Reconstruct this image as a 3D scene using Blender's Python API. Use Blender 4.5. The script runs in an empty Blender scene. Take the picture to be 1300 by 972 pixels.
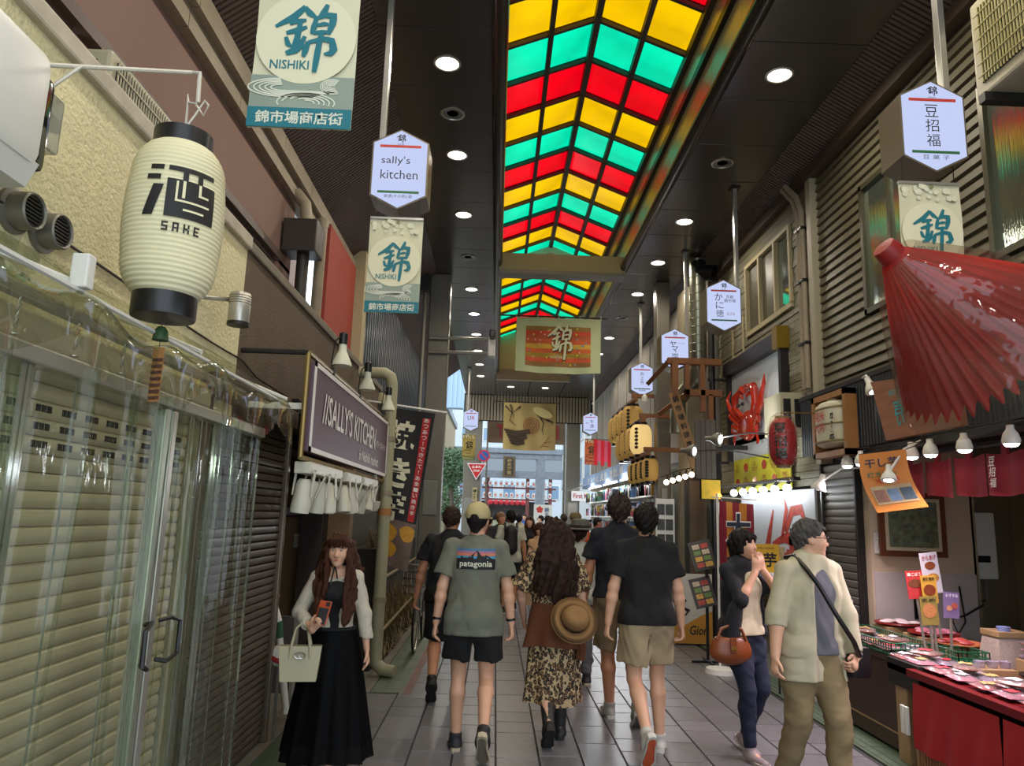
import bpy, bmesh, math, random
import numpy as np
from mathutils import Vector as V, Matrix as MX
random.seed(7)
SC = bpy.context.scene
COL = SC.collection
R = math.radians
PI = math.pi
# ---------------------------------------------------------------- camera, sky, exposure
EYE = V((0, 0, 1.6))
FPX = 930.0
CAM_ROT = MX.Rotation(R(-0.956586), 3, 'Z') @ MX.Rotation(R(100.154896), 3, 'X') @ MX.Rotation(R(1.8), 3, 'Z')
cd = bpy.data.cameras.new('camera'); cam = bpy.data.objects.new('camera', cd); COL.objects.link(cam)
cd.sensor_width = 36; cd.lens = FPX / 1300 * 36; cd.clip_start = .05; cd.clip_end = 500
cam.matrix_world = MX.Translation(EYE) @ CAM_ROT.to_4x4()
SC.camera = cam
SC.view_settings.view_transform = 'Standard'; SC.view_settings.look = 'None'
SC.view_settings.gamma = 1; SC.view_settings.use_curve_mapping = False
SC.view_settings.exposure = 0.0
W = bpy.data.worlds.new('overcast_sky'); SC.world = W; W.use_nodes = True
_n = W.node_tree.nodes; _l = W.node_tree.links
_bg = _n['Background']; _bg.inputs['Color'].default_value = (.80, .90, 1.0, 1); _bg.inputs['Strength'].default_value = 2.6
SC.cycles.max_bounces = 7; SC.cycles.diffuse_bounces = 3; SC.cycles.glossy_bounces = 3
SC.cycles.transparent_max_bounces = 24; SC.cycles.transmission_bounces = 4
SC.cycles.sample_clamp_indirect = 4; SC.cycles.caustics_reflective = False; SC.cycles.caustics_refractive = False
SC.cycles.use_denoising = True; SC.cycles.blur_glossy = .5

def at(u, v, x=None, y=None, z=None):
    d = CAM_ROT @ V(((u - 650) / FPX, -(v - 486) / FPX, -1))
    t = x / d.x if x is not None else (y / d.y if y is not None else (z - 1.6) / d.z)
    return EYE + d * t
# ---------------------------------------------------------------- materials
def lin(h):
    if isinstance(h, str):
        c = [int(h[i:i + 2], 16) / 255 for i in (0, 2, 4)]
    else:
        c = [k / 255 for k in h]
    return tuple((k / 12.92 if k <= .04045 else ((k + .055) / 1.055) ** 2.4) for k in c) + (1,)
MATS = {}
def mat(name, c, r=.55, m=0., var=0., vs=5., bump=0., bs=60., emit=0., rnd=0., spec=.5, st=(1, 1, 1), alpha=1., coat=0., sheen=0.):
    if name in MATS: return MATS[name]
    M = bpy.data.materials.new(name); M.use_nodes = True
    N = M.node_tree.nodes; L = M.node_tree.links; b = N['Principled BSDF']
    col = lin(c)
    b.inputs['Base Color'].default_value = col; b.inputs['Roughness'].default_value = r; b.inputs['Metallic'].default_value = m
    b.inputs['Specular IOR Level'].default_value = spec; b.inputs['Alpha'].default_value = alpha
    b.inputs['Coat Weight'].default_value = coat; b.inputs['Sheen Weight'].default_value = sheen
    if emit:
        b.inputs['Emission Color'].default_value = col; b.inputs['Emission Strength'].default_value = emit
    tc = None
    def coords(sc):
        nonlocal tc
        if tc is None:
            tc = N.new('ShaderNodeTexCoord')
        mp = N.new('ShaderNodeMapping'); mp.inputs['Scale'].default_value = [sc * k for k in st]
        L.new(tc.outputs['Object'], mp.inputs['Vector']); return mp.outputs['Vector']
    src = None
    if var:
        nz = N.new('ShaderNodeTexNoise'); nz.inputs['Scale'].default_value = 1; nz.inputs['Detail'].default_value = 5
        L.new(coords(vs), nz.inputs['Vector'])
        mr = N.new('ShaderNodeMapRange'); mr.inputs['From Min'].default_value = .25; mr.inputs['From Max'].default_value = .75
        mr.inputs['To Min'].default_value = 1 - var; mr.inputs['To Max'].default_value = 1 + var
        L.new(nz.outputs['Fac'], mr.inputs['Value'])
        src = mr.outputs['Result']
    if rnd:
        oi = N.new('ShaderNodeObjectInfo'); mr = N.new('ShaderNodeMapRange')
        mr.inputs['To Min'].default_value = 1 - rnd; mr.inputs['To Max'].default_value = 1 + rnd
        L.new(oi.outputs['Random'], mr.inputs['Value'])
        if src is None: src = mr.outputs['Result']
        else:
            mu = N.new('ShaderNodeMath'); mu.operation = 'MULTIPLY'
            L.new(src, mu.inputs[0]); L.new(mr.outputs['Result'], mu.inputs[1]); src = mu.outputs[0]
    if src is not None:
        vm = N.new('ShaderNodeVectorMath'); vm.operation = 'SCALE'; vm.inputs[0].default_value = col[:3]
        L.new(src, vm.inputs['Scale']); L.new(vm.outputs[0], b.inputs['Base Color'])
    if bump:
        nz = N.new('ShaderNodeTexNoise'); nz.inputs['Scale'].default_value = 1; nz.inputs['Detail'].default_value = 4
        L.new(coords(bs), nz.inputs['Vector'])
        bp = N.new('ShaderNodeBump'); bp.inputs['Strength'].default_value = bump; bp.inputs['Distance'].default_value = .02
        L.new(nz.outputs['Fac'], bp.inputs['Height']); L.new(bp.outputs['Normal'], b.inputs['Normal'])
    MATS[name] = M; return M
def emat(name, c, s):
    if name in MATS: return MATS[name]
    M = bpy.data.materials.new(name); M.use_nodes = True; N = M.node_tree.nodes; L = M.node_tree.links
    N.remove(N['Principled BSDF']); e = N.new('ShaderNodeEmission'); e.inputs[0].default_value = lin(c); e.inputs[1].default_value = s
    L.new(e.outputs[0], N['Material Output'].inputs[0]); MATS[name] = M; return M
def clearmat(name, tint, gloss=.12, rough=.08, bump=0., bs=30., st=(1, 1, 1), haze=0., hz='ffffff'):
    """thin clear film: tinted see-through, plus a Fresnel-weighted gloss and optional milky haze"""
    if name in MATS: return MATS[name]
    M = bpy.data.materials.new(name); M.use_nodes = True; N = M.node_tree.nodes; L = M.node_tree.links
    N.remove(N['Principled BSDF'])
    t = N.new('ShaderNodeBsdfTransparent'); t.inputs[0].default_value = tint if len(tint) == 4 and not isinstance(tint, str) else lin(tint)
    g = N.new('ShaderNodeBsdfGlossy'); g.inputs['Roughness'].default_value = rough
    lw = N.new('ShaderNodeLayerWeight'); lw.inputs[0].default_value = .35
    mr = N.new('ShaderNodeMapRange'); mr.inputs['To Min'].default_value = gloss; mr.inputs['To Max'].default_value = min(.9, gloss * 4)
    L.new(lw.outputs['Facing'], mr.inputs['Value'])
    mx = N.new('ShaderNodeMixShader'); L.new(mr.outputs[0], mx.inputs[0]); L.new(t.outputs[0], mx.inputs[1]); L.new(g.outputs[0], mx.inputs[2])
    out = mx.outputs[0]
    if haze:
        d = N.new('ShaderNodeBsdfDiffuse'); d.inputs[0].default_value = lin(hz); m2 = N.new('ShaderNodeMixShader'); m2.inputs[0].default_value = haze
        L.new(out, m2.inputs[1]); L.new(d.outputs[0], m2.inputs[2]); out = m2.outputs[0]
    if bump:
        tc = N.new('ShaderNodeTexCoord'); mp = N.new('ShaderNodeMapping'); mp.inputs['Scale'].default_value = [bs * k for k in st]
        nz = N.new('ShaderNodeTexNoise'); nz.inputs['Scale'].default_value = 1; bp = N.new('ShaderNodeBump'); bp.inputs['Strength'].default_value = bump; bp.inputs['Distance'].default_value = .02
        L.new(tc.outputs['Object'], mp.inputs[0]); L.new(mp.outputs[0], nz.inputs['Vector']); L.new(nz.outputs['Fac'], bp.inputs['Height'])
        L.new(bp.outputs[0], g.inputs['Normal'])
    L.new(out, N['Material Output'].inputs[0]); MATS[name] = M; return M
# ---------------------------------------------------------------- mesh building
WL = {}
def tag(o, label=None, cat=None, group=None, kind=None):
    if label: o['label'] = label
    if cat: o['category'] = cat
    if group: o['group'] = group
    if kind: o['kind'] = kind
    return o
def thing(name, loc, label, cat, group=None, kind=None):
    o = bpy.data.objects.new(name, None); COL.objects.link(o); o.location = loc; o.empty_display_size = .1
    WL[o] = V(loc); return tag(o, label, cat, group, kind)
def link(name, me, parent=None, recenter=True):
    o = bpy.data.objects.new(name, me); COL.objects.link(o)
    if parent is not None:
        o.parent = parent; o.location = -WL[parent]; WL[o] = V((0, 0, 0))
    elif recenter and len(me.vertices):
        n = len(me.vertices); co = np.empty(n * 3, 'f'); me.vertices.foreach_get('co', co); co = co.reshape(-1, 3)
        lo, hi = co.min(0), co.max(0); b = np.array([(lo[0] + hi[0]) / 2, (lo[1] + hi[1]) / 2, lo[2]], 'f')
        me.vertices.foreach_set('co', (co - b).ravel()); o.location = V(b.tolist()); WL[o] = V(b.tolist())
    else: WL[o] = V((0, 0, 0))
    return o
def inst(src_mesh, name, loc, parent=None, rot=None, scale=None):
    """another object on shared mesh data; mesh is local, loc is in the world"""
    o = bpy.data.objects.new(name, src_mesh); COL.objects.link(o)
    if parent is not None: o.parent = parent; o.location = V(loc) - WL[parent]
    else: o.location = loc
    WL[o] = V(loc)
    if rot is not None: o.rotation_euler = rot
    if scale is not None: o.scale = scale
    return o
def fr(o, right, up=(0, 0, 1)):
    """frame: columns right, up, normal (towards the viewer), origin o"""
    r = V(right).normalized(); u = V(up); u = (u - r * u.dot(r)).normalized(); n = r.cross(u)
    return MX(((r.x, u.x, n.x, o[0]), (r.y, u.y, n.y, o[1]), (r.z, u.z, n.z, o[2]), (0, 0, 0, 1)))
def rotto(a, b):
    d = (V(b) - V(a)).normalized(); return d.to_track_quat('Z', 'Y').to_matrix()
class MB:
    def __init__(s, T=None): s.v = []; s.f = []; s.T = T
    def add(s, vs, fs, T=None):
        n = len(s.v)
        for q in vs:
            q = V(q)
            if T is not None: q = T @ q
            if s.T is not None: q = s.T @ q
            s.v.append(q)
        s.f += [tuple(i + n for i in f) for f in fs]; return s
    def box(s, x0, x1, y0, y1, z0, z1, T=None):
        return s.add([(x0, y0, z0), (x1, y0, z0), (x1, y1, z0), (x0, y1, z0), (x0, y0, z1), (x1, y0, z1), (x1, y1, z1), (x0, y1, z1)],
                     [(0, 3, 2, 1), (4, 5, 6, 7), (0, 1, 5, 4), (1, 2, 6, 5), (2, 3, 7, 6), (3, 0, 4, 7)], T)
    def bbox(s, x0, x1, y0, y1, z0, z1, b=.01, T=None):
        """box with chamfered edges"""
        bm = bmesh.new(); bmesh.ops.create_cube(bm, size=1)
        for q in bm.verts: q.co = V(((x0 + x1) / 2 + q.co.x * (x1 - x0), (y0 + y1) / 2 + q.co.y * (y1 - y0), (z0 + z1) / 2 + q.co.z * (z1 - z0)))
        bmesh.ops.bevel(bm, geom=bm.edges[:], offset=b, segments=2, affect='EDGES', profile=.6)
        bm.verts.index_update()
        s.add([q.co for q in bm.verts], [tuple(k.index for k in f.verts) for f in bm.faces], T); bm.free(); return s
    def cyl(s, a, b, r, r2=None, n=12, T=None, caps=True):
        a = V(a); b = V(b); r2 = r if r2 is None else r2; Q = rotto(a, b); vs = []
        for k in range(n):
            w = V((math.cos(2 * PI * k / n), math.sin(2 * PI * k / n), 0)); vs += [a + Q @ (w * r), b + Q @ (w * r2)]
        fs = [(2 * k, 2 * ((k + 1) % n), 2 * ((k + 1) % n) + 1, 2 * k + 1) for k in range(n)]
        if caps: fs += [tuple(2 * k for k in range(n))[::-1], tuple(2 * k + 1 for k in range(n))]
        return s.add(vs, fs, T)
    def tube(s, pts, r, n=8, T=None):
        pts = [V(p) for p in pts]; rs = r if isinstance(r, (list, tuple)) else [r] * len(pts); vs = []; fs = []; up = None
        for i, p in enumerate(pts):
            d = ((pts[min(i + 1, len(pts) - 1)] - p).normalized() + (p - pts[max(i - 1, 0)]).normalized()).normalized()
            if up is None: up = V((0, 0, 1)) if abs(d.z) < .9 else V((1, 0, 0))
            x = up - d * up.dot(d)
            if x.length < 1e-4: x = d.orthogonal()
            x.normalize(); y = d.cross(x); up = x
            vs += [p + (x * math.cos(2 * PI * k / n) + y * math.sin(2 * PI * k / n)) * rs[i] for k in range(n)]
        for i in range(len(pts) - 1):
            fs += [(i * n + k, i * n + (k + 1) % n, (i + 1) * n + (k + 1) % n, (i + 1) * n + k) for k in range(n)]
        m = (len(pts) - 1) * n; fs += [tuple(range(n))[::-1], tuple(range(m, m + n))]
        return s.add(vs, fs, T)
    def lathe(s, prof, c=(0, 0, 0), n=24, T=None, sq=1.):
        vs = []; fs = []; c = V(c)
        for r, z in prof: vs += [c + V((r * math.cos(2 * PI * k / n), sq * r * math.sin(2 * PI * k / n), z)) for k in range(n)]
        for i in range(len(prof) - 1):
            fs += [(i * n + k, i * n + (k + 1) % n, (i + 1) * n + (k + 1) % n, (i + 1) * n + k) for k in range(n)]
        if prof[0][0] > 1e-5: fs.append(tuple(range(n))[::-1])
        m = (len(prof) - 1) * n
        if prof[-1][0] > 1e-5: fs.append(tuple(range(m, m + n)))
        return s.add(vs, fs, T)
    def prism(s, poly, z0, z1, T=None):
        n = len(poly); vs = [(p[0], p[1], z0) for p in poly] + [(p[0], p[1], z1) for p in poly]
        return s.add(vs, [tuple(range(n))[::-1], tuple(range(n, 2 * n))] + [(k, (k + 1) % n, n + (k + 1) % n, n + k) for k in range(n)], T)
    def ell(s, c, r, n=16, m=10, T=None):
        return s.lathe([(max(1e-6, math.sin(PI * i / m)), -math.cos(PI * i / m)) for i in range(m + 1)], n=n,
                       T=(T if T is not None else MX.Identity(4)) @ MX.Translation(V(c)) @ MX.Diagonal(V((*((r,) * 3 if not hasattr(r, '__len__') else r), 1))))
    def grid(s, fn, nu, nv, T=None, thick=0.):
        vs = [V(fn(i / nu, j / nv)) for j in range(nv + 1) for i in range(nu + 1)]
        fs = [(j * (nu + 1) + i, j * (nu + 1) + i + 1, (j + 1) * (nu + 1) + i + 1, (j + 1) * (nu + 1) + i) for j in range(nv) for i in range(nu)]
        return s.add(vs, fs, T)
    def ribbon(s, pts, w, z=0., T=None, h=.0015):
        """flat brush stroke in the frame's XY plane, slightly proud"""
        pts = [V((p[0], p[1])) for p in pts]; ws = w if isinstance(w, (list, tuple)) else [w] * len(pts)
        vs = []; n = len(pts)
        for i, p in enumerate(pts):
            d = (pts[min(i + 1, n - 1)] - pts[max(i - 1, 0)]).normalized(); q = V((-d.y, d.x)) * ws[i] / 2
            for sg in (1, -1):
                vs += [(p.x + sg * q.x, p.y + sg * q.y, z), (p.x + sg * q.x, p.y + sg * q.y, z + h)]
        fs = []
        for i in range(n - 1):
            a, b = 4 * i, 4 * i + 4
            fs += [(a + 1, a + 3, b + 3, b + 1), (a, a + 1, b + 1, b), (a + 3, a + 2, b + 2, b + 3)]
        return s.add(vs, fs, T)
    def mesh(s, name, m=None, smooth=False):
        me = bpy.data.meshes.new(name); me.from_pydata([tuple(q) for q in s.v], [], s.f)
        if m is not None: me.materials.append(m)
        if smooth:
            me.polygons.foreach_set('use_smooth', [True] * len(me.polygons))
            if smooth != 2: me.set_sharp_from_angle(angle=R(42))
        me.update(); return me
    def build(s, name, m, parent=None, smooth=False, kind=None, label=None, cat=None, group=None):
        o = link(name, s.mesh(name, m, smooth), parent)
        return tag(o, label, cat, group, kind)
_tx = {}
TS = bpy.data.scenes.new('type_setting')   # scratch scene for turning type into meshes, removed at the end
def text_mesh(sx, bold=0., sp=1.):
    k = (sx, bold, sp)
    if k not in _tx:
        cu = bpy.data.curves.new('t', 'FONT'); cu.body = sx; cu.size = 1; cu.align_x = 'CENTER'; cu.align_y = 'CENTER'; cu.offset = bold; cu.space_line = sp; cu.resolution_u = 2
        o = bpy.data.objects.new('t', cu); TS.collection.objects.link(o)
        vl = TS.view_layers[0]; vl.update(); me = bpy.data.meshes.new_from_object(o.evaluated_get(vl.depsgraph))
        vs = [v.co.copy() for v in me.vertices]; fs = [tuple(p.vertices) for p in me.polygons]
        bpy.data.objects.remove(o); bpy.data.curves.remove(cu); bpy.data.meshes.remove(me)
        xs = [v.x for v in vs]; ys = [v.y for v in vs]
        cx, cy = (min(xs) + max(xs)) / 2, (min(ys) + max(ys)) / 2
        _tx[k] = ([V((v.x - cx, v.y - cy, 0)) for v in vs], fs, max(xs) - min(xs), max(ys) - min(ys))
    return _tx[k]
def put_text(mb, sx, T, w=None, h=None, c=(0, 0), z=.002, bold=.0, sp=1., shear=0.):
    vs, fs, tw, th = text_mesh(sx, bold, sp)
    kx = w / tw if w else h / th; ky = h / th if h else kx
    if not w: kx = ky
    mb.add([(c[0] + (v.x + shear * v.y) * kx, c[1] + v.y * ky, z) for v in vs], fs, T); return mb
def lettering(sx, T, m, parent, name='lettering', **k):
    return put_text(MB(), sx, T, **k).build(name, m, parent)
# the market's brush-written character as strokes (unit square, origin bottom left)
NISHIKI = [([(.47, .96), (.30, .80), (.02, .65)], [.07, .10, .05]), ([(.46, .95), (.55, .86), (.66, .80)], [.06, .09, .04]),
           ([(.24, .70), (.37, .74), (.50, .76)], [.05, .07, .05]), ([(.20, .56), (.35, .60), (.52, .66)], [.05, .08, .05]),
           ([(.41, .74), (.38, .50), (.33, .32)], [.06, .08, .07]), ([(.20, .50), (.24, .40), (.30, .36)], [.05, .07, .04]),
           ([(.50, .52), (.45, .42), (.40, .38)], [.05, .07, .04]), ([(.22, .26), (.36, .31), (.50, .40)], [.06, .10, .05]),
           ([(.82, 1.), (.77, .88), (.70, .80)], [.05, .09, .05]), ([(.66, .80), (.63, .66), (.60, .56)], [.05, .08, .05]),
           ([(.66, .79), (.80, .84), (.93, .84), (.92, .72), (.86, .56)], [.05, .07, .10, .09, .06]),
           ([(.68, .69), (.78, .71), (.86, .71)], [.04, .06, .04]), ([(.63, .57), (.76, .59), (.88, .59)], [.05, .06, .05]),
           ([(.56, .44), (.52, .30), (.50, .22)], [.06, .08, .05]), ([(.56, .43), (.78, .49), (.93, .47), (.97, .34), (.92, .28), (.82, .27)], [.05, .07, .09, .10, .08, .03]),
           ([(.76, .60), (.72, .30), (.69, .0)], [.06, .08, .07])]
def nishiki(mb, T, x, y, w, h, z=.002):
    for si, (pts, ws) in enumerate(NISHIKI):
        q = []; u = []
        for i in range(len(pts) - 1):
            for t in (0, .5): q.append((x + w * (pts[i][0] * (1 - t) + pts[i + 1][0] * t), y + h * (pts[i][1] * (1 - t) + pts[i + 1][1] * t))); u.append((ws[i] * (1 - t) + ws[i + 1] * t) * w * 1.22)
        q.append((x + w * pts[-1][0], y + h * pts[-1][1])); u.append(ws[-1] * w)
        mb.ribbon(q, u, z + si * .0002, T)
    return mb
def copy_thing(root, loc, label=None):
    """copy a thing with its parts and sub-parts"""
    def cp(o, par):
        c = o.copy(); COL.objects.link(c); c.parent = par
        for ch in [k for k in KIDS.get(o, [])]: cp(ch, c)
        return c
    c = cp(root, None); c.location = loc; WL[c] = V(loc)
    if label: c['label'] = label
    return c
KIDS = {}
def index_kids(root):
    def rec(o):
        KIDS[o] = [k for k in COL.objects if k.parent == o]
        for k in KIDS[o]: rec(k)
    rec(root)
def lamp(name, loc, power, c=(1, .93, .82), kind='POINT', r=.05, rot=None, spot=150, blend=.6, parent=None):
    l = bpy.data.lights.new(name, kind); l.energy = power; l.color = c
    if kind in ('POINT', 'SPOT'): l.shadow_soft_size = r
    if kind == 'SPOT': l.spot_size = R(spot); l.spot_blend = blend
    o = bpy.data.objects.new(name, l); COL.objects.link(o); o.location = loc
    if rot is not None: o.rotation_euler = rot
    if parent is not None: o.parent = parent; o.location = V(loc) - WL[parent]
    return o
# ================================================================= SETTING
m_grout = mat('grout', '2b2a29', .8)
m_stone = mat('paving_stone', '686769', .29, var=.16, vs=14, bump=.12, bs=120, rnd=.14, spec=.45)
m_grate = mat('green_drain_cover', '4d5c48', .5, var=.2, vs=10)
m_brick = mat('red_kerb', '6d5048', .7, var=.2)
m_panel = mat('ceiling_metal', '55504c', .26, m=.55, var=.05, vs=2, spec=.5)
m_dark = mat('dark_steel', '2a2827', .4, m=.4)
m_gap = mat('shadow_gap', '131211', .9)
m_rib = mat('soffit_rib', '5a4a40', .5, var=.1)
m_mull = mat('skylight_bar', '4a4036', .5, m=.3)
m_well = mat('well_cladding', 'b7ab90', .28, m=.35, var=.08, vs=2)
m_trim = mat('beige_trim', '8d8069', .5, var=.12, vs=6)
m_white = mat('white_stucco', 'ddd3a6', .85, var=.07, vs=3, bump=.55, bs=55)
m_brown = mat('brown_stucco', '5c4e3b', .9, var=.1, vs=5, bump=.5, bs=90)
m_pink = mat('pink_render', '82675b', .85, var=.09, vs=1.2, st=(1, 1, .4))
m_steel = mat('grey_steel', '7d7a70', .38, m=.5, var=.06)
m_alu = mat('aluminium', 'b9b7ae', .3, m=.7, var=.05)
m_black = mat('black_plastic', '151516', .35)
m_whitep = mat('white_plastic', 'dcdad0', .4)
m_cream = mat('cream_plastic', 'c9c3ad', .45)

floor = MB().box(-3, 7, -3, 60, -.2, -.014).build('floor', m_grout, kind='structure')
def tile_mesh(w, l):
    b = .004
    return MB().add([(0, 0, -.013), (w, 0, -.013), (w, l, -.013), (0, l, -.013), (b, b, 0), (w - b, b, 0), (w - b, l - b, 0), (b, l - b, 0)],
                    [(4, 5, 6, 7), (0, 1, 5, 4), (1, 2, 6, 5), (2, 3, 7, 6), (3, 0, 4, 7)])
TL = [.29, .44, .58]
tmesh = {l: tile_mesh(.283, l - .007).mesh('tile', m_stone) for l in TL}
far = MB(); ntile = 0; rng = random.Random(3)
lanes = []
for k in range(-4, 9):
    x = .06 + .29 * k; y = 4.1 - rng.random() * .4
    while y < (27 if k > -4 else 6.5):
        l = rng.choice(TL); lanes.append((y, x, l)); y += l
lanes.sort(); 
for y, x, l in lanes:
    if ntile < 300: inst(tmesh[l], 'tile', (x, y, 0), floor); ntile += 1
    else:
        t = tile_mesh(.283, l - .007); far.add(t.v, t.f, MX.Translation((x, y, 0)))
y = -3
while y < 4.1:
    for k in range(-4, 9):
        t = tile_mesh(.283, .573); far.add(t.v, t.f, MX.Translation((.06 + .29 * k, y - .58 + .1 * (k % 3), 0)))
    y += .58
o = far.build('far_tile_field', m_stone, floor, kind='stuff')
# drain covers along both shop fronts
def strip(x0, x1, y0, y1, n, nm='drain_cover', mm=None):
    for k in range(n):
        a = y0 + (y1 - y0) * k / n; b = MB()
        b.box(x0, x1, a, a + (y1 - y0) / n - .006, -.013, .001)
        for j in range(4): b.box(x0 + (x1 - x0) * (j + .5) / 4 - .004, x0 + (x1 - x0) * (j + .5) / 4 + .004, a + .01, a + (y1 - y0) / n - .016, .001, .004)
        b.build(nm, mm or m_grate, floor)
strip(-1.48, -1.13, 3.0, 6.9, 8); strip(-1.06, -.78, 6.95, 11.6, 9); strip(2.72, 2.98, 3.2, 12, 14)
MB().box(-.775, -.70, 6.9, 11.6, -.013, .002).build('kerb_strip', m_brick, floor)
MB().box(-1.125, -1.1, 3, 6.9, -.013, .002).build('kerb_strip', m_brick, floor)
MB().box(-3, -1.07, 6.95, 25, -.013, .0).build('shop_apron', mat('concrete', '6e6a60', .8, var=.15), floor)
MB().box(2.99, 7, -3, 25, -.013, .0).build('shop_apron', mat('concrete', '6e6a60', .8), floor)
MB().box(-3, -1.49, -3, 6.95, -.013, .0).build('shop_apron', mat('concrete', '6e6a60', .8), floor)
# ---- ceiling
ceil = MB().box(-1.16, -.16, -1.5, 25, 5.64, 5.75).box(2.02, 3.05, -1.5, 25, 5.64, 5.75).box(-.2, 2.05, 20.6, 25, 5.64, 5.75).build('ceiling', m_gap, kind='structure')
cpm = MB().bbox(0, .99, 0, .862, 0, .04, .006).mesh('ceiling_panel', m_panel)
for k in range(30):
    y = 5.55 - .87 * 8 + .87 * k
    inst(cpm, 'ceiling_panel', (-1.13, y, 5.6), ceil); inst(cpm, 'ceiling_panel', (2.03, y, 5.6), ceil)
cpm2 = MB().bbox(0, 1.06, 0, .862, 0, .04, .006).mesh('ceiling_panel', m_panel)
for k in range(5):
    for x in (-.13, .95): inst(cpm2, 'ceiling_panel', (x, 20.6 + .87 * k, 5.6), ceil)
# ---- stained skylight
def panemat(name, c):
    M = clearmat(name, c, gloss=.03, rough=.15)
    N = M.node_tree.nodes; L = M.node_tree.links
    t = [n for n in N if n.type == 'BSDF_TRANSPARENT'][0]; tc = N.new('ShaderNodeTexCoord'); vo = N.new('ShaderNodeTexNoise'); vo.inputs['Scale'].default_value = 1.6; vo.inputs['Detail'].default_value = 2
    mr = N.new('ShaderNodeMapRange'); mr.inputs['From Min'].default_value = .35; mr.inputs['From Max'].default_value = .65; mr.inputs['To Min'].default_value = .82; mr.inputs['To Max'].default_value = 1.1
    vm = N.new('ShaderNodeVectorMath'); vm.operation = 'SCALE'; vm.inputs[0].default_value = c[:3]
    L.new(tc.outputs['Object'], vo.inputs['Vector']); L.new(vo.outputs['Fac'], mr.inputs[0]); L.new(mr.outputs[0], vm.inputs['Scale']); L.new(vm.outputs[0], t.inputs[0])
    return M
pane_m = [panemat('green_pane', (.0, .40, .20, 1)), panemat('red_pane', (.50, .0, .004, 1)), panemat('yellow_pane', (.52, .27, .0, 1))]
sky = thing('window_1', (.93, 8, 6.6), 'gabled stained skylight of red, yellow and green panes along the arcade roof', 'skylight', kind='structure')
XL, XR, XC, ZE, ZR = -.07, 1.93, .93, 6.6, 7.0
PITCH = .72
XM = [XL, XL + .5, XC, XC + .5, XR]
zat = lambda x: ZR - (ZR - ZE) * abs(x - XC) / (XR - XC)
pm = []
for j in range(4):
    a, b = XM[j] + .02, XM[j + 1] - .02; row = []
    q = MB().add([(a - XC, .02, zat(a) - ZR), (b - XC, .02, zat(b) - ZR), (b - XC, PITCH - .02, zat(b) - ZR), (a - XC, PITCH - .02, zat(a) - ZR),
                  (a - XC, .02, zat(a) - ZR + .008), (b - XC, .02, zat(b) - ZR + .008), (b - XC, PITCH - .02, zat(b) - ZR + .008), (a - XC, PITCH - .02, zat(a) - ZR + .008)],
                 [(0, 3, 2, 1), (0, 1, 5, 4), (1, 2, 6, 5), (2, 3, 7, 6), (3, 0, 4, 7)])
    pm.append([q.mesh('pane', mm) for mm in pane_m])
fb = MB()
for k in range(-12, 19):
    y = 7.2 + PITCH * k
    for j in range(4): inst(pm[j][k % 3], 'pane', (XC, y, ZR), sky)
    for s in (-1, 1):
        x0 = XC; x1 = XR if s > 0 else XL
        for (w, h) in ((.02, .045),):
            fb.add([(x0, y - w, ZR - h), (x0, y + w, ZR - h), (x1, y + w, ZE - h), (x1, y - w, ZE - h), (x0, y - w, ZR + .02), (x0, y + w, ZR + .02), (x1, y + w, ZE + .02), (x1, y - w, ZE + .02)],
                   [(0, 1, 2, 3), (4, 7, 6, 5), (0, 4, 5, 1), (3, 2, 6, 7), (0, 3, 7, 4), (1, 5, 6, 2)])
fb.build('rafter_bars', m_mull, sky, kind='stuff')
for x, w, h in ((XC, .035, .1), (XM[1], .028, .07), (XM[3], .028, .07), (XL, .03, .08), (XR, .03, .08)):
    MB().box(x - w, x + w, -1.5, 20.6, zat(x) - h, zat(x) + .02).build('mullion', m_mull, sky)
garch = MB()
for s in (-1, 1):
    x1 = XR if s > 0 else XL
    garch.add([(XC, 14.0, ZR - .2), (XC, 14.22, ZR - .2), (x1, 14.22, ZE - .2), (x1, 14.0, ZE - .2), (XC, 14.0, ZR - .06), (XC, 14.22, ZR - .06), (x1, 14.22, ZE - .06), (x1, 14.0, ZE - .06)],
              [(0, 1, 2, 3), (4, 7, 6, 5), (0, 4, 5, 1), (3, 2, 6, 7), (0, 3, 7, 4), (1, 5, 6, 2)])
garch.build('gable_arch', mat('pale_paint', 'c9c6b0', .5), sky)
for x, sg in ((XL - .05, 1), (XR + .05, -1)):
    for k in range(25):
        MB().box(x - .02, x + .02, -1.5 + .884 * k, -1.5 + .884 * k + .876, 5.62, 6.62).build('well_panel', m_well, sky)
MB().box(XR - .02, XR + .035, -1.5, 20.6, 6.1, 6.18).build('well_rail', m_dark, sky)
MB().box(XL - .035, XL + .02, -1.5, 20.6, 6.06, 6.2).build('well_rail', m_dark, sky)
for x in (XL - .03, XR + .03):
    MB().tube([(x, -1.5, 5.61), (x, 20.6, 5.61)], .075, 14).build('edge_gutter', mat('gutter_steel', '4a4540', .22, m=.7), sky, True)
# end of the skylight
MB().prism([(XL, 5.62), (XR, 5.62), (XR, ZE), (XC, ZR), (XL, ZE)], 0, .06, fr((0, 20.62, 0), (1, 0, 0))).build('end_gable', mat('gable_panel', 'b9b08a', .4, m=.2), sky)
MB().box(XL - .05, XR + .05, 20.45, 20.6, 5.36, 5.66).build('end_beam', m_trim, sky)
cb = MB().box(-.08, 1.97, 11.35, 11.62, 5.5, 5.78).build('cross_beam', mat('beam_olive', 'a09a6c', .5), sky)
MB().box(-.08, 1.97, 11.34, 11.63, 5.44, 5.5).build('beam_flange', m_steel, cb)
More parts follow.
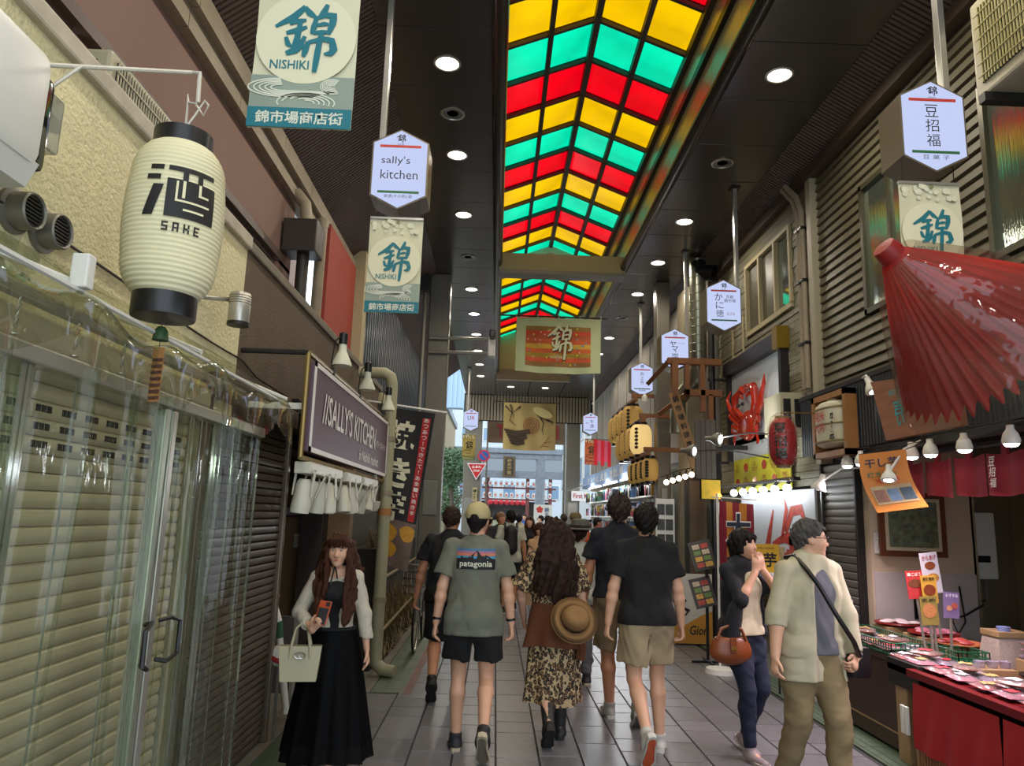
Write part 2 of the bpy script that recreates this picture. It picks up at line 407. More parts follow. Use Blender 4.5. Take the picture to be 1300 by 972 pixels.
# ---- ribbed soffits
def soffit(x0, z0, x1, z1, y0, y1, pitch, name, side):
    s = MB(); d = V((x1 - x0, 0, z1 - z0)); n = V((-d.z, 0, d.x)).normalized()
    if n.z > 0: n = -n
    a = V((x0, 0, z0)); b = V((x1, 0, z1)); y = y0
    back = MB().add([a + V((0, y0, 0)), b + V((0, y0, 0)), b + V((0, y1, 0)), a + V((0, y1, 0)), a + V((0, y0, .05)), b + V((0, y0, .05)), b + V((0, y1, .05)), a + V((0, y1, .05))],
                    [(0, 1, 2, 3), (4, 7, 6, 5), (0, 4, 5, 1), (3, 2, 6, 7), (0, 3, 7, 4), (1, 5, 6, 2)]).build(name, m_gap, kind='structure')
    while y < y1:
        p = [a + V((0, y, 0)), b + V((0, y, 0)), b + V((0, y + pitch * .55, 0)), a + V((0, y + pitch * .55, 0))]
        s.add(p + [q + n * .025 for q in p], [(4, 5, 6, 7), (0, 1, 5, 4), (2, 3, 7, 6), (1, 2, 6, 5), (0, 4, 7, 3)]); y += pitch
    s.build('soffit_rib', m_rib, back, kind='stuff')
soffit(-1.14, 5.63, -2.14, 4.86, -1.5, 20.4, .05, 'trim_1', -1)
soffit(3.02, 5.63, 3.42, 5.40, -1.5, 25, .05, 'trim_2', 1)
t3 = None
for k in range(12):
    b = MB().box(-2.16, -1.98, -1.5 + .95 * k, -1.5 + .95 * k + .94, 4.70, 4.86).box(-2.16, -2.04, -1.5 + .95 * k, -1.5 + .95 * k + .94, 4.56, 4.70)
    if t3 is None: t3 = b.build('trim_3', m_trim, kind='structure')
    else: b.build('gutter_section', m_trim, t3)
t4 = MB().box(3.25, 3.44, -1.5, 12, 5.30, 5.42).build('trim_4', mat('brown_beam', '4a3d31', .5), kind='structure')
# ---- left building
wl = MB().box(-1.9, -1.55, -1.5, 4.25, 2.05, 3.12).box(-1.9, -1.62, -1.5, 2.0, 0, 2.05).build('wall_left', m_white, kind='structure')
MB().box(-1.9, -1.55, 4.25, 9.3, 2.28, 3.12).build('brown_stucco_band', m_brown, wl)
MB().bbox(-2.15, -1.52, -1.5, 4.25, 3.12, 3.2, .012).build('ledge', mat('ledge_paint', 'b7ad98', .7, var=.15, vs=10), wl)
MB().bbox(-2.15, -1.53, 4.26, 9.5, 3.12, 3.19, .012).build('ledge', mat('grey_ledge', '6f6656', .7, var=.15, vs=10), wl)
MB().box(-2.4, -2.12, -1.5, 7.0, 3.86, 4.75).box(-2.4, -2.12, -1.5, .5, 3.2, 3.9).box(-2.4, -2.12, 6.45, 7.0, 3.2, 3.9).box(-2.4, -2.12, 3.25, 3.45, 3.2, 3.9).build('pink_wall', m_pink, wl)
MB().box(-2.42, -2.05, -1.5, 6.5, 3.83, 3.90).build('window_lintel', mat('brown_frame', '4c3a33', .5), wl)
m_tex = mat('textured_glass', '3f6b52', .12, var=.75, vs=75, bump=.9, bs=70, spec=.9)
for n, (a, b) in enumerate([(.5, 1.9), (1.96, 3.2), (3.47, 4.9), (4.96, 6.4)]):
    w = thing('window_%d' % (n + 2), (-2.15, (a + b) / 2, 3.2), 'patterned glass clerestory window above the white ledge', 'window', kind='structure')
    MB().box(-2.16, -2.10, a, b, 3.2, 3.25).box(-2.16, -2.10, a, b, 3.79, 3.83).box(-2.16, -2.10, a, a + .05, 3.25, 3.79).box(-2.16, -2.10, b - .05, b, 3.25, 3.79).build('window_frame', mat('brown_frame', '4c3a33', .5), w)
    MB().box(-2.145, -2.135, a + .05, b - .05, 3.25, 3.79).build('pane', m_tex, w)
# behind the downpipe: bright slot, red panel, cream post, slatted dark facade
MB().box(-2.4, -2.30, 7.0, 7.9, 3.2, 4.9).build('pale_panel', mat('pale_blue_panel', 'c5d2da', .5), wl)
MB().box(-2.02, -1.96, 7.85, 9.35, 3.2, 4.75).build('red_panel', mat('red_render', '9a3a2a', .7, var=.06), wl)
MB().box(-2.02, -1.84, 9.37, 9.62, 3.2, 5.0).build('cream_post', mat('cream_paint', 'b3a67f', .6), wl)
fac = MB().box(-2.2, -1.98, 9.62, 19, 3.1, 5.2).build('wall_left', mat('navy_backing', '161a22', .5), kind='structure')
m_slat = mat('navy_slat', '2c3642', .3, m=.5, rnd=.25)
sm = MB().bbox(0, .10, 0, .085, 0, 2.1, .012).mesh('slat', m_slat)
for k in range(54): inst(sm, 'slat', (-1.98, 9.66 + .172 * k, 3.12), fac)
MB().bbox(-2.1, -1.5, 9.4, 19, 2.98, 3.1, .02).build('canopy_edge', mat('cream_paint', 'b3a67f', .6), fac)
# recessed snack shop behind the dark shutter
wl2 = MB().box(-2.9, -2.75, 5.4, 7.9, 0, 2.3).box(-2.9, -1.5, 7.72, 7.9, 0, 2.3).build('wall_left', mat('recess_wall', '7d6449', .8, var=.08), kind='structure')
MB().box(-2.9, -1.5, 5.45, 7.75, 2.3, 2.4).build('recess_ceiling', m_gap, wl2)
MB().box(-2.88, -1.62, 5.42, 5.5, 0, 2.3).build('recess_side', mat('recess_wall', '7d6449', .8), wl2)
MB().bbox(-1.95, -1.72, 7.5, 7.73, 0, 2.28, .01).build('dark_post', mat('dark_brown', '2c241f', .6), wl2)
wl3 = MB().box(-1.95, -1.6, 7.9, 19, 0, 3.0).build('wall_left', mat('shop_dark', '39342c', .8, var=.2), kind='structure')
MB().box(-1.6, -1.52, 10.2, 11.9, 1.1, 2.9).build('grey_hoarding', mat('grey_green_panel', '767865', .6), wl3)
# columns
def column(x0, x1, y0, y1, lab, z1=5.6):
    t = thing('arcade_column', ((x0 + x1) / 2, (y0 + y1) / 2, 0), lab, 'column')
    mm = mat('column_paint', '6b665a', .4, m=.3, var=.05)
    MB().bbox(x0, x1, y0, y1, 0, z1, .02).build('shaft', mm, t)
    MB().bbox(x0 - .03, x1 + .03, y0 - .03, y1 + .03, 0, .25, .01).build('base_plate', m_dark, t)
    MB().bbox(x0 + .06, x1 - .06, y0 - .03, y0, 1.55, 2.1, .008).build('junction_box', m_steel, t)
    return t
column(-1.24, -.89, 12, 12.3, 'tall grey steel column on the left beside the security camera arm')
column(2.62, 2.85, 12, 12.25, 'grey steel column beside the tan paper lanterns on the right')
column(-1.14, -.55, 25, 25.4, 'far column carrying the red triangular stop sign', 6)
column(2.36, 2.82, 25, 25.4, 'far column on the right of the arcade mouth', 6)
# ---- right building
m_side = mat('siding', '635d47', .55, var=.08, vs=3, st=(1, .4, 3))
wr = MB().box(3.4, 3.6, -1.5, 7.4, 2.2, 5.4).box(3.4, 3.6, 3.0, 3.4, 0, 2.2).build('wall_right', m_gap, kind='structure')
def boards(y0, y1, z0, z1, holes, par, pitch=.096):
    z = z0
    while z < z1:
        h = min(pitch, z1 - z); segs = [(y0, y1)]
        for (a, b, c, d) in holes:
            if z + h * .5 > c and z + h * .5 < d:
                ns = []
                for s in segs:
                    if a > s[0]: ns.append((s[0], min(a, s[1])))
                    if b < s[1]: ns.append((max(b, s[0]), s[1]))
                segs = [s for s in ns if s[1] - s[0] > .03]
        for s in segs:
            MB().add([(3.342, s[0], z + .014), (3.342, s[1], z + .014), (3.362, s[1], z + h - .006), (3.362, s[0], z + h - .006), (3.41, s[0], z), (3.41, s[1], z), (3.41, s[1], z + h), (3.41, s[0], z + h)],
                     [(0, 3, 2, 1), (0, 1, 5, 4), (3, 7, 6, 2), (0, 4, 7, 3), (1, 2, 6, 5)]).build('siding_board', m_side, par)
        z += pitch
boards(-1.5, 7.4, 2.62, 5.3, [(5.5, 6.45, 3.5, 4.75), (3.7, 4.72, 3.4, 4.75)], wr)
m_tint = mat('ribbed_glass', '5b6a58', .1, var=.3, vs=8, bump=.5, bs=60, st=(1, 1, .05), spec=.9)
for n, (a, b, c, d, lab) in enumerate([(5.5, 6.45, 3.5, 4.75, 'ribbed glass window in the siding reflecting red, yellow and green'), (3.7, 4.72, 3.4, 4.75, 'dark ribbed glass window behind the lit bean shop sign')]):
    w = thing('window_%d' % (n + 6), (3.36, (a + b) / 2, c), lab, 'window', kind='structure')
    MB().box(3.33, 3.42, a, b, c, c + .05).box(3.33, 3.42, a, b, d - .05, d).box(3.33, 3.42, a, a + .05, c, d).box(3.33, 3.42, b - .05, b, c, d).box(3.34, 3.41, (a + b) / 2 - .02, (a + b) / 2 + .02, c, d).build('window_frame', mat('bronze_frame', '55523e', .4, m=.4), w)
    for s0, s1 in ((a + .05, (a + b) / 2 - .02), ((a + b) / 2 + .02, b - .05)): MB().box(3.365, 3.375, s0, s1, c + .05, d - .05).build('pane', mat('mirror_glass', 'a8b4a4', .06, m=.85, bump=.06, bs=80, st=(1, 1, .03)), w)
MB().bbox(3.28, 3.42, 7.38, 7.5, 2.2, 5.3, .01).build('corner_post', mat('pale_post', '9b937a', .5), wr)
# tiled neighbour
m_tile2 = mat('ribbed_tile', '7c775f', .6, var=.16, vs=9, st=(1, .12, 5), bump=.5, bs=22)
wt = MB().box(3.37, 3.6, 7.5, 12, 2.0, 5.4).build('wall_right', m_gap, kind='structure')
z = 2.0
while z < 5.3:
    for (a, b) in ((7.5, 8.05), (8.05, 9.6), (9.6, 10.9)):
        if 8.0 < (a + b) / 2 < 9.6 and 4.02 < z + .04 < 5.06: continue
        MB().bbox(3.34 + .006 * math.sin(z * 57), 3.38, a, b - .006, z, z + .074, .004).build('wall_tile', m_tile2, wt)
    z += .078
w = thing('window_8', (3.36, 8.8, 4.05), 'sliding window in the tiled wall above the crab sign', 'window', kind='structure')
MB().box(3.31, 3.42, 8.05, 9.6, 4.05, 4.11).box(3.31, 3.42, 8.05, 9.6, 5.0, 5.05).box(3.31, 3.42, 8.05, 8.1, 4.1, 5.0).box(3.31, 3.42, 8.52, 8.57, 4.1, 5.).box(3.31, 3.42, 9.05, 9.1, 4.1, 5).box(3.31, 3.42, 9.55, 9.6, 4.1, 5).build('window_frame', mat('cream_paint', 'b3a67f', .6), w)
MB().box(3.36, 3.37, 8.1, 8.52, 4.11, 5).build('pane', mat('clear_mirror', 'aab4aa', .04, m=.8), w)
MB().box(3.36, 3.37, 8.57, 9.55, 4.11, 5).build('pane', mat('dull_glass', '57513f', .35, spec=.6), w)
w = thing('window_9', (3.36, 10, 3.75), 'small lit window beside the crab shop light box', 'window', kind='structure')
MB().box(3.33, 3.42, 9.75, 10.25, 3.85, 3.9).box(3.33, 3.42, 9.75, 10.25, 4.35, 4.4).box(3.33, 3.42, 9.75, 9.8, 3.9, 4.35).box(3.33, 3.42, 10.2, 10.25, 3.9, 4.35).build('window_frame', mat('cream_paint', 'b3a67f', .6), w)
MB().box(3.36, 3.37, 9.8, 10.2, 3.9, 4.35).build('pane', mat('clear_mirror', 'aab4aa', .04, m=.8), w)
wr3 = MB().box(3.2, 3.5, 10.95, 25, 2.6, 5.4).build('wall_right', mat('grey_wall', '7c766a', .7, var=.12, vs=2), kind='structure')
for k in range(9): MB().box(3.185, 3.2, 12.5 + 1.4 * k, 12.5 + 1.4 * k + .05, 2.6, 5.3).build('wall_batten', m_trim, wr3)
MB().box(2.95, 3.2, 11.3, 11.9, 0, 5.3).build('pier', mat('cream_wall', 'a59a80', .7, var=.1), wr3)
# dim shop interiors along the right, open to the street
wi = MB().box(5.2, 5.3, 3, 25, 0, 2.7).box(3.2, 5.2, 24.8, 25, 0, 2.7).box(3.3, 5.2, 3, 25, 2.62, 2.7).build('wall_right', mat('shop_wall', 'b9ad92', .8), kind='structure')
# crab shop front
# ---- arcade mouth
we = MB().box(-1.2, 3.2, 24.9, 25.0, 4.72, 5.65).build('wall_end', m_gap, kind='structure')
for k in range(40): MB().box(-1.15 + .108 * k, -1.15 + .108 * k + .08, 24.86, 24.9, 4.74, 5.6).build('cladding_slat', mat('beige_slat', '7d6f57', .5), we)
# ================================================================= LEFT SHOP FRONTS
def slat_mesh(l, h, m, d=.012):
    pts = [(0, 0), (d * .8, h * .15), (d, h * .5), (d * .8, h * .85), (0, h * .97), (-.004, h * .97), (-.004, 0)]
    return MB().add([(p[0], 0, p[1]) for p in pts] + [(p[0], l, p[1]) for p in pts],
                    [tuple(range(7))[::-1], tuple(range(7, 14))] + [(k, (k + 1) % 7, 7 + (k + 1) % 7, 7 + k) for k in range(7)]).mesh('slat', m, True)
m_creams = mat('cream_slat', 'c4b798', .45, m=.15, var=.08, vs=4, st=(1, .6, 3))
sh = thing('roller_shutter', (-1.6, 2.7, 0), 'closed cream roller shutter behind the clear vinyl curtain', 'shutter')
cs = slat_mesh(2.35, .062, m_creams)
for k in range(33): inst(cs, 'slat', (-1.6, 1.42, .02 + .062 * k), sh)
MB().box(-1.66, -1.615, 1.4, 3.8, 0, 2.08).build('backing', m_gap, sh)
MB().bbox(-1.66, -1.56, 3.78, 3.86, 0, 2.08, .008).build('guide_rail', mat('beige_rail', 'a79b7f', .4, m=.3), sh)
sl = MB()
for r in range(3):
    for g in range(13):
        for q in range(3):
            y = 1.75 + g * .155 + q * .032; z = .02 + .062 * (28 + r) + .02
            sl.box(-1.592, -1.584, y, y + .022, z, z + .024)
sl.build('vent_slots', m_gap, sh, kind='stuff')
MB().bbox(-1.592, -1.58, 2.0, 2.3, 1.30, 1.345, .004).build('name_plate', mat('brown_plate', '5f4a2e', .5), sh)
MB().cyl((-1.592, 2.1, .62), (-1.578, 2.1, .62), .014, n=12).build('keyhole', m_dark, sh)
sh2 = thing('roller_shutter', (-1.55, 4.7, 0), 'closed dark brown roller shutter beside the vinyl curtain', 'shutter')
ds = slat_mesh(1.5, .05, mat('brown_slat', '55483b', .4, m=.3, var=.1), .014)
for k in range(43): inst(ds, 'slat', (-1.57, 3.93, .02 + .05 * k), sh2)
MB().box(-1.64, -1.585, 3.9, 5.45, 0, 2.17).build('backing', m_gap, sh2)
for y in (3.87, 5.43): MB().bbox(-1.62, -1.53, y, y + .06, 0, 2.2, .008).build('guide_rail', mat('rail_brown', '6b5f50', .35, m=.5), sh2)
MB().bbox(-1.72, -1.5, 3.86, 5.5, 2.17, 2.3, .01).build('head_box', mat('head_brown', '4c4238', .5), sh2)
MB().bbox(-1.7, -1.52, 1.4, 3.86, 2.07, 2.2, .01).build('head_box', mat('head_cream', 'a89f86', .6), sh)

# clear vinyl curtain with its rail, hooks, door stile and handles
m_vinyl = clearmat('clear_vinyl', 'eef3ea', gloss=.03, rough=.05, bump=.3, bs=9, st=(1, 2.5, .5), haze=.015, hz='e8eee2')
m_weld = clearmat('vinyl_weld', 'c9d0c4', gloss=.12, rough=.12, haze=.12, hz='cfd6ca')
cur = thing('vinyl_curtain', (-1.3, 2.7, 0), 'clear vinyl curtain with aluminium door stile hung before the cream shutter', 'curtain')
rr = random.Random(5)
def sheet(y0, y1, x, seed, z1=2.0, nf=6):
    q = random.Random(seed); cr = sorted(q.uniform(y0, y1) for _ in range(nf)); am = [q.uniform(.02, .05) * q.choice((-1, 1)) for _ in range(nf)]; dr = [q.uniform(-.05, .05) for _ in range(nf)]
    def fn(u, v):
        y = y0 + (y1 - y0) * u; z = .06 + (z1 - .06) * v; dx = .012 * math.sin(9 * y + 2 * z + seed)
        for c, a, d in zip(cr, am, dr): dx += a * math.exp(-((y - c - d * (v - .5)) / .022) ** 2) * (.5 + .5 * v)
        return (x + dx, y, z)
    return MB().grid(fn, 110, 22), cr
for (a, b, sd, nf) in ((1.3, 2.02, 1, 5), (1.98, 2.84, 2, 8), (2.92, 3.42, 3, 6), (3.36, 4.02, 4, 8)):
    g, cr = sheet(a, b, -1.3, sd, nf=nf); g.build('vinyl_sheet', m_vinyl, cur, 2)
    for y in (a + .012, b - .012): MB().box(-1.302, -1.296, y - .012, y + .012, .06, 2.0).build('welded_edge', m_weld, cur)
    for y in cr[::2]: MB().box(-1.30, -1.297, y - .004, y + .004, .06, 1.98).build('welded_fold', m_weld, cur)
for y in (2.83, 2.895): MB().bbox(-1.33, -1.28, y, y + .045, .02, 1.96, .006).build('door_stile', m_alu, cur)
MB().bbox(-1.34, -1.28, 1.3, 4.05, 1.97, 2.02, .006).build('top_rail', m_alu, cur)
def dhandle(y, w):
    z0, z1 = 1.02, 1.16
    MB().tube([(-1.27, y, z0), (-1.235, y + w * .3, z0 - .01), (-1.225, y + w, z0 + .01), (-1.225, y + w, z1 - .01), (-1.235, y + w * .3, z1 + .01), (-1.27, y, z1)], .009, 6).build('handle', m_black, cur, True)
dhandle(2.83, -.09); dhandle(2.94, .09)
for k in range(7):
    y = 1.75 + .3 * k; b = MB()
    for j in range(4): b.tube([(-1.38 + .004 * math.cos(t), y + .007 * math.sin(t) * (1 if j % 2 else .3), 2.16 - .022 * j + .013 * math.cos(t)) for t in np.linspace(0, 2 * PI, 9)], .0022, 4)
    b.lathe([(.004, 0), (.012, .002), (.012, -.002), (.004, -.001)], (-1.38, y, 2.06), 8)
    b.build('hook_chain', m_alu, cur)
MB().bbox(-1.41, -1.37, 1.3, 3.95, 2.17, 2.21, .006).build('hanging_rail', m_alu, cur)
aw = thing('vinyl_awning', (-1.35, 2.7, 2.1), 'clear vinyl awning sheet drooping from the white stucco wall', 'awning')
m_aw = clearmat('awning_vinyl', 'eef2e4', gloss=.11, rough=.04, bump=.5, bs=4, st=(1, 1, 1), haze=.012, hz='e8eee2')
def awf(u, v):
    y = 1.2 + 3.0 * u; sag = .05 * abs(math.sin(3.2 * y)) + .02 * math.sin(13 * y + 4 * v)
    if v < .6:
        t = v / .6; return (-1.53 + .35 * t, y, 2.40 - .24 * t - .09 * math.sin(PI * t) * (.5 + .5 * math.sin(4 * y)) - sag * t)
    t = (v - .6) / .4; return (-1.18 + .012 * math.sin(17 * y) * t, y, 2.18 - .16 * t - sag * (1 + .3 * t))
MB().grid(awf, 120, 20).build('vinyl_sheet', m_aw, aw, 2)
for y in (1.35, 2.02, 2.9, 4.12): MB().tube([(-1.535, y, 2.33), (-1.2, y, 2.2)], .011, 6).build('support_arm', m_whitep, aw)
MB().tube([(-1.2, 1.2, 2.19), (-1.2, 4.2, 2.17)], .009, 6).build('front_rod', m_whitep, aw)
MB().bbox(-1.22, -1.17, 2.0, 2.04, 2.19, 2.29, .006).build('rod_end', m_whitep, aw)

# lantern on its rod
LX, LY, LZ = at(221, 283, y=2.5)
tl = thing('paper_lantern', (LX, LY, LZ - .33), 'cream ribbed paper lantern marked SAKE hanging on a white rod', 'lantern')
m_paper = mat('lantern_paper', 'e4dcb4', .75, var=.03)
RW = .164; HH = .282
def lr(t):  # radius at t in -1..1
    a = abs(t); return RW * (1 - .06 * (a / .55) ** 2) if a < .55 else RW * .94 * math.sqrt(max(.0, 1 - ((a - .55) / .56) ** 2.2)) if a < 1 else RW * .5
prof = []
NR = 34
for i in range(NR * 4 + 1):
    t = -1 + 2 * i / (NR * 4); prof.append((max(lr(t), RW * .54) + .0028 * math.cos(i * PI / 2), t * HH))
MB().lathe(prof, (LX, LY, LZ), 48).build('paper_body', m_paper, tl, 2)
MB().lathe([(.1, 0), (.1, .062), (.085, .062), (.085, .02), (0.0001, .02)], (LX, LY, LZ + HH - .008), 28).build('top_ring', m_black, tl, True)
MB().lathe([(.0001, -.078), (.104, -.078), (.106, -.07), (.106, 0), (.09, 0)], (LX, LY, LZ - HH + .008), 28).build('bottom_ring', m_black, tl, True)
m_ink = mat('black_ink', '131211', .6)
ANG0 = math.atan2(-LX, -LY) if False else math.atan2(0 - LY, 0 - LX)   # bearing from the lantern to the street viewer side
def onlantern(mb, x0, y0, x1, y1, sx, sy, cu, cv, dr=.0042, skew=0.):
    n = max(2, int(abs(x1 - x0) * sx / .012) + 1); m = max(2, int(abs(y1 - y0) * sy / .012) + 1); vs = []
    for j in range(m + 1):
        for i in range(n + 1):
            v = cv - (y0 + (y1 - y0) * j / m - .5) * sy; u = cu + (x0 + (x1 - x0) * i / n - .5 + skew * (j / m - .5)) * sx
            r = max(lr(v / HH), RW * .54) + dr; a = ANG0 + .1 + u / RW
            vs.append((LX + r * math.cos(a), LY + r * math.sin(a), LZ + v))
    mb.add(vs, [(j * (n + 1) + i, j * (n + 1) + i + 1, (j + 1) * (n + 1) + i + 1, (j + 1) * (n + 1) + i) for j in range(m) for i in range(n)])
kb = MB()
for q in ((0, .0, .2, .1), (-.03, .2, .17, .3), (.27, 0, .98, .1), (.48, .1, .56, .27), (.7, .1, .78, .27), (.27, .26, 1, 1)): onlantern(kb, *q, .225, .185, 0, .055)
onlantern(kb, .02, .4, .17, 1, .225, .185, 0, .055, skew=-.12)
for l, pts in enumerate(('S', 'A', 'K', 'E')):
    ox = .18 + l * .24
    seg = {'S': [(0, 0, .14, .2), (0, 0, .04, .55), (0, .42, .14, .6), (.1, .5, .14, 1), (0, .8, .14, 1)], 'A': [(0, 0, .14, .2), (0, 0, .04, 1), (.1, 0, .14, 1), (0, .5, .14, .65)],
           'K': [(0, 0, .04, 1), (.04, .4, .1, .6), (.1, 0, .14, .42), (.1, .55, .14, 1)], 'E': [(0, 0, .04, 1), (0, 0, .14, .2), (0, .42, .12, .6), (0, .8, .14, 1)]}[pts]
    for (a, b, c, d) in seg: onlantern(kb, ox + a - .07, b, ox + c - .07, d, .14, .032, .0, -.072)
kb.build('brush_letters', m_ink, tl)
wb = MB()
for q in ((.49, .28, .53, .62), (.72, .28, .76, .5), (.40, .66, .9, .70), (.52, .82, .82, .86), (.40, .3, .43, .66), (.72, .48, .88, .52)): onlantern(wb, *q, .225, .185, 0, .055, dr=.0062)
wb.build('letter_gaps', m_paper, tl)
rod = thing('lantern_bracket', tuple(at(-20, 76, x=-1.54)), 'white bent steel rod bracket holding the sake lantern', 'bracket')
E1 = V((LX + .03, LY, LZ + .59)); w0 = V(at(-40, 77, x=-1.54)); m_rod = mat('white_rod', 'cfcabb', .5, m=.2, var=.1, vs=30)
MB().tube([w0, E1 - V((.03, 0, 0)), E1, E1 - V((0, 0, .03)), E1 - V((-.005, 0, .12))], .008, 8).build('rod', m_rod, rod, True)
MB().tube([at(-30, 175, x=-1.54), w0.lerp(E1, .42)], .006, 6).build('brace', m_rod, rod, True)
MB().tube([E1 - V((0, 0, .1)), E1 - V((.0, 0, .125)), E1 - V((.03, 0, .12)), E1 - V((.035, 0, .09)), E1 - V((.03, 0, .17)), (LX, LY, LZ + HH + .07)], .005, 6).build('hook', m_rod, rod, True)
MB().tube([E1 - V((0, 0, .13)), E1 + V((.03, 0, -.17)), E1 + V((.045, 0, -.13)), E1 + V((.03, 0, -.11)), E1 + V((.0, 0, -.17)), (LX - .02, LY, LZ + HH + .05)], .004, 6).build('looped_cord', m_rod, rod, True)
bell = thing('wind_bell', (LX, LY, LZ - .62), 'green iron wind bell with brown patterned paper strip under the lantern', 'wind bell')
MB().lathe([(.0001, .05), (.012, .048), (.022, .035), (.027, 0), (.023, 0)], (LX, LY, LZ - .43), 16).build('bell', mat('green_iron', '2c4a26', .5), bell, True)
MB().cyl((LX, LY, LZ - .33), (LX, LY, LZ - .38), .0015, n=5).cyl((LX, LY, LZ - .46), (LX, LY, LZ - .42), .0015, n=5).build('cord', m_black, bell)
stp = MB().box(-.019, .019, -.002, .002, -.2, 0, fr((LX, LY, LZ - .455), (1, 0, 0)) @ MX.Rotation(R(90), 4, 'X') @ MX.Identity(4))
stp = MB().box(LX - .019, LX + .019, LY - .0015, LY + .0015, LZ - .645, LZ - .455).build('paper_strip', mat('brown_strip', '9a6a35', .7), bell)
pt = MB(); q = random.Random(2)
for k in range(7): pt.prism([(-.018, 0), (.018, .004), (.018, .016), (-.018, .012)], 0, .0008, fr((LX, LY - .002, LZ - .64 + .022 * k), (1, 0, 0)))
pt.build('strip_pattern', mat('dark_pattern', '4a2a18', .7), stp)
pt = MB()
for k in range(60): pt.lathe([(.0001, 0), (.0014, 0)], (0, 0, 0), 5, fr((LX + q.uniform(-.016, .016), LY - .0032, LZ - .64 + q.uniform(0, .14)), (1, 0, 0)))
pt.build('strip_dots', m_paper, stp)

# utility boxes on the white wall
ac = thing('outdoor_ac_unit', (-1.98, 3.42, 3.2), 'beige outdoor air conditioner standing on the white ledge', 'air conditioner')
m_acb = mat('ac_beige', 'a9a288', .45, var=.06)
MB().bbox(-2.1, -1.84, 3.1, 3.76, 3.22, 3.66, .02).build('casing', m_acb, ac)
MB().box(-1.838, -1.832, 3.15, 3.71, 3.26, 3.62).build('fan_recess', m_gap, ac)
for k in range(22): MB().box(-1.832, -1.826, 3.15 + .0255 * k, 3.157 + .0255 * k, 3.25, 3.63).build('grille_bar', m_acb, ac)
for k in range(4): MB().box(-1.828, -1.822, 3.14, 3.72, 3.31 + .085 * k, 3.318 + .085 * k).build('grille_bar', m_acb, ac)
MB().box(-2.06, -1.9, 3.092, 3.098, 3.28, 3.6).build('side_vent', m_gap, ac)
for k in range(4): MB().box(-2.06, -1.9, 3.084, 3.094, 3.3 + .08 * k, 3.325 + .08 * k).build('side_louvre', m_acb, ac)
MB().bbox(-2.08, -1.86, 3.15, 3.2, 3.2, 3.225, .004).bbox(-2.08, -1.86, 3.66, 3.71, 3.2, 3.225, .004).build('feet', m_dark, ac)
mt = thing('meter_box', (-1.45, 2.05, 2.6), 'white moulded wall box with a black glossy side and clear meter cover', 'meter box')
MB().bbox(-1.545, -1.34, 1.6, 2.0, 2.53, 2.88, .045).build('housing', m_whitep, mt, True)
MB().prism([(0, 0), (.18, 0), (.15, -.07), (.04, -.08)], 0, .3, fr((-1.53, 2.0, 2.55), (1, 0, 0))).build('housing_foot', m_whitep, mt)
MB().bbox(-1.53, -1.39, 2.005, 2.09, 2.56, 2.86, .025).build('black_side', mat('gloss_black', '0d0d0e', .12, coat=.5), mt, True)
MB().bbox(-1.5, -1.41, 2.095, 2.17, 2.66, 2.84, .01).build('clear_cover', clearmat('clear_case', 'd6dbd6', gloss=.15, haze=.12), mt)
MB().box(-1.48, -1.43, 2.1, 2.106, 2.68, 2.82).build('meter_dial', m_alu, mt)
for k, (u, v) in enumerate(((36, 268), (72, 294))):
    c = at(u, v, x=-1.5); vt = thing('vent_hood', (-1.55, c.y, c.z), ('upper' if k == 0 else 'lower') + ' round louvred metal vent hood on the white stucco wall', 'vent', 'round wall vents')
    T = MX.Translation((-1.55, c.y, c.z)) @ MX.Rotation(R(90), 4, 'Y')
    MB(T).lathe([(.075, -.01), (.075, .012), (.06, .016), (.06, .07), (.055, .075), (.05, .07), (.05, .02), (.0001, .02)], n=24).build('hood', m_steel, vt, True)
    for j in range(8):
        h = -.042 + .012 * j; w = math.sqrt(max(0, .05 ** 2 - h * h))
        MB(T).box(-h - .003, -h + .003, -w, w, .05, .066).build('louvre', m_dark, vt)
cab = MB().tube([(-1.54, y, 2.47 - .02 * math.sin(y * 2)) for y in np.linspace(1.4, 4.3, 14)] + [(-1.54, 4.6, 2.40), (-1.45, 5.0, 2.34)], .006, 6).build('wall_cable', m_dark, label='dark cable running along the white stucco wall towards the shop sign', cat='cable')
sp = thing('wall_spotlight', (-1.5, 3.75, 2.6), 'grey cylindrical spotlight on an arm at the edge of the white wall', 'spotlight')
h0 = at(304, 370, y=3.8); h1 = at(302, 412, y=3.78)
MB().tube([(-1.55, 3.55, 2.62), h0.lerp(h1, .25) - V((.05, 0, 0)), h0.lerp(h1, .25)], .012, 8).build('arm', m_alu, sp, True)
MB().lathe([(.03, .0), (.052, .0), (.055, .02), (.055, .16), (.05, .17), (.0001, .17)], tuple(h1), 20).build('head', m_alu, sp, True)
for k in range(4): MB().lathe([(.054, 0), (.0575, .003), (.054, .006)], (h1.x, h1.y, h1.z + .11 + .013 * k), 20).build('cooling_fin', m_steel, sp, True)
MB().lathe([(.05, -.006), (.057, -.006), (.057, .012), (.05, .012)], tuple(h1), 20).build('bezel', m_dark, sp, True)

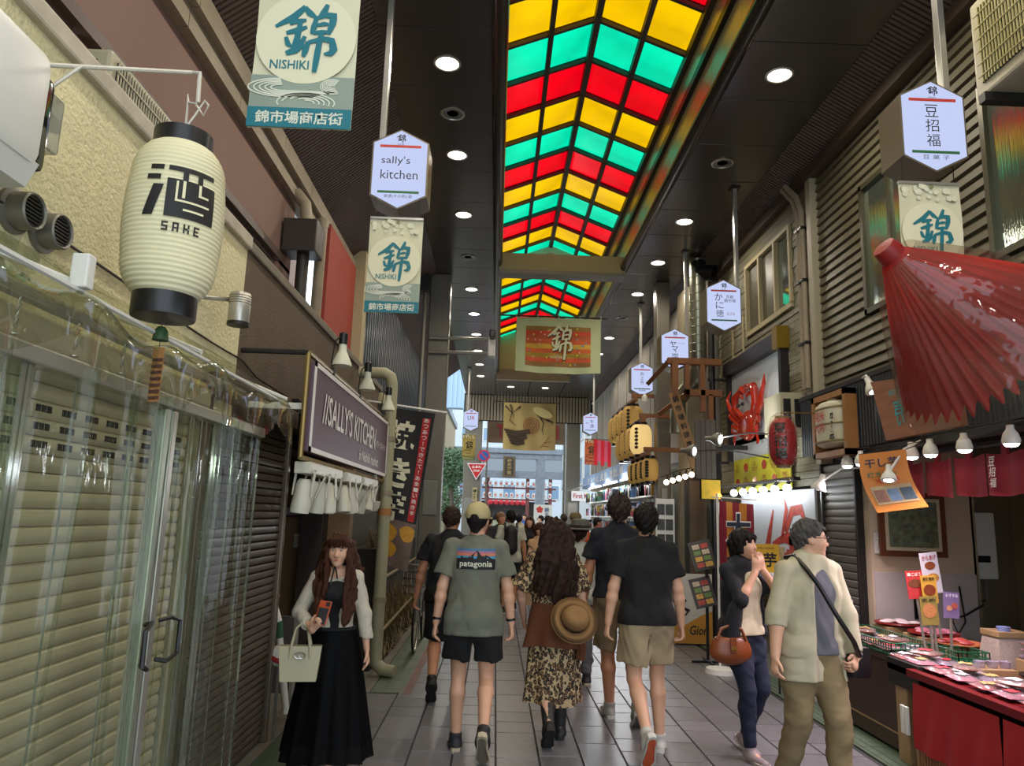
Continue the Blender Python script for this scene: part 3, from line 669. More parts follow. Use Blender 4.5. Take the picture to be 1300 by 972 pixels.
# ---- kitchen signboard
SX, SY0, SY1, SZ0, SZ1 = -1.15, 4.36, 7.44, 1.93, 2.475
sg = thing('shop_signboard', (SX, (SY0 + SY1) / 2, SZ0), "mauve SALLY'S KITCHEN signboard with white border on brackets", 'signboard')
F = fr((SX + .032, (SY0 + SY1) / 2, (SZ0 + SZ1) / 2), (0, 1, 0))
hw, hh = (SY1 - SY0) / 2, (SZ1 - SZ0) / 2
MB().bbox(SX - .03, SX + .03, SY0, SY1, SZ0, SZ1, .006).build('board', mat('mauve_board', '5d4652', .5, var=.05), sg)
bd = MB()
for (a, b, c, d) in ((-hw, hw, hh - .03, hh), (-hw, hw, -hh, -hh + .03), (-hw, -hw + .045, -hh, hh), (hw - .045, hw, -hh, hh)): bd.box(a, b, c, d, 0, .004, F)
bd.build('white_border', mat('sign_white', 'e9e4de', .5), sg)
fp = [(SX, SY0 - .05, SZ0 - .04), (SX, SY1 + .05, SZ0 - .04), (SX, SY1 + .05, SZ1 + .04), (SX, SY0 - .05, SZ1 + .04), (SX, SY0 - .05, SZ0 - .04)]
MB().tube([fp[0], fp[1]], .016, 8).tube([fp[2], fp[3]], .016, 8).tube([fp[3], fp[4]], .016, 8).tube([fp[1], fp[2]], .016, 8).build('pipe_frame', mat('brass_pipe', '8a7442', .35, m=.6), sg, True)
for y in (SY0 - .05, SY1 - .3):
    MB().tube([(-1.55, y, SZ1 + .04), (SX, y, SZ1 + .04)], .016, 8).build('bracket', m_dark, sg, True)
MB().bbox(-1.55, SX, SY0 + .02, SY0 + .06, 2.18, 2.22, .006).build('stay_bar', m_whitep, sg)
m_sw = mat('sign_white', 'e9e4de', .5)
tt = MB(); put_text(tt, "//SALLY'S KITCHEN", F, w=2.05, h=.2, c=(-.24, .03), z=.004, bold=.012)
put_text(tt, '-サリーズキッチン-', F, w=.58, h=.07, c=(1.12, -.0), z=.004, bold=.01)
put_text(tt, 'in Nishiki market', F, w=.95, h=.085, c=(.52, -.165), z=.004, bold=.008); tt.build('lettering', m_sw, sg)
# clip lamps on the sign's top pipe
def clip_lamp(c, lab):
    t = thing('clip_lamp', c, lab, 'lamp', 'clip lamps on the signboard')
    c = V(c)
    MB().lathe([(.07, -.02), (.066, .0), (.04, .06), (.028, .085), (.026, .13), (.0001, .13)], c + V((.06, 0, .06)), 20).build('shade', mat('lamp_white', 'cfd0b8', .4), t, True)
    MB().lathe([(.03, 0), (.03, .075), (.018, .085), (.0001, .085)], c + V((.06, 0, .19)), 12).build('socket', m_black, t, True)
    MB().lathe([(.0001, -.02), (.035, -.012), (.05, .01), (.03, .04)], c + V((.06, 0, .055)), 14).build('bulb', mat('lamp_glass', 'dfe0d4', .15), t, True)
    MB().tube([c, c + V((0, -.04, .06)), c + V((.02, -.06, .2)), c + V((.05, -.03, .24))], .005, 6).build('spring_arm', m_dark, t, True)
    MB().bbox(c.x - .02, c.x + .02, c.y - .02, c.y + .02, c.z - .03, c.z + .02, .004).build('clip', m_black, t)
for y, s in ((4.95, 'nearest white clip lamp on top of the mauve signboard'), (5.95, 'middle white clip lamp on top of the mauve signboard'), (7.15, 'farthest white clip lamp on top of the mauve signboard')): clip_lamp((SX, y, SZ1 + .05), s)
# spotlights under the sign
m_spw = mat('spot_white', 'cbc7b4', .4)
for gi, (a, b) in enumerate(((4.38, 5.3), (5.5, 6.05), (6.2, 6.9))):
    MB().bbox(SX - .05, SX + .05, a, b, SZ0 - .13, SZ0 - .06, .008).build('lighting_track', m_spw, label=('nearest', 'middle', 'farthest')[gi] + ' white lighting track under the mauve signboard', cat='light track')
q = random.Random(11)
for k, y in enumerate((4.45, 4.68, 4.85, 5.06, 5.22, 5.56, 5.80, 5.98, 6.28, 6.45, 6.6, 6.8)):
    t = thing('track_spotlight', (SX, y, SZ0 - .32), ('first second third fourth fifth sixth seventh eighth ninth tenth eleventh twelfth'.split()[k]) + ' white spotlight from the near end under the mauve signboard', 'spotlight', 'spotlights under the signboard')
    tilt = MX.Translation((SX, y, SZ0 - .16)) @ MX.Rotation(R(q.uniform(-10, 24)), 4, 'Y') @ MX.Rotation(R(q.uniform(-22, 22)), 4, 'X')
    MB(tilt).lathe([(.05, -.2), (.056, -.2), (.058, -.17), (.042, -.02), (.03, 0), (.0001, 0)], n=16).build('head', m_spw, t, True)
    MB(tilt).lathe([(.0001, -.185), (.05, -.19)], n=14).build('lens', mat('spot_dark', '4d4f4c', .15, m=.4), t)
    MB(tilt).box(-.06, -.052, -.012, .012, -.1, .06).box(.052, .06, -.012, .012, -.1, .06).box(-.06, .06, -.012, .012, .05, .06).build('yoke', m_spw, t)
dm = MB().lathe([(.0001, -.1), (.04, -.09), (.062, -.05), (.068, 0), (.02, .004), (.02, .25), (.0001, .25)], (SX, 7.0, SZ0 - .25), 18).build('dome_camera', m_cream, smooth=True, label='small white dome under the far end of the mauve signboard', cat='camera')
# ---- drain pipes
m_pipe = mat('beige_pipe', '9c9878', .5, var=.08)
dp = thing('downpipe', (-1.13, 7.6, 0), 'beige plastic drainpipe running down beside the yakiimo flag', 'pipe')
MB().tube([(-1.48, 7.6, 3.02), (-1.22, 7.6, 3.02), (-1.15, 7.6, 2.98), (-1.13, 7.6, 2.9), (-1.13, 7.6, .22), (-1.12, 7.6, .12), (-1.05, 7.58, .06), (-.93, 7.55, .05)], .062, 12).build('pipe', m_pipe, dp, True)
for z in (.7, 1.75, 2.3): MB().lathe([(.062, 0), (.069, 0), (.069, .05), (.062, .05)], (-1.13, 7.6, z), 14).build('clamp', m_trim, dp, True)
MB().lathe([(.063, 0), (.067, 0), (.067, .07), (.063, .07)], (-1.13, 7.6, 1.55), 14).build('tape_band', mat('orange_tape', 'a9713d', .6), dp, True)
hb = thing('rain_hopper', (-1.98, 6.75, 3.2), 'dark brown rain hopper and elbow pipe between pink and red walls', 'pipe')
MB().tube([(-2.05, 6.75, 4.62), (-1.95, 6.75, 4.5), (-1.92, 6.75, 4.3)], .06, 10).build('inlet_pipe', m_trim, hb, True)
MB().bbox(-2.1, -1.78, 6.6, 6.9, 3.98, 4.3, .01).build('hopper', mat('hopper_brown', '2e2721', .5), hb)
MB().tube([(-1.93, 6.75, 4.0), (-1.93, 6.75, 3.55), (-1.9, 6.75, 3.45), (-1.8, 6.76, 3.38), (-1.77, 6.77, 3.2)], .06, 10).build('elbow', mat('hopper_brown', '2e2721', .5), hb, True)
MB().tube([(-1.86, 7.1, 4.5), (-1.86, 7.1, 3.2)], .055, 10).build('grey_pipe', m_trim, hb, True)
# ---- recess: framed picture, sockets, prop stuff
pf = thing('framed_picture', (-2.1, 7.7, 1.52), 'dark picture with white mount on the wall behind the woman', 'picture')
F = fr((-2.12, 7.71, 1.86), (1, 0, 0)); 
MB().box(-.26, .26, -.36, .36, 0, .03, F).build('frame', mat('red_wood', '4a221c', .5), pf)
MB().box(-.235, .235, -.335, .335, .03, .034, F).build('mount', mat('grey_mount', '8f8b86', .7), pf)
MB().box(-.16, .16, -.26, .26, .034, .037, F).build('picture', mat('dark_gold_print', '4a3a16', .5, var=.9, vs=9), pf)
for k, u in enumerate((-2.2, -2.0)): MB().bbox(u - .05, u + .05, 7.70, 7.72, 1.2, 1.34, .005).build('wall_socket', m_cream, label=('left' if k == 0 else 'right') + ' pale wall socket under the dark framed picture', cat='socket')
hs = thing('leaning_umbrella', (-1.62, 5.62, 0), 'white stick with green and red handle leaning by the dark shutter', 'umbrella')
MB().tube([(-1.55, 6.0, .05), (-1.62, 5.9, .62)], .028, 10).build('shaft', m_whitep, hs, True)
MB().tube([(-1.62, 5.9, .62), (-1.63, 5.88, .74)], .03, 10).build('green_band', mat('green_band', '2c5a3e', .5), hs, True)
MB().tube([(-1.63, 5.88, .74), (-1.66, 5.86, .84), (-1.70, 5.86, .86)], .027, 10).build('crook', m_whitep, hs, True)
MB().ell((-1.68, 5.86, .93), (.05, .05, .03)).build('red_knob', mat('red_plastic', 'a3261c', .4), hs, True)
hl = thing('toy_ball', (-1.5, 5.52, .48), 'small white ball with a red and blue band beside the handbag', 'ball')
MB().ell((-1.5, 5.5, .56), .075).build('ball', m_whitep, hl, True)
MB(MX.Translation((-1.5, 5.5, .545)) @ MX.Rotation(R(25), 4, 'Y')).lathe([(.07, -.02), (.079, -.012), (.079, .012), (.07, .02)], n=20).build('red_band', mat('red_plastic', 'a3261c', .4), hl, True)
MB().tube([(-1.5, 5.5, .5), (-1.5, 5.52, .0)], .012, 6).build('stick', m_steel, hl)
bx = thing('standing_sign', (-1.62, 6.25, 0), 'grey framed panel standing on the floor of the recessed shop', 'sign')
MB().bbox(-1.9, -1.62, 6.3, 6.33, .12, .72, .006).build('panel', mat('greypanel', '4c4a47', .5), bx)
MB().bbox(-1.62, -1.585, 6.29, 6.34, .0, .72, .005).bbox(-1.935, -1.9, 6.29, 6.34, 0, .72, .005).build('frame', m_alu, bx)
# ---- brushwood fence and bicycle
bf = thing('brushwood_fence', (-1.3, 9.6, 0), 'fence of bundled brown brushwood behind the drainpipe', 'fence')
q = random.Random(8); b = MB()
for k in range(2600):
    y = q.uniform(8.02, 11.4); z = q.uniform(0, 1.28); x = -1.18 + .03 * q.random() - .12 * z
    a = R(q.gauss(38, 14)) * (1 if q.random() < .85 else -1); l = q.uniform(.12, .3); w = q.uniform(.004, .011)
    b.add([(x, y - l * math.cos(a), max(0.005, z + l * math.sin(a))), (x + .006, y + l * math.cos(a), max(.005, z - l * math.sin(a))), (x + .006, y + l * math.cos(a) + w, max(.005, z - l * math.sin(a) + w)), (x, y - l * math.cos(a) + w, max(.005, z + l * math.sin(a) + w)), (x + .015, y, max(.01, z + w * .5))],
          [(0, 1, 4), (1, 2, 4), (2, 3, 4), (3, 0, 4)])
b.build('twigs', mat('brushwood', '7a6a44', .8, var=.5, vs=20), bf, kind='stuff')
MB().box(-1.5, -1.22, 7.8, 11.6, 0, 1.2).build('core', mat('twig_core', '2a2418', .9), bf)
for z in (.35, .9): MB().tube([(-1.15, 7.8, z), (-1.2, 11.6, z)], .018, 6).build('binding_rail', mat('bamboo', '75663f', .6), bf)
bk = thing('bicycle', (-.85, 9.3, 0), 'bicycle parked by the brushwood fence behind the man in black', 'bicycle')
for y in (8.85, 9.85):
    T = MX.Translation((-.88, y, .325)) @ MX.Rotation(R(90), 4, 'Y')
    MB().tube([T @ V((.31 * math.cos(t), .31 * math.sin(t), 0)) for t in np.linspace(0, 2 * PI, 33)], .016, 6).build('wheel', m_black, bk, True)
    MB().tube([T @ V((.29 * math.cos(t), .29 * math.sin(t), 0)) for t in np.linspace(0, 2 * PI, 33)], .008, 6).build('rim', m_alu, bk, True)
    b = MB()
    for k in range(18): b.cyl(T @ V((0, 0, .01)), T @ V((.29 * math.cos(k * PI / 9), .29 * math.sin(k * PI / 9), 0)), .0016, n=4)
    b.build('spokes', m_alu, bk, kind='stuff')
MB().tube([(-.88, 8.85, .33), (-.88, 9.0, .8), (-.88, 9.02, .95)], .014, 6).tube([(-.88, 9.0, .75), (-.88, 9.35, .35), (-.88, 9.85, .33), (-.88, 9.5, .8)], .015, 6).tube([(-.88, 9.5, .82), (-.88, 9.35, .35)], .014, 6).build('frame', mat('bike_silver', '8d8f8f', .3, m=.6), bk, True)
MB().bbox(-.95, -.81, 9.4, 9.66, .84, .9, .02).build('saddle', m_black, bk)
MB().tube([(-1.12, 9.12, 1.0), (-.95, 9.0, .97), (-.81, 9.0, .97), (-.64, 9.12, 1.0)], .012, 6).build('handlebar', m_alu, bk, True)
b = MB()
for k in range(7):
    for z in (.68, .76, .84, .92): b.box(-1.02, -.74, 8.6 - .0, 8.604, z, z + .006).box(-1.02, -1.016, 8.6, 8.86, z, z + .006).box(-.744, -.74, 8.6, 8.86, z, z + .006)
    b.box(-1.02 + .046 * k, -1.016 + .046 * k, 8.6, 8.604, .68, .95)
b.build('wire_basket', m_alu, bk)
# ---- overhead arm with camera on the column
am = thing('camera_arm', (-.9, 12, 4.5), 'white pipe arm with a security camera fixed to the grey column', 'security camera')
za = at(600, 440, y=12).z
for dz in (.0, .24): MB().tube([(-1.2, 11.95, za + dz - .12), (.1 - .28, 11.95, za + dz - .12)], .03, 8).build('arm', m_alu, am, True)
MB().bbox(-.22, .0 - .1, 11.85, 12.05, za - .18, za + .18, .02).build('mount', m_whitep, am)
MB().bbox(-.2, -.1, 11.65, 12.0, za + .1, za + .22, .02).build('camera_body', m_black, am)
cp = thing('conduit_box', (-1.3, 11.8, 4.9), 'grey junction box with a long conduit beside the left column', 'conduit')
MB().bbox(-1.42, -1.22, 11.7, 11.95, 5.2, 5.5, .01).build('box', m_dark, cp)
MB().tube([(-1.30, 11.85, 5.2), (-1.30, 11.85, .4)], .035, 8).build('conduit', m_alu, cp, True)
# ================================================================= HANGING SIGNS AND BANNERS
m_case = mat('sign_case', '6d6450', .4, m=.3)
m_face = emat('lit_face', 'cdd8ff', .92)
m_red = mat('sign_red', 'c23a2c', .5); m_grn = mat('sign_green', '2f6b3c', .5)
m_txt = mat('sign_text', '24242c', .5)
HEXP = [(-.195, -.2), (-.195, .2), (0, .3), (.195, .2), (.195, -.2), (0, -.3)]
def light_box(x, y, z, label, lines, pole=True, px=-.16, small=None, accent=None, lines_h=.1, detail=True):
    t = thing('hanging_sign', (x, y, z - .3), label, 'sign', 'lit hexagonal shop signs hung from the arcade ceiling')
    F = fr((x, y, z), (1, 0, 0))
    MB(F).prism([(p[0] * 1.06, p[1] * 1.04) for p in HEXP][::-1], -.26, .0).build('case', m_case, t)
    fc = MB(F).prism(HEXP[::-1], 0, .004).build('lit_panel', m_face, t)
    MB(F).box(-.15, .15, .165, .185, .004, .006).build('red_bar', m_red, t)
    MB(F).box(-.15, .15, -.19, -.172, .004, .006).build('green_bar', m_grn, t)
    b = MB(); nishiki(b, F, -.035, .2, .07, .07, .005)
    if detail: put_text(b, 'NISHIKI', F, w=.05, c=(.0, .193), z=.005)
    b.build('crest', m_txt, t)
    b = MB()
    for (s, k) in lines: put_text(b, s, F, z=.005, **k)
    b.build('lettering', m_txt, t)
    if accent:
        b = MB()
        for (s, k) in accent: put_text(b, s, F, z=.0055, **k)
        b.build('accent_lettering', m_red, t)
    if pole:
        MB().bbox(x + px - .022, x + px + .022, y + .1, y + .16, z + .15, 5.6, .004).build('pole', m_alu, t)
        MB().box(x + px - .06, x + px + .06, y + .07, y + .19, 5.585, 5.6).build('ceiling_plate', m_dark, t)
    return t
light_box(-.785, 5, 4.05, "lit hexagonal sign reading sally's kitchen", [("sally's", dict(w=.21, h=.075, c=(-.03, .06))), ('kitchen', dict(w=.27, h=.07, c=(0, -.045))), ('飲食(その他)/酒', dict(w=.2, h=.03, c=(0, -.215)))])
light_box(2.675, 4.2, 4.09, 'lit hexagonal bean shop sign above the red umbrella', [('豆', dict(h=.085, w=.085, c=(-.01, .1))), ('招', dict(h=.085, w=.085, c=(-.01, -.0))), ('福', dict(h=.085, w=.085, c=(-.01, -.1))), ('豆 菓 子', dict(w=.17, h=.03, c=(0, -.215)))], px=.17)
light_box(2.58, 8.2, 4.075, 'lit hexagonal sign with brush lettering in front of the tiled wall window', [('か', dict(h=.09, w=.09, c=(-.06, .1))), ('に', dict(h=.085, w=.09, c=(-.05, -.0))), ('徳', dict(h=.085, w=.09, c=(-.05, -.1))), ('京都\n錦市場', dict(h=.09, c=(.07, .08)))], px=.2, accent=[('はさみ', dict(w=.09, h=.04, c=(.08, -.1)))])
light_box(2.54, 10.4, 4.045, 'lit hexagonal sign hanging behind the wooden beam', [('ヤ', dict(h=.09, w=.1, c=(-.03, .08))), ('マ', dict(h=.09, w=.09, c=(0, -.0))), ('岸', dict(h=.09, w=.1, c=(0, -.1))), ('京つけもの', dict(h=.02, w=.1, c=(.09, .09)))], px=.2)
light_box(2.61, 13.2, 4.12, 'lit hexagonal sign above the tan paper lanterns', [('向', dict(h=.07, c=(0, .1))), ('上', dict(h=.07, c=(0, .02))), ('合', dict(h=.07, c=(0, -.06))), ('京漬物', dict(w=.13, h=.03, c=(0, -.215)))], px=0)
light_box(-.76, 20, 4.12, 'distant lit hexagonal sign reading UR', [('U', dict(h=.11, w=.09, c=(-.05, .05)))], accent=[('R', dict(h=.11, w=.09, c=(.06, .05)))], px=-.1)
light_box(2.53, 20, 4.12, 'distant lit hexagonal sign above the orange banner', [('牛\n逸', dict(h=.22, c=(.04, .0))), ('肉まん', dict(h=.05, w=.1, c=(-.08, .02)))], px=.1)
m_teal = mat('teal_print', '14707c', .6); m_bcream = mat('banner_cream', 'd2cfae', .7, var=.05, vs=3)
m_swirl = mat('swirl_grey', '8f9b8c', .65, var=.08, vs=4); m_line = mat('swirl_line', 'd6d8c4', .6); m_disc = mat('moon_cream', 'e0dcbb', .7)
m_flow = mat('flower_white', 'dcdcc0', .6); m_leaf = mat('leaf_olive', '7d8150', .6)
def banner(x, y, zt, w, h, label, scheme=None, cut=None, yaw=0):
    t = thing('market_banner', (x, y, zt - h), label, 'banner', 'printed market banners hung under the lit signs')
    F = fr((x, y, zt - h), (math.cos(yaw), math.sin(yaw), 0)); k = scheme or {}
    MB(F).grid(lambda u, v: (-w / 2 + w * u, h * v, .004 * math.sin(9 * v + 2 * u)), 6, 14).build('cloth', k.get('bg', m_bcream), t, 2)
    MB(F).box(-w / 2, w / 2, h * .0, h * .31, .006, .009).build('water_print', k.get('water', m_swirl), t)
    n = 40; cy = h * .54; rr_ = w * .49
    MB(F).prism([(rr_ * math.cos(2 * PI * i / n), cy + rr_ * math.sin(2 * PI * i / n)) for i in range(n)], .009, .0105).build('moon_print', k.get('disc', m_disc), t)
    b = MB(F)
    for i in range(5):
        r_ = w * (.34 - .055 * i); b.ribbon([(-w * .18 + r_ * 1.0 * math.cos(a), h * .235 + r_ * .28 * math.sin(a)) for a in np.linspace(R(95), R(275), 14)] + [(w * (.12 + .05 * i), h * .235 - r_ * .26)], w * .014, .0105)
        r_ = w * (.28 - .05 * i); b.ribbon([(w * .05 + r_ * math.cos(a), h * .15 + r_ * .35 * math.sin(a)) for a in np.linspace(R(-20), R(200 - 25 * i), 14)], w * .014, .0105)
        b.ribbon([(w * .3 + (w * .04 + .02 * w * i) * math.cos(a), h * .25 + (h * .008 + h * .009 * i) * math.sin(a)) for a in np.linspace(R(60), R(300), 10)], w * .012, .0105)
    b.build('swirl_print', k.get('line', m_line), t)
    b = MB(F); b.box(-w / 2, w / 2, 0, h * .115, .0125, .0145); b.build('name_band', k.get('band', m_teal), t)
    b = MB(); nishiki(b, F, -w * .32, h * .33, w * .62, h * .42, .0125); put_text(b, 'NISHIKI', F, w=w * .38, h=h * .055, c=(-w * .14, h * .375), z=.0125, bold=.012); b.build('lettering', k.get('ink', m_teal), t)
    lettering('錦市場商店街', F, k.get('line', m_line), t, w=w * .84, h=h * .075, c=(0, h * .057), z=.0155, bold=.02)
    q = random.Random(4); b = MB(F); g = MB(F)
    for i in range(26):
        u = q.uniform(-w * .46, w * .46); v = h * (.97 - abs(q.gauss(0, .05)) - (.10 if u > w * .2 else 0) * q.random()); r_ = w * q.uniform(.028, .05)
        if q.random() < .7:
            for p in range(5): b.lathe([(.0001, .001), (r_ * .55, 0)], (u + r_ * .6 * math.cos(p * 1.257), v + r_ * .6 * math.sin(p * 1.257), .0125), 6)
        else: g.lathe([(.0001, .0005), (r_, 0)], (u, v, .0118), 7)
    b.build('flower_print', m_flow, t, kind='stuff'); g.build('leaf_print', k.get('leaf', m_leaf), t, kind='stuff')
    MB(F).box(-w / 2, w / 2, h - .008, h + .008, -.006, .014).build('top_rod', m_alu, t)
    for s in (-1, 1): MB(F).cyl((s * w * .42, h, 0), (s * w * .42, h + .17, 0), .003, n=5).build('cord', m_dark, t)
    return t
banner(-.80, 2.6, 3.72, .395, .70, 'large cream and teal NISHIKI banner at the top left, nearest the camera')
banner(-.78, 5.0, 3.665, .38, .70, "cream and teal NISHIKI banner under the sally's kitchen sign")
banner(2.645, 4.25, 3.722, .39, .70, 'cream and teal NISHIKI banner half hidden behind the red umbrella')
banner(-.79, 20, 3.72, .36, .70, 'distant yellow market banner under the UR sign', dict(bg=mat('b_yel', 'a8944a', .7), disc=mat('b_yel2', 'b5a055', .7), water=mat('b_yel3', '93803f', .7), line=mat('b_yl', 'c2b370', .7), band=mat('b_grn', '4e6a44', .7), ink=mat('b_ink', '2c2a24', .7)))
banner(2.56, 20, 3.70, .36, .70, 'distant orange market banner on the right under a lit sign', dict(bg=mat('b_or', 'c25a2a', .7), disc=mat('b_or2', 'cc6a34', .7), water=mat('b_or3', 'a4431f', .7), line=mat('b_ol', 'd98a55', .7), band=mat('b_ob', 'a33d1c', .7), ink=mat('b_ink', '2c2a24', .7)))
# ---- orange cloth with the market character
def cloth_hang(name, x0, x1, y, z0, z1, label, m, cat='banner'):
    t = thing(name, ((x0 + x1) / 2, y, z0), label, cat); F = fr(((x0 + x1) / 2, y, z0), (1, 0, 0)); w = x1 - x0; h = z1 - z0
    fn = lambda u, v: (-w / 2 + w * u, h * v - .03 * math.sin(PI * u) * (1 - v), .02 * math.sin(16 * u + 3 * v) * (1 - .5 * v))
    MB(F).grid(fn, 40, 14).build('cloth', m, t, 2)
    MB().tube([(x0 - .3, y, z1 + .02), (x1 + .12, y, z1 + .02)], .015, 6).build('hanging_pole', m_dark, t)
    for k in range(5): MB(F).box(-w / 2 + w * k / 4 - .012, -w / 2 + w * k / 4 + .012, h - .01, h + .05, -.01, .012).build('loop', m, t)
    for xa, xb in ((x0 - .3, x0 - .32), (x1 + .12, x1 + .21)): MB().tube([(xa, y, z1 + .02), (xb, y, 5.6)], .004, 5).build('suspension_wire', m_dark, t)
    return t, F, w, h, fn
t, F, w, h, fn = cloth_hang('hanging_cloth', .255, 1.745, 12.5, 4.06, 5.03, 'orange patterned cloth with cream border and market character, hung across the skylight', mat('cloth_cream', 'c6cd9e', .7, var=.04))
onc = lambda u, v, d: (fn(u, v)[0], fn(u, v)[1], fn(u, v)[2] + d)
cols = ['9a6a34', 'd0582c', 'b08a2c', 'd8642c', 'd8a83a', 'd46030', 'c05a30', 'd24c2c', '9a7434']
for i, c in enumerate(cols):
    a = .12 + .72 * i / 9; b_ = .12 + .72 * (i + 1) / 9
    MB(F).grid(lambda u, v: onc(.115 + .765 * u, a + (b_ - a) * v, .008), 30, 2).build('dyed_stripe', mat('stripe_' + c, c, .7, var=.25, vs=5, st=(1, 1, 4)), t, 2)
b = MB(); nishiki(b, F, -.19, h * .2, .44, .64, .035); b.build('lettering_shadow', mat('dark_brown', '2c241f', .6), t)
b = MB(); nishiki(b, F, -.20, h * .215, .44, .64, .04); put_text(b, 'NISHIKI', F, w=.24, h=.05, c=(-.02, h * .26), z=.04); b.build('lettering', mat('cloth_letter', 'ddd9b2', .7), t)
q = random.Random(6); dots = [MB() for _ in range(3)]
for k in range(34):
    u, v = q.uniform(.14, .86), q.uniform(.15, .82); p = F @ V(onc(u, v, .012)); dots[k % 3].lathe([(.0001, .003), (.018, 0)], (0, 0, 0), 8, fr(p, (1, 0, 0)))
for b, c, n in zip(dots, ('d8c83c', '9a9aa0', 'e0a08a'), ('y', 'g', 'p')): b.build('dots', mat('dot_' + n, c, .6), t)
# ---- tan cloth with chrysanthemum and crane
m_tan = mat('cloth_tan', 'a38d55', .7, var=.08, vs=3)
t, F, w, h, fn = cloth_hang('hanging_cloth', .15, 1.73, 22, 3.53, 4.94, 'tan cloth painted with chrysanthemum and crane at the arcade mouth', m_tan)
m_dk = mat('print_dark', '33231a', .7); m_rd = mat('print_rust', '8a4a2a', .7); m_gd = mat('print_gold', 'c9b778', .7)
b = MB(F)
for r_ in range(6):
    for k in range(-6 + r_ // 2, 7 - r_ // 2):
        u, v = -.38 + k * .06 * (1 - .05 * r_) + (.03 if r_ % 2 else 0), .52 - .075 * r_ + .01 * abs(k)
        b.prism([(u + .03 * math.cos(a), v + .042 * math.sin(a)) for a in np.linspace(0, 2 * PI, 8)[:-1]], .03, .034)
b.build('petal_print', m_dk, t)
b = MB(F); b.prism([(.38 + .3 * math.cos(a), 1.12 + .14 * math.sin(a) - .1 * math.cos(a)) for a in np.linspace(0, 2 * PI, 24)[:-1]], .03, .034); b.build('wing_print', m_gd, t)
b = MB(F)
for pts in ([(.1, 1.2), (.25, 1.02), (.45, .92), (.7, .8)], [(.3, 1.0), (.42, .8), (.38, .62), (.42, .45)], [(.5, .92), (.72, .84), (.68, .75)], [(-.75, 1.3), (-.55, 1.1), (-.6, .85), (-.4, .7)], [(-.6, 1.35), (-.5, .95)], [(-.3, 1.3), (-.5, 1.1)]):
    b.ribbon(pts, [.05] + [.03] * (len(pts) - 2) + [.01], .031)
b.build('branch_print', m_dk, t, kind='stuff')
b = MB(F); c = (.05, .72)
for k in range(4): b.ribbon([(c[0] + (.06 + .06 * k) * math.cos(a), c[1] + (.06 + .06 * k) * math.sin(a)) for a in np.linspace(0, 2 * PI, 20)], .022, .031)
for pts in ([(.3, .05), (.45, .2), (.6, .4)], [(.45, .2), (.65, .25)], [(.4, .12), (.6, .1)]): b.ribbon(pts, .02, .031)
b.build('fan_print', m_rd, t)
# ---- yakiimo flag on the left
fl = thing('shop_flag', (-1.0, 7.9, 1.3), 'black vertical flag for baked sweet potato with red strip', 'flag')
m_fb = mat('flag_black', '1d1b1b', .75)
TLc, TRc, BRc, BLc = at(492, 516, y=7.95), at(553, 525, y=7.95), at(517, 726, y=7.95), at(478, 712, y=7.95)
def flp(u, v, d=0.):
    p = TLc.lerp(TRc, u).lerp(BLc.lerp(BRc, u), 1 - v); return (p.x, p.y - d + .02 * math.sin(5 * u + 6 * v), p.z)
MB().grid(lambda u, v: flp(u, v), 12, 24).build('cloth', m_fb, fl, 2)
MB().grid(lambda u, v: flp(.76 + .17 * u, .30 + .66 * v, .005), 2, 16).build('red_strip', mat('flag_red', 'b3201f', .7), fl, 2)
def on_flag(mb, s, u, v, w_, h_, bold=.0):
    vs, fs, tw, th = text_mesh(s, bold); mb.add([flp(u + q.x / tw * w_, v + q.y / th * h_, .010) for q in vs], fs)
b = MB()
for s, v, u in (('焼', .83, .36), ('き', .585, .36), ('芋', .37, .36)): on_flag(b, s, u, v, .58, .19, .03)
b.build('lettering', mat('flag_cream', 'd8d2b4', .7), fl)
b = MB()
for k, s in enumerate('あつあつ！できたて！あまーい焼き芋'):
    if s != '！': on_flag(b, s, .845, .945 - .037 * k, .11, .027, .01)
    else: on_flag(b, '!', .845, .945 - .037 * k, .02, .027, .01)
b.build('strip_lettering', mat('flag_white', 'e6e0d8', .7), fl)
MB().grid(lambda u, v: flp(u, .29 * v, .004), 8, 8).build('picture_print', mat('potato_photo', '6d5a52', .6, var=.5, vs=7), fl, 2)
for (u, v, ru, rv) in ((.22, .2, .3, .06), (.3, .1, .26, .05), (.82, .22, .22, .05)):
    MB().add([flp(min(1., max(0., u + ru * math.cos(a) * (1 + .1 * math.sin(3 * a)))), v + rv * math.sin(a), .009) for a in np.linspace(0, 2 * PI, 20)[:-1]], [tuple(range(19))]).build('potato_print', mat('potato_yellow', 'c8922a', .6, var=.2, vs=30), fl)
MB().tube([TLc + V((-.25, 0, .06)), TRc + V((.12, 0, .015))], .012, 6).build('cross_pole', m_whitep, fl)
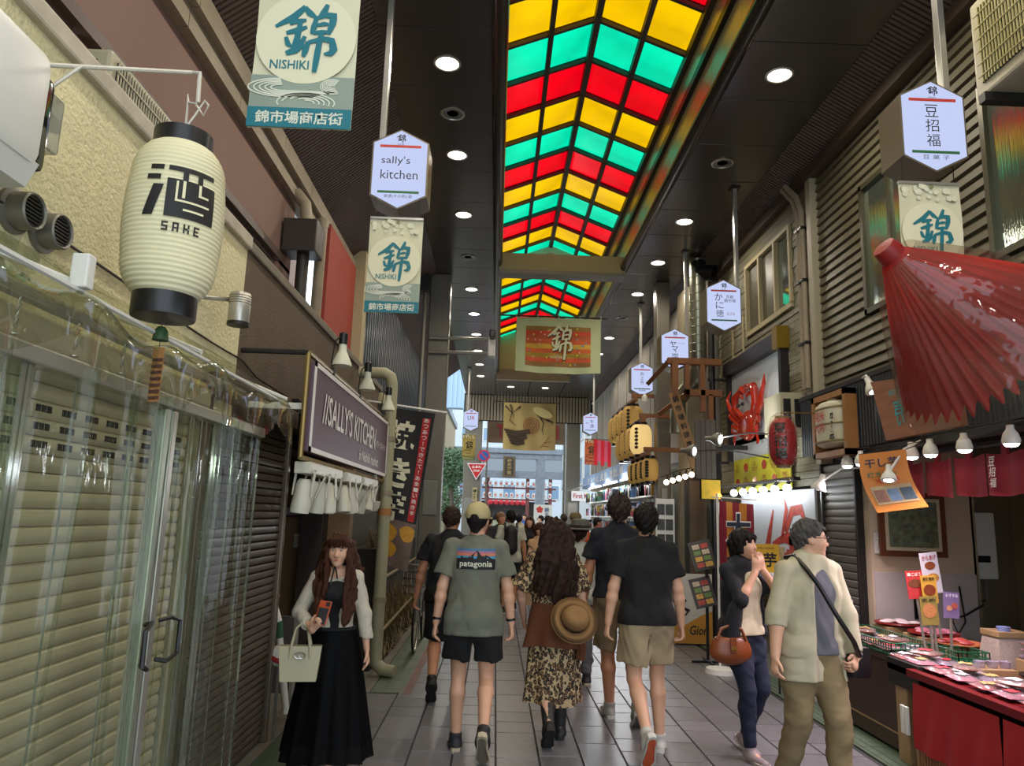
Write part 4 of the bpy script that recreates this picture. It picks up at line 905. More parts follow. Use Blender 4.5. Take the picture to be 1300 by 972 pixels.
# ================================================================= PEOPLE
class Field:
    """distance field on a grid; blended limbs are turned into one continuous surface (surface nets)"""
    def __init__(s, lo, hi, h):
        s.h = h; s.lo = np.array(lo, 'f'); n = np.ceil((np.array(hi) - np.array(lo)) / h).astype(int) + 1
        s.ax = [s.lo[i] + h * np.arange(n[i], dtype='f') for i in range(3)]; s.D = np.full(n, .3, 'f')
    def sub(s, lo, hi):
        sl = []
        for i in range(3):
            a = max(0, int((lo[i] - s.lo[i]) / s.h) - 1); b = min(len(s.ax[i]), int((hi[i] - s.lo[i]) / s.h) + 3)
            if b <= a: return None
            sl.append(slice(a, b))
        return tuple(sl), s.ax[0][sl[0]][:, None, None], s.ax[1][sl[1]][None, :, None], s.ax[2][sl[2]][None, None, :]
    def mix(s, sl, d, k, op):
        D = s.D[sl]
        if op == 'u':
            if k > 0:
                hh = np.clip(.5 + .5 * (D - d) / k, 0, 1); s.D[sl] = D * (1 - hh) + d * hh - k * hh * (1 - hh)
            else: s.D[sl] = np.minimum(D, d)
        else:  # carve
            hh = np.clip(.5 - .5 * (D + d) / max(k, 1e-4), 0, 1); s.D[sl] = D * (1 - hh) - d * hh + max(k, 1e-4) * hh * (1 - hh)
    def cone(s, a, b, r1, r2=None, k=.02, n=None, flat=1., cap=False, op='u', pad=0.):
        r2 = r1 if r2 is None else r2; a = np.array(a, 'f'); b = np.array(b, 'f'); m = max(r1, r2) + k + 2 * s.h + pad
        q = s.sub(np.minimum(a, b) - m, np.maximum(a, b) + m)
        if q is None: return s
        sl, X, Y, Z = q; ab = b - a; L2 = float(ab @ ab) + 1e-9
        px, py, pz = X - a[0], Y - a[1], Z - a[2]
        t0 = (px * ab[0] + py * ab[1] + pz * ab[2]) / L2; t = np.clip(t0, 0, 1)
        dx, dy, dz = px - t * ab[0], py - t * ab[1], pz - t * ab[2]
        if n is not None:
            n = np.array(n, 'f'); n = n / np.linalg.norm(n); w = dx * n[0] + dy * n[1] + dz * n[2]; w = w * (1 / flat - 1)
            dx, dy, dz = dx + w * n[0], dy + w * n[1], dz + w * n[2]
        d = np.sqrt(dx * dx + dy * dy + dz * dz) - (r1 + (r2 - r1) * t)
        if cap: d = np.maximum(d, (t0 - 1) * math.sqrt(L2))
        if cap == 2: d = np.maximum(d, -t0 * math.sqrt(L2))
        s.mix(sl, d, k, op); return s
    def ell(s, c, r, Q=None, k=.02, op='u'):
        c = np.array(c, 'f'); m = max(r) + k + 2 * s.h; q = s.sub(c - m, c + m)
        if q is None: return s
        sl, X, Y, Z = q; px, py, pz = X - c[0], Y - c[1], Z - c[2]
        if Q is not None:
            Q = np.array(Q, 'f'); px, py, pz = (Q[0, i] * px + Q[1, i] * py + Q[2, i] * pz for i in range(3))
        u = np.sqrt((px / r[0]) ** 2 + (py / r[1]) ** 2 + (pz / r[2]) ** 2)
        s.mix(sl, (u - 1) * min(r) * (.6 + .4 * np.minimum(1, u)), k, op); return s
    def cut(s, p, n, box=None):
        n = np.array(n, 'f'); n = n / np.linalg.norm(n)
        q = s.sub(*box) if box else s.sub([a[0] for a in s.ax], [a[-1] for a in s.ax])
        if q is None: return s
        sl, X, Y, Z = q; s.D[sl] = np.maximum(s.D[sl], (X - p[0]) * n[0] + (Y - p[1]) * n[1] + (Z - p[2]) * n[2]); return s
    def folds(s, amp, fx=30, fz=12, seed=0, z0=None, z1=None):
        q = np.random.RandomState(seed); X = s.ax[0][:, None, None]; Y = s.ax[1][None, :, None]; Z = s.ax[2][None, None, :]
        f = 0
        for i in range(5):
            a = q.uniform(.6, 1.3, 3) * [fx, fx, fz] * q.choice([-1, 1], 3); f = f + np.sin(a[0] * X + a[1] * Y + a[2] * Z + q.uniform(0, 6))
        for i in range(3):
            a = q.uniform(.7, 1.3, 3) * [fx * 2.1, fx * 2.1, fz * 2.6] * q.choice([-1, 1], 3); f = f + .4 * np.sin(a[0] * X + a[1] * Y + a[2] * Z + q.uniform(0, 6) + .6 * f)
        s.D += (1.5 * amp * f / 2.2).astype('f'); return s
    def mesh(s, name, m):
        D = s.D; S = D < 0; c = np.zeros([n - 1 for n in D.shape], np.uint8)
        for i in (0, 1):
            for j in (0, 1):
                for k in (0, 1): c += S[i:D.shape[0] - 1 + i, j:D.shape[1] - 1 + j, k:D.shape[2] - 1 + k]
        act = np.argwhere((c > 0) & (c < 8)); idx = -np.ones(c.shape, np.int64); idx[tuple(act.T)] = np.arange(len(act))
        acc = np.zeros((len(act), 3), 'f'); cnt = np.zeros(len(act), 'f'); A = act
        cor = [(i, j, k) for i in (0, 1) for j in (0, 1) for k in (0, 1)]; val = {q: D[A[:, 0] + q[0], A[:, 1] + q[1], A[:, 2] + q[2]] for q in cor}
        for q in cor:
            for ax in range(3):
                if q[ax] == 0:
                    r = list(q); r[ax] = 1; r = tuple(r); va, vb = val[q], val[r]; x = (va < 0) != (vb < 0)
                    t = np.where(x, va / np.where(x, va - vb, 1), 0); p = np.tile(np.array(q, 'f'), (len(A), 1)); p[:, ax] += t
                    acc[x] += p[x]; cnt[x] += 1
        vs = (act + acc / cnt[:, None]) * s.h + s.lo; F = []
        for ax in range(3):
            o1, o2 = [(1, 2), (2, 0), (0, 1)][ax]
            n0 = [slice(None)] * 3; n1 = [slice(None)] * 3; n0[ax] = slice(0, -1); n1[ax] = slice(1, None)
            a_, b_ = S[tuple(n0)], S[tuple(n1)]; e = np.argwhere(a_ != b_)
            e = e[(e[:, o1] > 0) & (e[:, o2] > 0) & (e[:, o1] < D.shape[o1] - 1) & (e[:, o2] < D.shape[o2] - 1)]
            fl = a_[tuple(e.T)]; q = []
            for d1, d2 in ((-1, -1), (0, -1), (0, 0), (-1, 0)):
                g = e.copy(); g[:, o1] += d1; g[:, o2] += d2; q.append(idx[tuple(g.T)])
            q = np.stack(q, 1); q[~fl] = q[~fl][:, ::-1]; F.append(q)
        F = np.concatenate(F); me = bpy.data.meshes.new(name); nf = len(F)
        me.vertices.add(len(vs)); me.vertices.foreach_set('co', vs.astype('f').ravel()); me.loops.add(nf * 4); me.loops.foreach_set('vertex_index', F.astype(np.int32).ravel())
        me.polygons.add(nf); me.polygons.foreach_set('loop_start', np.arange(0, nf * 4, 4, dtype=np.int32)); me.polygons.foreach_set('loop_total', np.full(nf, 4, np.int32))
        me.polygons.foreach_set('use_smooth', np.ones(nf, bool)); me.update(calc_edges=True); me.validate(); me.materials.append(m); return me
A3 = lambda *p: np.array(p, float)
def ik(a, b, l1, l2, hint):
    """middle joint of a two-bone limb"""
    d = b - a; L = np.linalg.norm(d); 
    if L > (l1 + l2) * .999: b = a + d * (l1 + l2) * .999 / L; d = b - a; L = np.linalg.norm(d)
    x = (l1 * l1 - l2 * l2 + L * L) / (2 * L); hgt = math.sqrt(max(0, l1 * l1 - x * x)); u = d / L; w = np.array(hint, float); w = w - u * (w @ u); w /= np.linalg.norm(w)
    return a + u * x + w * hgt, b
class Person:
    def __init__(s, label, loc, face, h, female=False, res=.0085, name='person', build=1.0, lean=3, ankles=None, feet=((0, 0), (0, 0)), wrists=None, elbows=None, handdir=None, curl=(25, 25), head=(0, 0), hip=0., cat='person', group=None, palm=None):
        s.h = h; k = h / 1.75; s.k = k; s.L = {}; s.res = res; s.f = female; s.b = build
        s.root = thing(name, (loc[0], loc[1], 0), label, cat, group); s.root.rotation_euler[2] = face - PI / 2
        an = ankles or ((-.09, .0, .085), (.09, .0, .085)); s.an = [A3(*a) * [k, k, k] for a in an]; s.feet = feet
        zp = .525 * h; LT, LS = .246 * h, .242 * h; hw = (.088 if not female else .085) * k
        for _ in range(60):   # lower the hips until both legs reach
            ok = all(np.linalg.norm(A3(sg * hw, hip, zp) - a) < (LT + LS) * .995 for sg, a in zip((-1, 1), s.an))
            if ok: break
            zp -= .005
        s.pel = A3(0, hip, zp); s.hip = [A3(-hw, hip, zp), A3(hw, hip, zp)]
        s.knee = []
        for i in (0, 1):
            kn, a2 = ik(s.hip[i], s.an[i], LT, LS, (0.06 * (-1, 1)[i], 1, .1)); s.knee.append(kn); s.an[i] = a2
        tilt = A3(0, math.sin(R(lean)), math.cos(R(lean))); s.up = tilt
        s.waist = s.pel + tilt * .095 * h; s.chest = s.pel + tilt * .2 * h; s.neck = s.pel + tilt * .312 * h
        sw = (.108 if not female else .094) * h * (1 + .3 * (build - 1)); s.sh = [s.neck + A3(sg * sw, 0, -.022 * h) for sg in (-1, 1)]
        LU, LF = .168 * h, .148 * h; wr = wrists or ((-.27, .02, .80), (.27, .02, .80))
        s.elb, s.wr = [], []
        for i in (0, 1):
            e, w = ik(s.sh[i], A3(*wr[i]) * k, LU, LF, (elbows or ((-.5, -1, -.1), (.5, -1, -.1)))[i]); s.elb.append(e); s.wr.append(w)
        s.curl = curl; s.handdir = handdir or (None, None); s.palm = palm or (None, None)
        yaw, pit = R(head[0]), R(head[1])
        s.HQ = np.array((MX.Rotation(-yaw, 3, 'Z') @ MX.Rotation(pit, 3, 'X')))   # head axes as columns
        s.hc = s.neck + s.up * .052 * h + s.HQ @ A3(0, .012, .062) * k
    def H(s, *p): return s.hc + s.HQ @ (A3(*p) * s.k)
    def field(s, z0=None, z1=None, h=None, wide=.55, deep=.5):
        k = s.k
        if h is None: z0 = z1 = None
        return Field((-wide * k, -deep * k, -.03 if z0 is None else z0), (wide * k, deep * k, s.h + .14 if z1 is None else z1), h or s.res)
    def torso(s, F, g=0., k=.05, waist=1., hips=True):
        q = s.k * s.b; n = (0, 1, 0); b = s.k
        if hips: F.cone(s.hip[0] + A3(.02 * b, 0, .02), s.hip[1] + A3(-.02 * b, 0, .02), .1 * q + g, k=k, n=n, flat=.95)
        w = (.118 if not s.f else .102) * waist
        F.cone(s.pel, s.waist, .135 * q + g, w * q + g, k=k, n=n, flat=.74)
        F.cone(s.waist, s.chest, w * q + g, (.142 if not s.f else .122) * q + g, k=k, n=n, flat=.76)
        F.cone(s.chest, s.neck - s.up * .05 * b, (.145 if not s.f else .122) * q + g, .095 * q + g, k=k, n=n, flat=.74)
        for i in (0, 1): F.cone(s.neck - s.up * .035 * b, s.sh[i] - A3((-1, 1)[i] * .012, 0, .016), .053 * b + g * .5, .045 * b + g * .4, k=k * .6)
        if s.f:
            for sg in (-1, 1): F.ell(s.chest + A3(sg * .06 * b, .075 * b, .02 * b), (.06 * b + g, .055 * b + g, .06 * b + g), k=.04)
    def hand(s, F, i):
        k = s.k; e, w = s.elb[i], s.wr[i]; sg = (-1, 1)[i]; d = s.handdir[i]; d = (w - e) if d is None else A3(*d); d = d / np.linalg.norm(d)
        pn = s.palm[i]; pn = A3(-sg, .1, 0) if pn is None else A3(*pn); pn = pn - d * (pn @ d); pn /= np.linalg.norm(pn); sd = np.cross(d, pn); 
        c = s.curl[i]; p1 = w + d * .085 * k
        th = sd if (sd @ A3(0, 1, .3)) > 0 else -sd     # thumb side
        if s.palm[i] is not None and len(s.palm[i]) and getattr(s, 'thumb', (None, None))[i] is not None: th = sd * getattr(s, 'thumb')[i]
        F.cone(w - d * .005, w + d * .075 * k, .029 * k, .037 * k, k=.012, n=pn, flat=.48)
        for j, L in enumerate((.07, .078, .074, .058)):
            off = th * (.029 - .0195 * j) * k; a = p1 + off - d * .008 * k
            def bend(an): return d * math.cos(R(an)) + pn * math.sin(R(an)) + th * (.13 - .09 * j)
            m1 = a + bend(c) * L * .5 * k; m2 = m1 + bend(c * 2.1) * L * .5 * k
            F.cone(a, m1, .0092 * k, .0088 * k, k=.004); F.cone(m1, m2, .0088 * k, .0075 * k, k=.003)
        a = w + d * .025 * k + th * .026 * k; m1 = a + (d * .7 + th * .6 + pn * .3) * .04 * k; m2 = m1 + (d * .9 + th * .1 + pn * .4) * .033 * k
        F.cone(a, m1, .0135 * k, .011 * k, k=.008); F.cone(m1, m2, .011 * k, .009 * k, k=.003)
        s.handpos = getattr(s, 'handpos', {}); s.handpos[i] = (w, d, pn, th)
    def body(s, skin, hands=True, face=True, legs=True):
        F = s.field(); k = s.k; b = s.b
        s.torso(F); G = s.field()
        F.cone(s.neck - s.up * .05 * k, s.hc + s.HQ @ A3(0, -.012, -.06) * k, .06 * k * (1 if not s.f else .82), .053 * k * (1 if not s.f else .82), k=.03)
        for i in (0, 1):
            fa = (.9 if s.f else 1.05) * b
            F.cone(s.sh[i] - A3((-1, 1)[i] * .014, 0, .018), s.elb[i], .043 * k * fa, .038 * k * fa, k=.025); m = s.elb[i] + (s.wr[i] - s.elb[i]) * .3
            F.cone(s.elb[i], m, .037 * k * fa, .039 * k * fa, k=.02); F.cone(m, s.wr[i], .039 * k * fa, .026 * k * fa, k=.02)
            if hands: s.hand(F, i)
            if legs:
                F.cone(s.hip[i], s.knee[i], .086 * k * b, .053 * k * b, k=.03); sh = s.an[i] - s.knee[i]; back = np.cross(sh, A3(1, 0, 0)); back = back / np.linalg.norm(back); back = back if back[1] < 0 else -back
                m = s.knee[i] + sh * .3 + back * .014; F.cone(s.knee[i], m, .049 * k * b, .055 * k * b, k=.02); F.cone(m, s.an[i], .055 * k * b, .034 * k * b, k=.02)
                G.cone(s.hip[i], s.knee[i], .086 * k * b, .053 * k * b, k=.03); G.cone(s.knee[i], m, .049 * k * b, .055 * k * b, k=.02); G.cone(m, s.an[i] - sh * .05, .055 * k * b, .036 * k * b, k=.02)
                f, u = s.footaxes(i); F.cone(s.an[i] - u * .03 * k, s.an[i] + f * .1 * k - u * .05 * k, .036 * k, .026 * k, k=.02)
        s.L['legs'] = G.D; Q = s.HQ; fe = s.f
        F.ell(s.H(0, -.012, .022), A3(.076, .094, .092) * k, Q, k=.02)
        F.cone(s.H(0, .022, -.02), s.H(0, .052, -.088), .062 * k, (.032 if fe else .036) * k, k=.03)
        F.ell(s.H(0, .045, -.025), A3(.058, .045, .075) * k, Q, k=.03)
        if face:
            for sg in (-1, 1):
                F.ell(s.H(sg * .03, .092, .006), A3(.019, .012, .012) * k, Q, k=.012, op='c')
                F.ell(s.H(sg * .036, .062, -.03), A3(.024, .022, .024) * k, Q, k=.02)
            F.cone(s.H(0, .084, .006), s.H(0, .104, -.032), .008 * k, .0125 * k, k=.012); 
            for sg in (-1, 1): F.ell(s.H(sg * .011, .094, -.036), A3(.009, .01, .008) * k, Q, k=.008)
            F.ell(s.H(0, .084, -.064), A3(.024, .012, .011) * k, Q, k=.01); F.ell(s.H(0, .076, -.1), A3(.02, .016, .014) * k, Q, k=.015)
        for sg in (-1, 1): F.ell(s.H(sg * .076, -.004, -.008), A3(.008, .02, .031) * k, Q, k=.008)
        return s.add('body', F.mesh('body', skin))
    def add(s, name, me, parent=None, label=None):
        o = bpy.data.objects.new(name, me); COL.objects.link(o); o.parent = parent or s.root; WL[o] = V((0, 0, 0))
        if label: o['label'] = label
        return o
    def mb(s, name, b, m, parent=None, smooth=True, label=None): return s.add(name, b.mesh(name, m, smooth), parent, label)
    def footaxes(s, i):
        yaw, pit = R(s.feet[i][0]), R(s.feet[i][1]); f = A3(math.sin(yaw) * math.cos(pit), math.cos(yaw) * math.cos(pit), -math.sin(pit)); r = A3(math.cos(yaw), -math.sin(yaw), 0); return f, np.cross(r, f)
    def shoes(s, upper, sole, high=.0, L=1., trim=None):
        k = s.k * L
        for i in (0, 1):
            f, u = s.footaxes(i); r = np.cross(f, u); a = s.an[i]; c = a - u * .058 * k + f * .045 * k
            lo = np.minimum(a - .14 * k, c + f * .17 * k - .1); hi = np.maximum(a + .12 * k + high, c + f * .17 * k + .1); F = Field(lo, hi, min(.006, s.res))
            hl = c - f * .075 * k; to = c + f * .125 * k
            F.cone(hl, c, .036 * k, .043 * k, k=.02); F.cone(c, to - u * .006 * k, .044 * k, .037 * k, k=.03, n=u, flat=.8)
            F.cone(a + u * (.02 + high) * k, c - f * .03 * k, (.046 if not high else .052) * k, .044 * k, k=.03, cap=False)
            F.cut(a + u * (.03 + high) * k, u); F.cut(c - u * .012 * k, -u)
            o = s.add('shoe', F.mesh('shoe', upper))
            out = [(0, -.118), (.028, -.108), (.036, -.08), (.034, -.03), (.04, .04), (.05, .09), (.046, .13), (.028, .162), (0, .17)]; out = out + [(-x, y) for x, y in out[-2:0:-1]]
            b = MB()
            P = lambda x, y, z: V((c + r * x * k + f * y * k + u * z * k).tolist()); n = len(out)
            b.add([P(x, y, -.042 + (.012 if y > .12 else 0)) for x, y in out] + [P(x, y, -.004) for x, y in out], [tuple(range(n))[::-1], tuple(range(n, 2 * n))] + [(j, (j + 1) % n, n + (j + 1) % n, n + j) for j in range(n)])
            s.mb('sole', b, sole, o, True)
            if trim is not None:
                b = MB()
                b.add([P(x * .8, y * .86 + .004, -.0435 + (.012 if y > .12 else 0)) for x, y in out], [tuple(range(n))[::-1]]); s.mb('tread', b, trim, o, False)
                b = MB()
                for sg in (-1, 1): b.ribbon([(0, 0), (.02 * k, .03 * k), (.05 * k, .02 * k)], .012 * k, 0, MX(((f[0], u[0], r[0] * sg, (c + r * sg * .043 * k)[0]), (f[1], u[1], r[1] * sg, (c + r * sg * .043 * k)[1]), (f[2], u[2], r[2] * sg, (c + r * sg * .043 * k)[2]), (0, 0, 0, 1))))
                s.mb('side_stripe', b, trim, o, False)
    def tee(s, m, hem=.80, sleeve=.62, g=.024, name='shirt', loose=.03, slr=.066, seed=1, neckz=.0, amp=.005, lower=None):
        F = s.field(hem * s.k - .06, s.neck[2] + .12); k = s.k; n = (0, 1, 0)
        s.torso(F, g, waist=1.08, hips=False)
        F.cone(A3(s.pel[0], s.pel[1], hem * k - .1), s.chest, (.15 + loose) * k * s.b + g * .5, .14 * k * s.b + g, k=.05, n=n, flat=.72)
        for i in (0, 1):
            if sleeve <= 0: continue
            e = s.sh[i] + (s.elb[i] - s.sh[i]) * min(sleeve, 1); F.cone(s.sh[i] - A3((-1, 1)[i] * .01, 0, .008), e, .06 * k, slr * k, k=.025, cap=(sleeve <= 1), pad=.02)
            if sleeve > 1:
                w = s.elb[i] + (s.wr[i] - s.elb[i]) * (sleeve - 1); F.cone(s.elb[i], w, .056 * k * slr / .066, .044 * k * slr / .066, k=.03, cap=True)
        F.cone(s.neck - s.up * .03 * k, s.neck + s.up * (.012 + neckz) * k, .072 * k, .064 * k, k=.025, cap=True)
        F.folds(amp, 26, 14, seed); s.over(F, 'bottom'); F.cut((0, 0, hem * k), (0, -.04, -1)); s.L['inner'] = F.D
        return s.add(name, F.mesh(name, m))
    def over(s, F, *names, g=.009):
        for n in names:
            if n in s.L: F.D = np.minimum(F.D, s.L[n] - np.float32(g))
        return F
    def shorts(s, m, hem=.62, top=None, g=.03, flare=.098, name='shorts', seed=2, amp=.005):
        F = s.field(0, s.waist[2] + .08); k = s.k
        F.cone(s.hip[0] + A3(.02, 0, .03), s.hip[1] + A3(-.02, 0, .03), .108 * k * s.b + g * .6, k=.05, n=(0, 1, 0), flat=.95); F.cone(s.pel, s.waist + A3(0, 0, .03), .14 * k * s.b + g * .6, .125 * k * s.b + g * .6, k=.04, n=(0, 1, 0), flat=.78)
        for i in (0, 1):
            e = s.hip[i] + (s.knee[i] - s.hip[i]) * hem; F.cone(s.hip[i], e + A3((-1, 1)[i] * .008, 0, 0), .094 * k * s.b + g * .7, flare * k * s.b + g * .3, k=.03, cap=True)
        F.cone((0, s.pel[1], s.hip[0][2] - .1 * k), (0, s.pel[1], s.knee[0][2]), .003, .03, k=.008, n=(0, 1, 0), flat=12., op='c', pad=.3)
        F.folds(amp, 24, 10, seed); s.L['bottom'] = F.D; return s.add(name, F.mesh(name, m))
    def trousers(s, m, g=.022, rk=.068, ra=.056, name='trousers', seed=3, amp=.006, end=.93, high=.0):
        F = s.field(0, s.waist[2] + .08 + high); k = s.k
        F.cone(s.hip[0] + A3(.02, 0, .03), s.hip[1] + A3(-.02, 0, .03), .106 * k * s.b + g * .5, k=.05, n=(0, 1, 0), flat=.95); F.cone(s.pel, s.waist + A3(0, 0, .03), .138 * k * s.b + g * .5, .12 * k * s.b + g * .5, k=.04, n=(0, 1, 0), flat=.78)
        for i in (0, 1):
            F.cone(s.hip[i], s.knee[i], .09 * k * s.b + g, rk * k, k=.03); F.cone(s.knee[i], s.knee[i] + (s.an[i] - s.knee[i]) * end, rk * k, ra * k, k=.02, cap=True)
        F.folds(amp, 22, 34, seed); s.over(F, 'legs', g=.008); s.L['bottom'] = F.D; return s.add(name, F.mesh(name, m))
    def short_hair(s, m, low=-.085, g=.013, front=.05, amp=.003, seed=4):
        k = s.k; c = s.hc; F = Field(c - .17 * k, c + .19 * k, min(.006, s.res)); Q = s.HQ
        F.ell(s.H(0, -.014, .026), A3(.078 + g, .096 + g, .094 + g) * k, Q, k=.0); F.cone(s.H(0, -.05, 0), s.H(0, -.062, low), (.06 + g * .4) * k, (.036 + g * .3) * k, k=.03)
        a = s.H(0, .088, front); nn = s.HQ @ A3(0, -(low - front), -.17) * -1
        nn = s.HQ @ A3(0, .62, -.78); F.cut(a, nn)
        for sg in (-1, 1): F.ell(s.H(sg * .088, .006, -.018), A3(.022, .03, .04) * k, Q, k=.01, op='c')
        F.folds(amp, 130, 90, seed); return s.add('hair', F.mesh('hair', m))
    def eyes(s, closed=False, lip='a05a4c', brow='3a2a20', lash=True):
        k = s.k; T = lambda x, y, z: V(s.H(x, y, z).tolist()); M4 = MX.Translation(V(s.hc.tolist())) @ MX([list(r) + [0] for r in s.HQ] + [[0, 0, 0, 1]]) @ MX.Scale(k, 4)
        for sg in (-1, 1):
            if not closed:
                o = s.mb('eye', MB().ell((sg * .031, .0795, .004), (.0135, .008, .0075), 12, 8, M4), mat('eye_white', 'd8d0c8', .3)); s.mb('iris', MB().ell((sg * .031, .0855, .004), (.0055, .003, .006), 10, 6, M4), mat('iris_dark', '1c1410', .2), o)
            s.mb('eyelash', MB().tube([M4 @ V((sg * .031 + .0165 * t, .0865 - .010 * t * t - (.003 if closed else 0), (.0 if closed else .0105) - .005 * t * t)) for t in np.linspace(-1, 1, 7)], .0016 * k, 5), mat('lash', '1d1512', .6))
            s.mb('eyebrow', MB().tube([M4 @ V((sg * .033 + .018 * t, .0895 - .012 * t * t, .026 - .004 * t * t)) for t in np.linspace(-1, 1, 7)], [.001 * k, .002 * k, .0026 * k, .0026 * k, .0026 * k, .002 * k, .001 * k], 5), mat('brow_' + brow, brow, .8))
        lm = mat('lip_' + lip, lip, .4)
        o = s.mb('lips', MB().ell((0, .0925, -.0605), (.019, .006, .0042), 12, 6, M4).ell((0, .0915, -.068), (.016, .007, .005), 12, 6, M4), lm)
from mathutils.bvhtree import BVHTree
def cloth(name, c, var=.08, vs=9, **k): return mat(name, c, k.pop('r', .85), var=var, vs=vs, bump=k.pop('bump', .15), bs=k.pop('bs', 260), sheen=k.pop('sheen', 0.), **k)
SK1 = mat('skin_tan', 'b9805f', .5, var=.06, vs=14); SK2 = mat('skin_fair', 'd2a183', .48, var=.05, vs=14); SK3 = mat('skin_warm', 'a8714f', .5, var=.06, vs=14)
def hairm(n, c): return mat(n, c, .5, var=.35, vs=40, bump=.6, bs=140, st=(1, 1, .15), spec=.22)
HB = hairm('hair_black', '17110f'); HD = hairm('hair_dark_brown', '2b1a13'); HR = hairm('hair_brown', '3c1d0e'); HG = hairm('hair_grey', '4a4744')
def toworld(p, q):
    a = p.root.rotation_euler[2]; c, s_ = math.cos(a), math.sin(a); l = p.root.location; return V((l.x + c * q[0] - s_ * q[1], l.y + s_ * q[0] + c * q[1], float(q[2])))
def printed(p, part, b, m, name, back=True, off=.004):
    """lay flat artwork (x, z) onto the cloth of a garment"""
    me = part.data; bv = BVHTree.FromPolygons([v.co for v in me.vertices], [tuple(f.vertices) for f in me.polygons]); d = V((0, 1, 0)) if back else V((0, -1, 0)); vs = []
    for q in b.v:
        hit = bv.ray_cast(V((q.x, -1 if back else 1, q.y)), d)[0]; y = hit.y if hit else 0; vs.append(V((q.x, y - d.y * (off + q.z), q.y)))
    b.v = vs; return p.mb(name, b, m, part, False)
def rectg(b, x0, x1, z0, z1, n=10, m=3, z=0.):
    b.grid(lambda u, v: (x0 + (x1 - x0) * u, z0 + (z1 - z0) * v, z), n, m)
def skirt(p, m, z1, z0, r1, r0, name='skirt', nf=9, amp=.02, sq=.8, seed=0, y0=0., y1=0., sway=0., res=72, rows=26, thick=.004):
    q = random.Random(seed); ph = [q.uniform(0, 6.28) for _ in range(3)]
    def fn(u, v):
        a = 2 * PI * u; t = 1 - v; r = r1 + (r0 - r1) * t ** .8; w = amp * t * (math.sin(nf * a + ph[0]) + .6 * math.sin((nf * 1.7 // 1) * a + ph[1] + 2 * t) + .3 * math.sin(3 * a + ph[2]))
        z = z0 + (z1 - z0) * v + .012 * math.sin(3 * a + ph[2]) * t
        return ((r + w) * math.cos(a), (r + w) * sq * math.sin(a) + y0 + (y1 - y0) * t, z)
    b = MB().grid(fn, res, rows); n0 = len(b.v)
    b.add([fn(i / res, 1) for i in range(res)], [tuple(range(res))])
    return p.mb(name, b, m, None, 2)
def leopard():
    M = bpy.data.materials.new('leopard_print'); M.use_nodes = True; N = M.node_tree.nodes; L = M.node_tree.links; b = N['Principled BSDF']; b.inputs['Roughness'].default_value = .75
    tc = N.new('ShaderNodeTexCoord'); mp = N.new('ShaderNodeMapping'); mp.inputs['Scale'].default_value = (40, 40, 30); L.new(tc.outputs['Object'], mp.inputs[0])
    nz = N.new('ShaderNodeTexNoise'); nz.inputs['Scale'].default_value = 1.2; L.new(mp.outputs[0], nz.inputs['Vector'])
    mx = N.new('ShaderNodeMix'); mx.data_type = 'VECTOR'; mx.inputs['Factor'].default_value = .28; L.new(mp.outputs[0], mx.inputs['A']); 
    ad = N.new('ShaderNodeVectorMath'); ad.operation = 'MULTIPLY_ADD'; ad.inputs[1].default_value = (1.3, 1.3, 1.3); L.new(nz.outputs['Color'], ad.inputs[0]); L.new(mp.outputs[0], ad.inputs[2])
    vo = N.new('ShaderNodeTexVoronoi'); vo.inputs['Scale'].default_value = 1.; vo.inputs['Randomness'].default_value = .8; L.new(ad.outputs[0], vo.inputs['Vector'])
    cr = N.new('ShaderNodeValToRGB'); e = cr.color_ramp; e.interpolation = 'CONSTANT'; e.elements[0].color = lin('7d5a34'); e.elements[1].position = .3; e.elements[1].color = lin('1c130d')
    for pos, c in ((.56, 'b59c74'),): q = e.elements.new(pos); q.color = lin(c)
    L.new(vo.outputs['Distance'], cr.inputs[0]); L.new(cr.outputs[0], b.inputs['Base Color']); return M
# ---- man in a cream cap and grey-green tee
p = Person('man in a cream cap, grey-green patagonia tee and black shorts walking away', (-.125, 5.32), R(91), 1.68, ankles=((-.10, .10, .085), (.095, -.24, .21)), feet=((-6, 0), (5, 58)), wrists=((-.285, .03, .80), (.285, .05, .80)), head=(14, 2), hip=0., lean=3, curl=(28, 35))
p.body(SK2); p.shorts(cloth('black_cloth', '0b0b0d'), hem=.66, flare=.105, seed=6)
sh = p.tee(cloth('tee_greygreen', '6c6e60'), hem=.80, sleeve=.72, loose=.035, slr=.078, seed=5); p.shoes(mat('shoe_dark', '26272a', .6), mat('sole_cream', 'b9ad93', .7), trim=mat('tread_brown', '6d6455', .8))
zc = p.chest[2] + .075
b = MB(); rectg(b, -.135, .135, zc - .075, zc - .01, 14, 4); [b.add([(x0, zc - .012, 0), (x1, zc - .012, 0), (x1, z1, 0), (x0, z0, 0)], [(0, 1, 2, 3)]) for x0, z0, x1, z1 in ((-.135, zc - .005, -.10, zc + .012), (-.10, zc + .012, -.06, zc + .002), (-.06, zc + .002, -.02, zc + .03), (-.02, zc + .03, .008, zc + .052), (.008, zc + .052, .04, zc + .015), (.04, zc + .015, .07, zc + .022), (.07, zc + .022, .10, zc + .004), (.10, zc + .004, .135, zc - .008))]
for z, c, n in ((zc + .052, '3f6f96', 'blue'), (zc + .036, '9a6a86', 'mauve'), (zc + .02, 'c4735a', 'coral'), (zc + .002, '3f8db0', 'cyan')):
    q = MB(); rectg(q, -.135, .135, z - .005, z + .012, 14, 1); printed(p, sh, q, mat('print_' + n, c, .7), 'print_stripe', off=.003)
printed(p, sh, b, mat('print_black', '101114', .7), 'print_mountain', off=.0045)
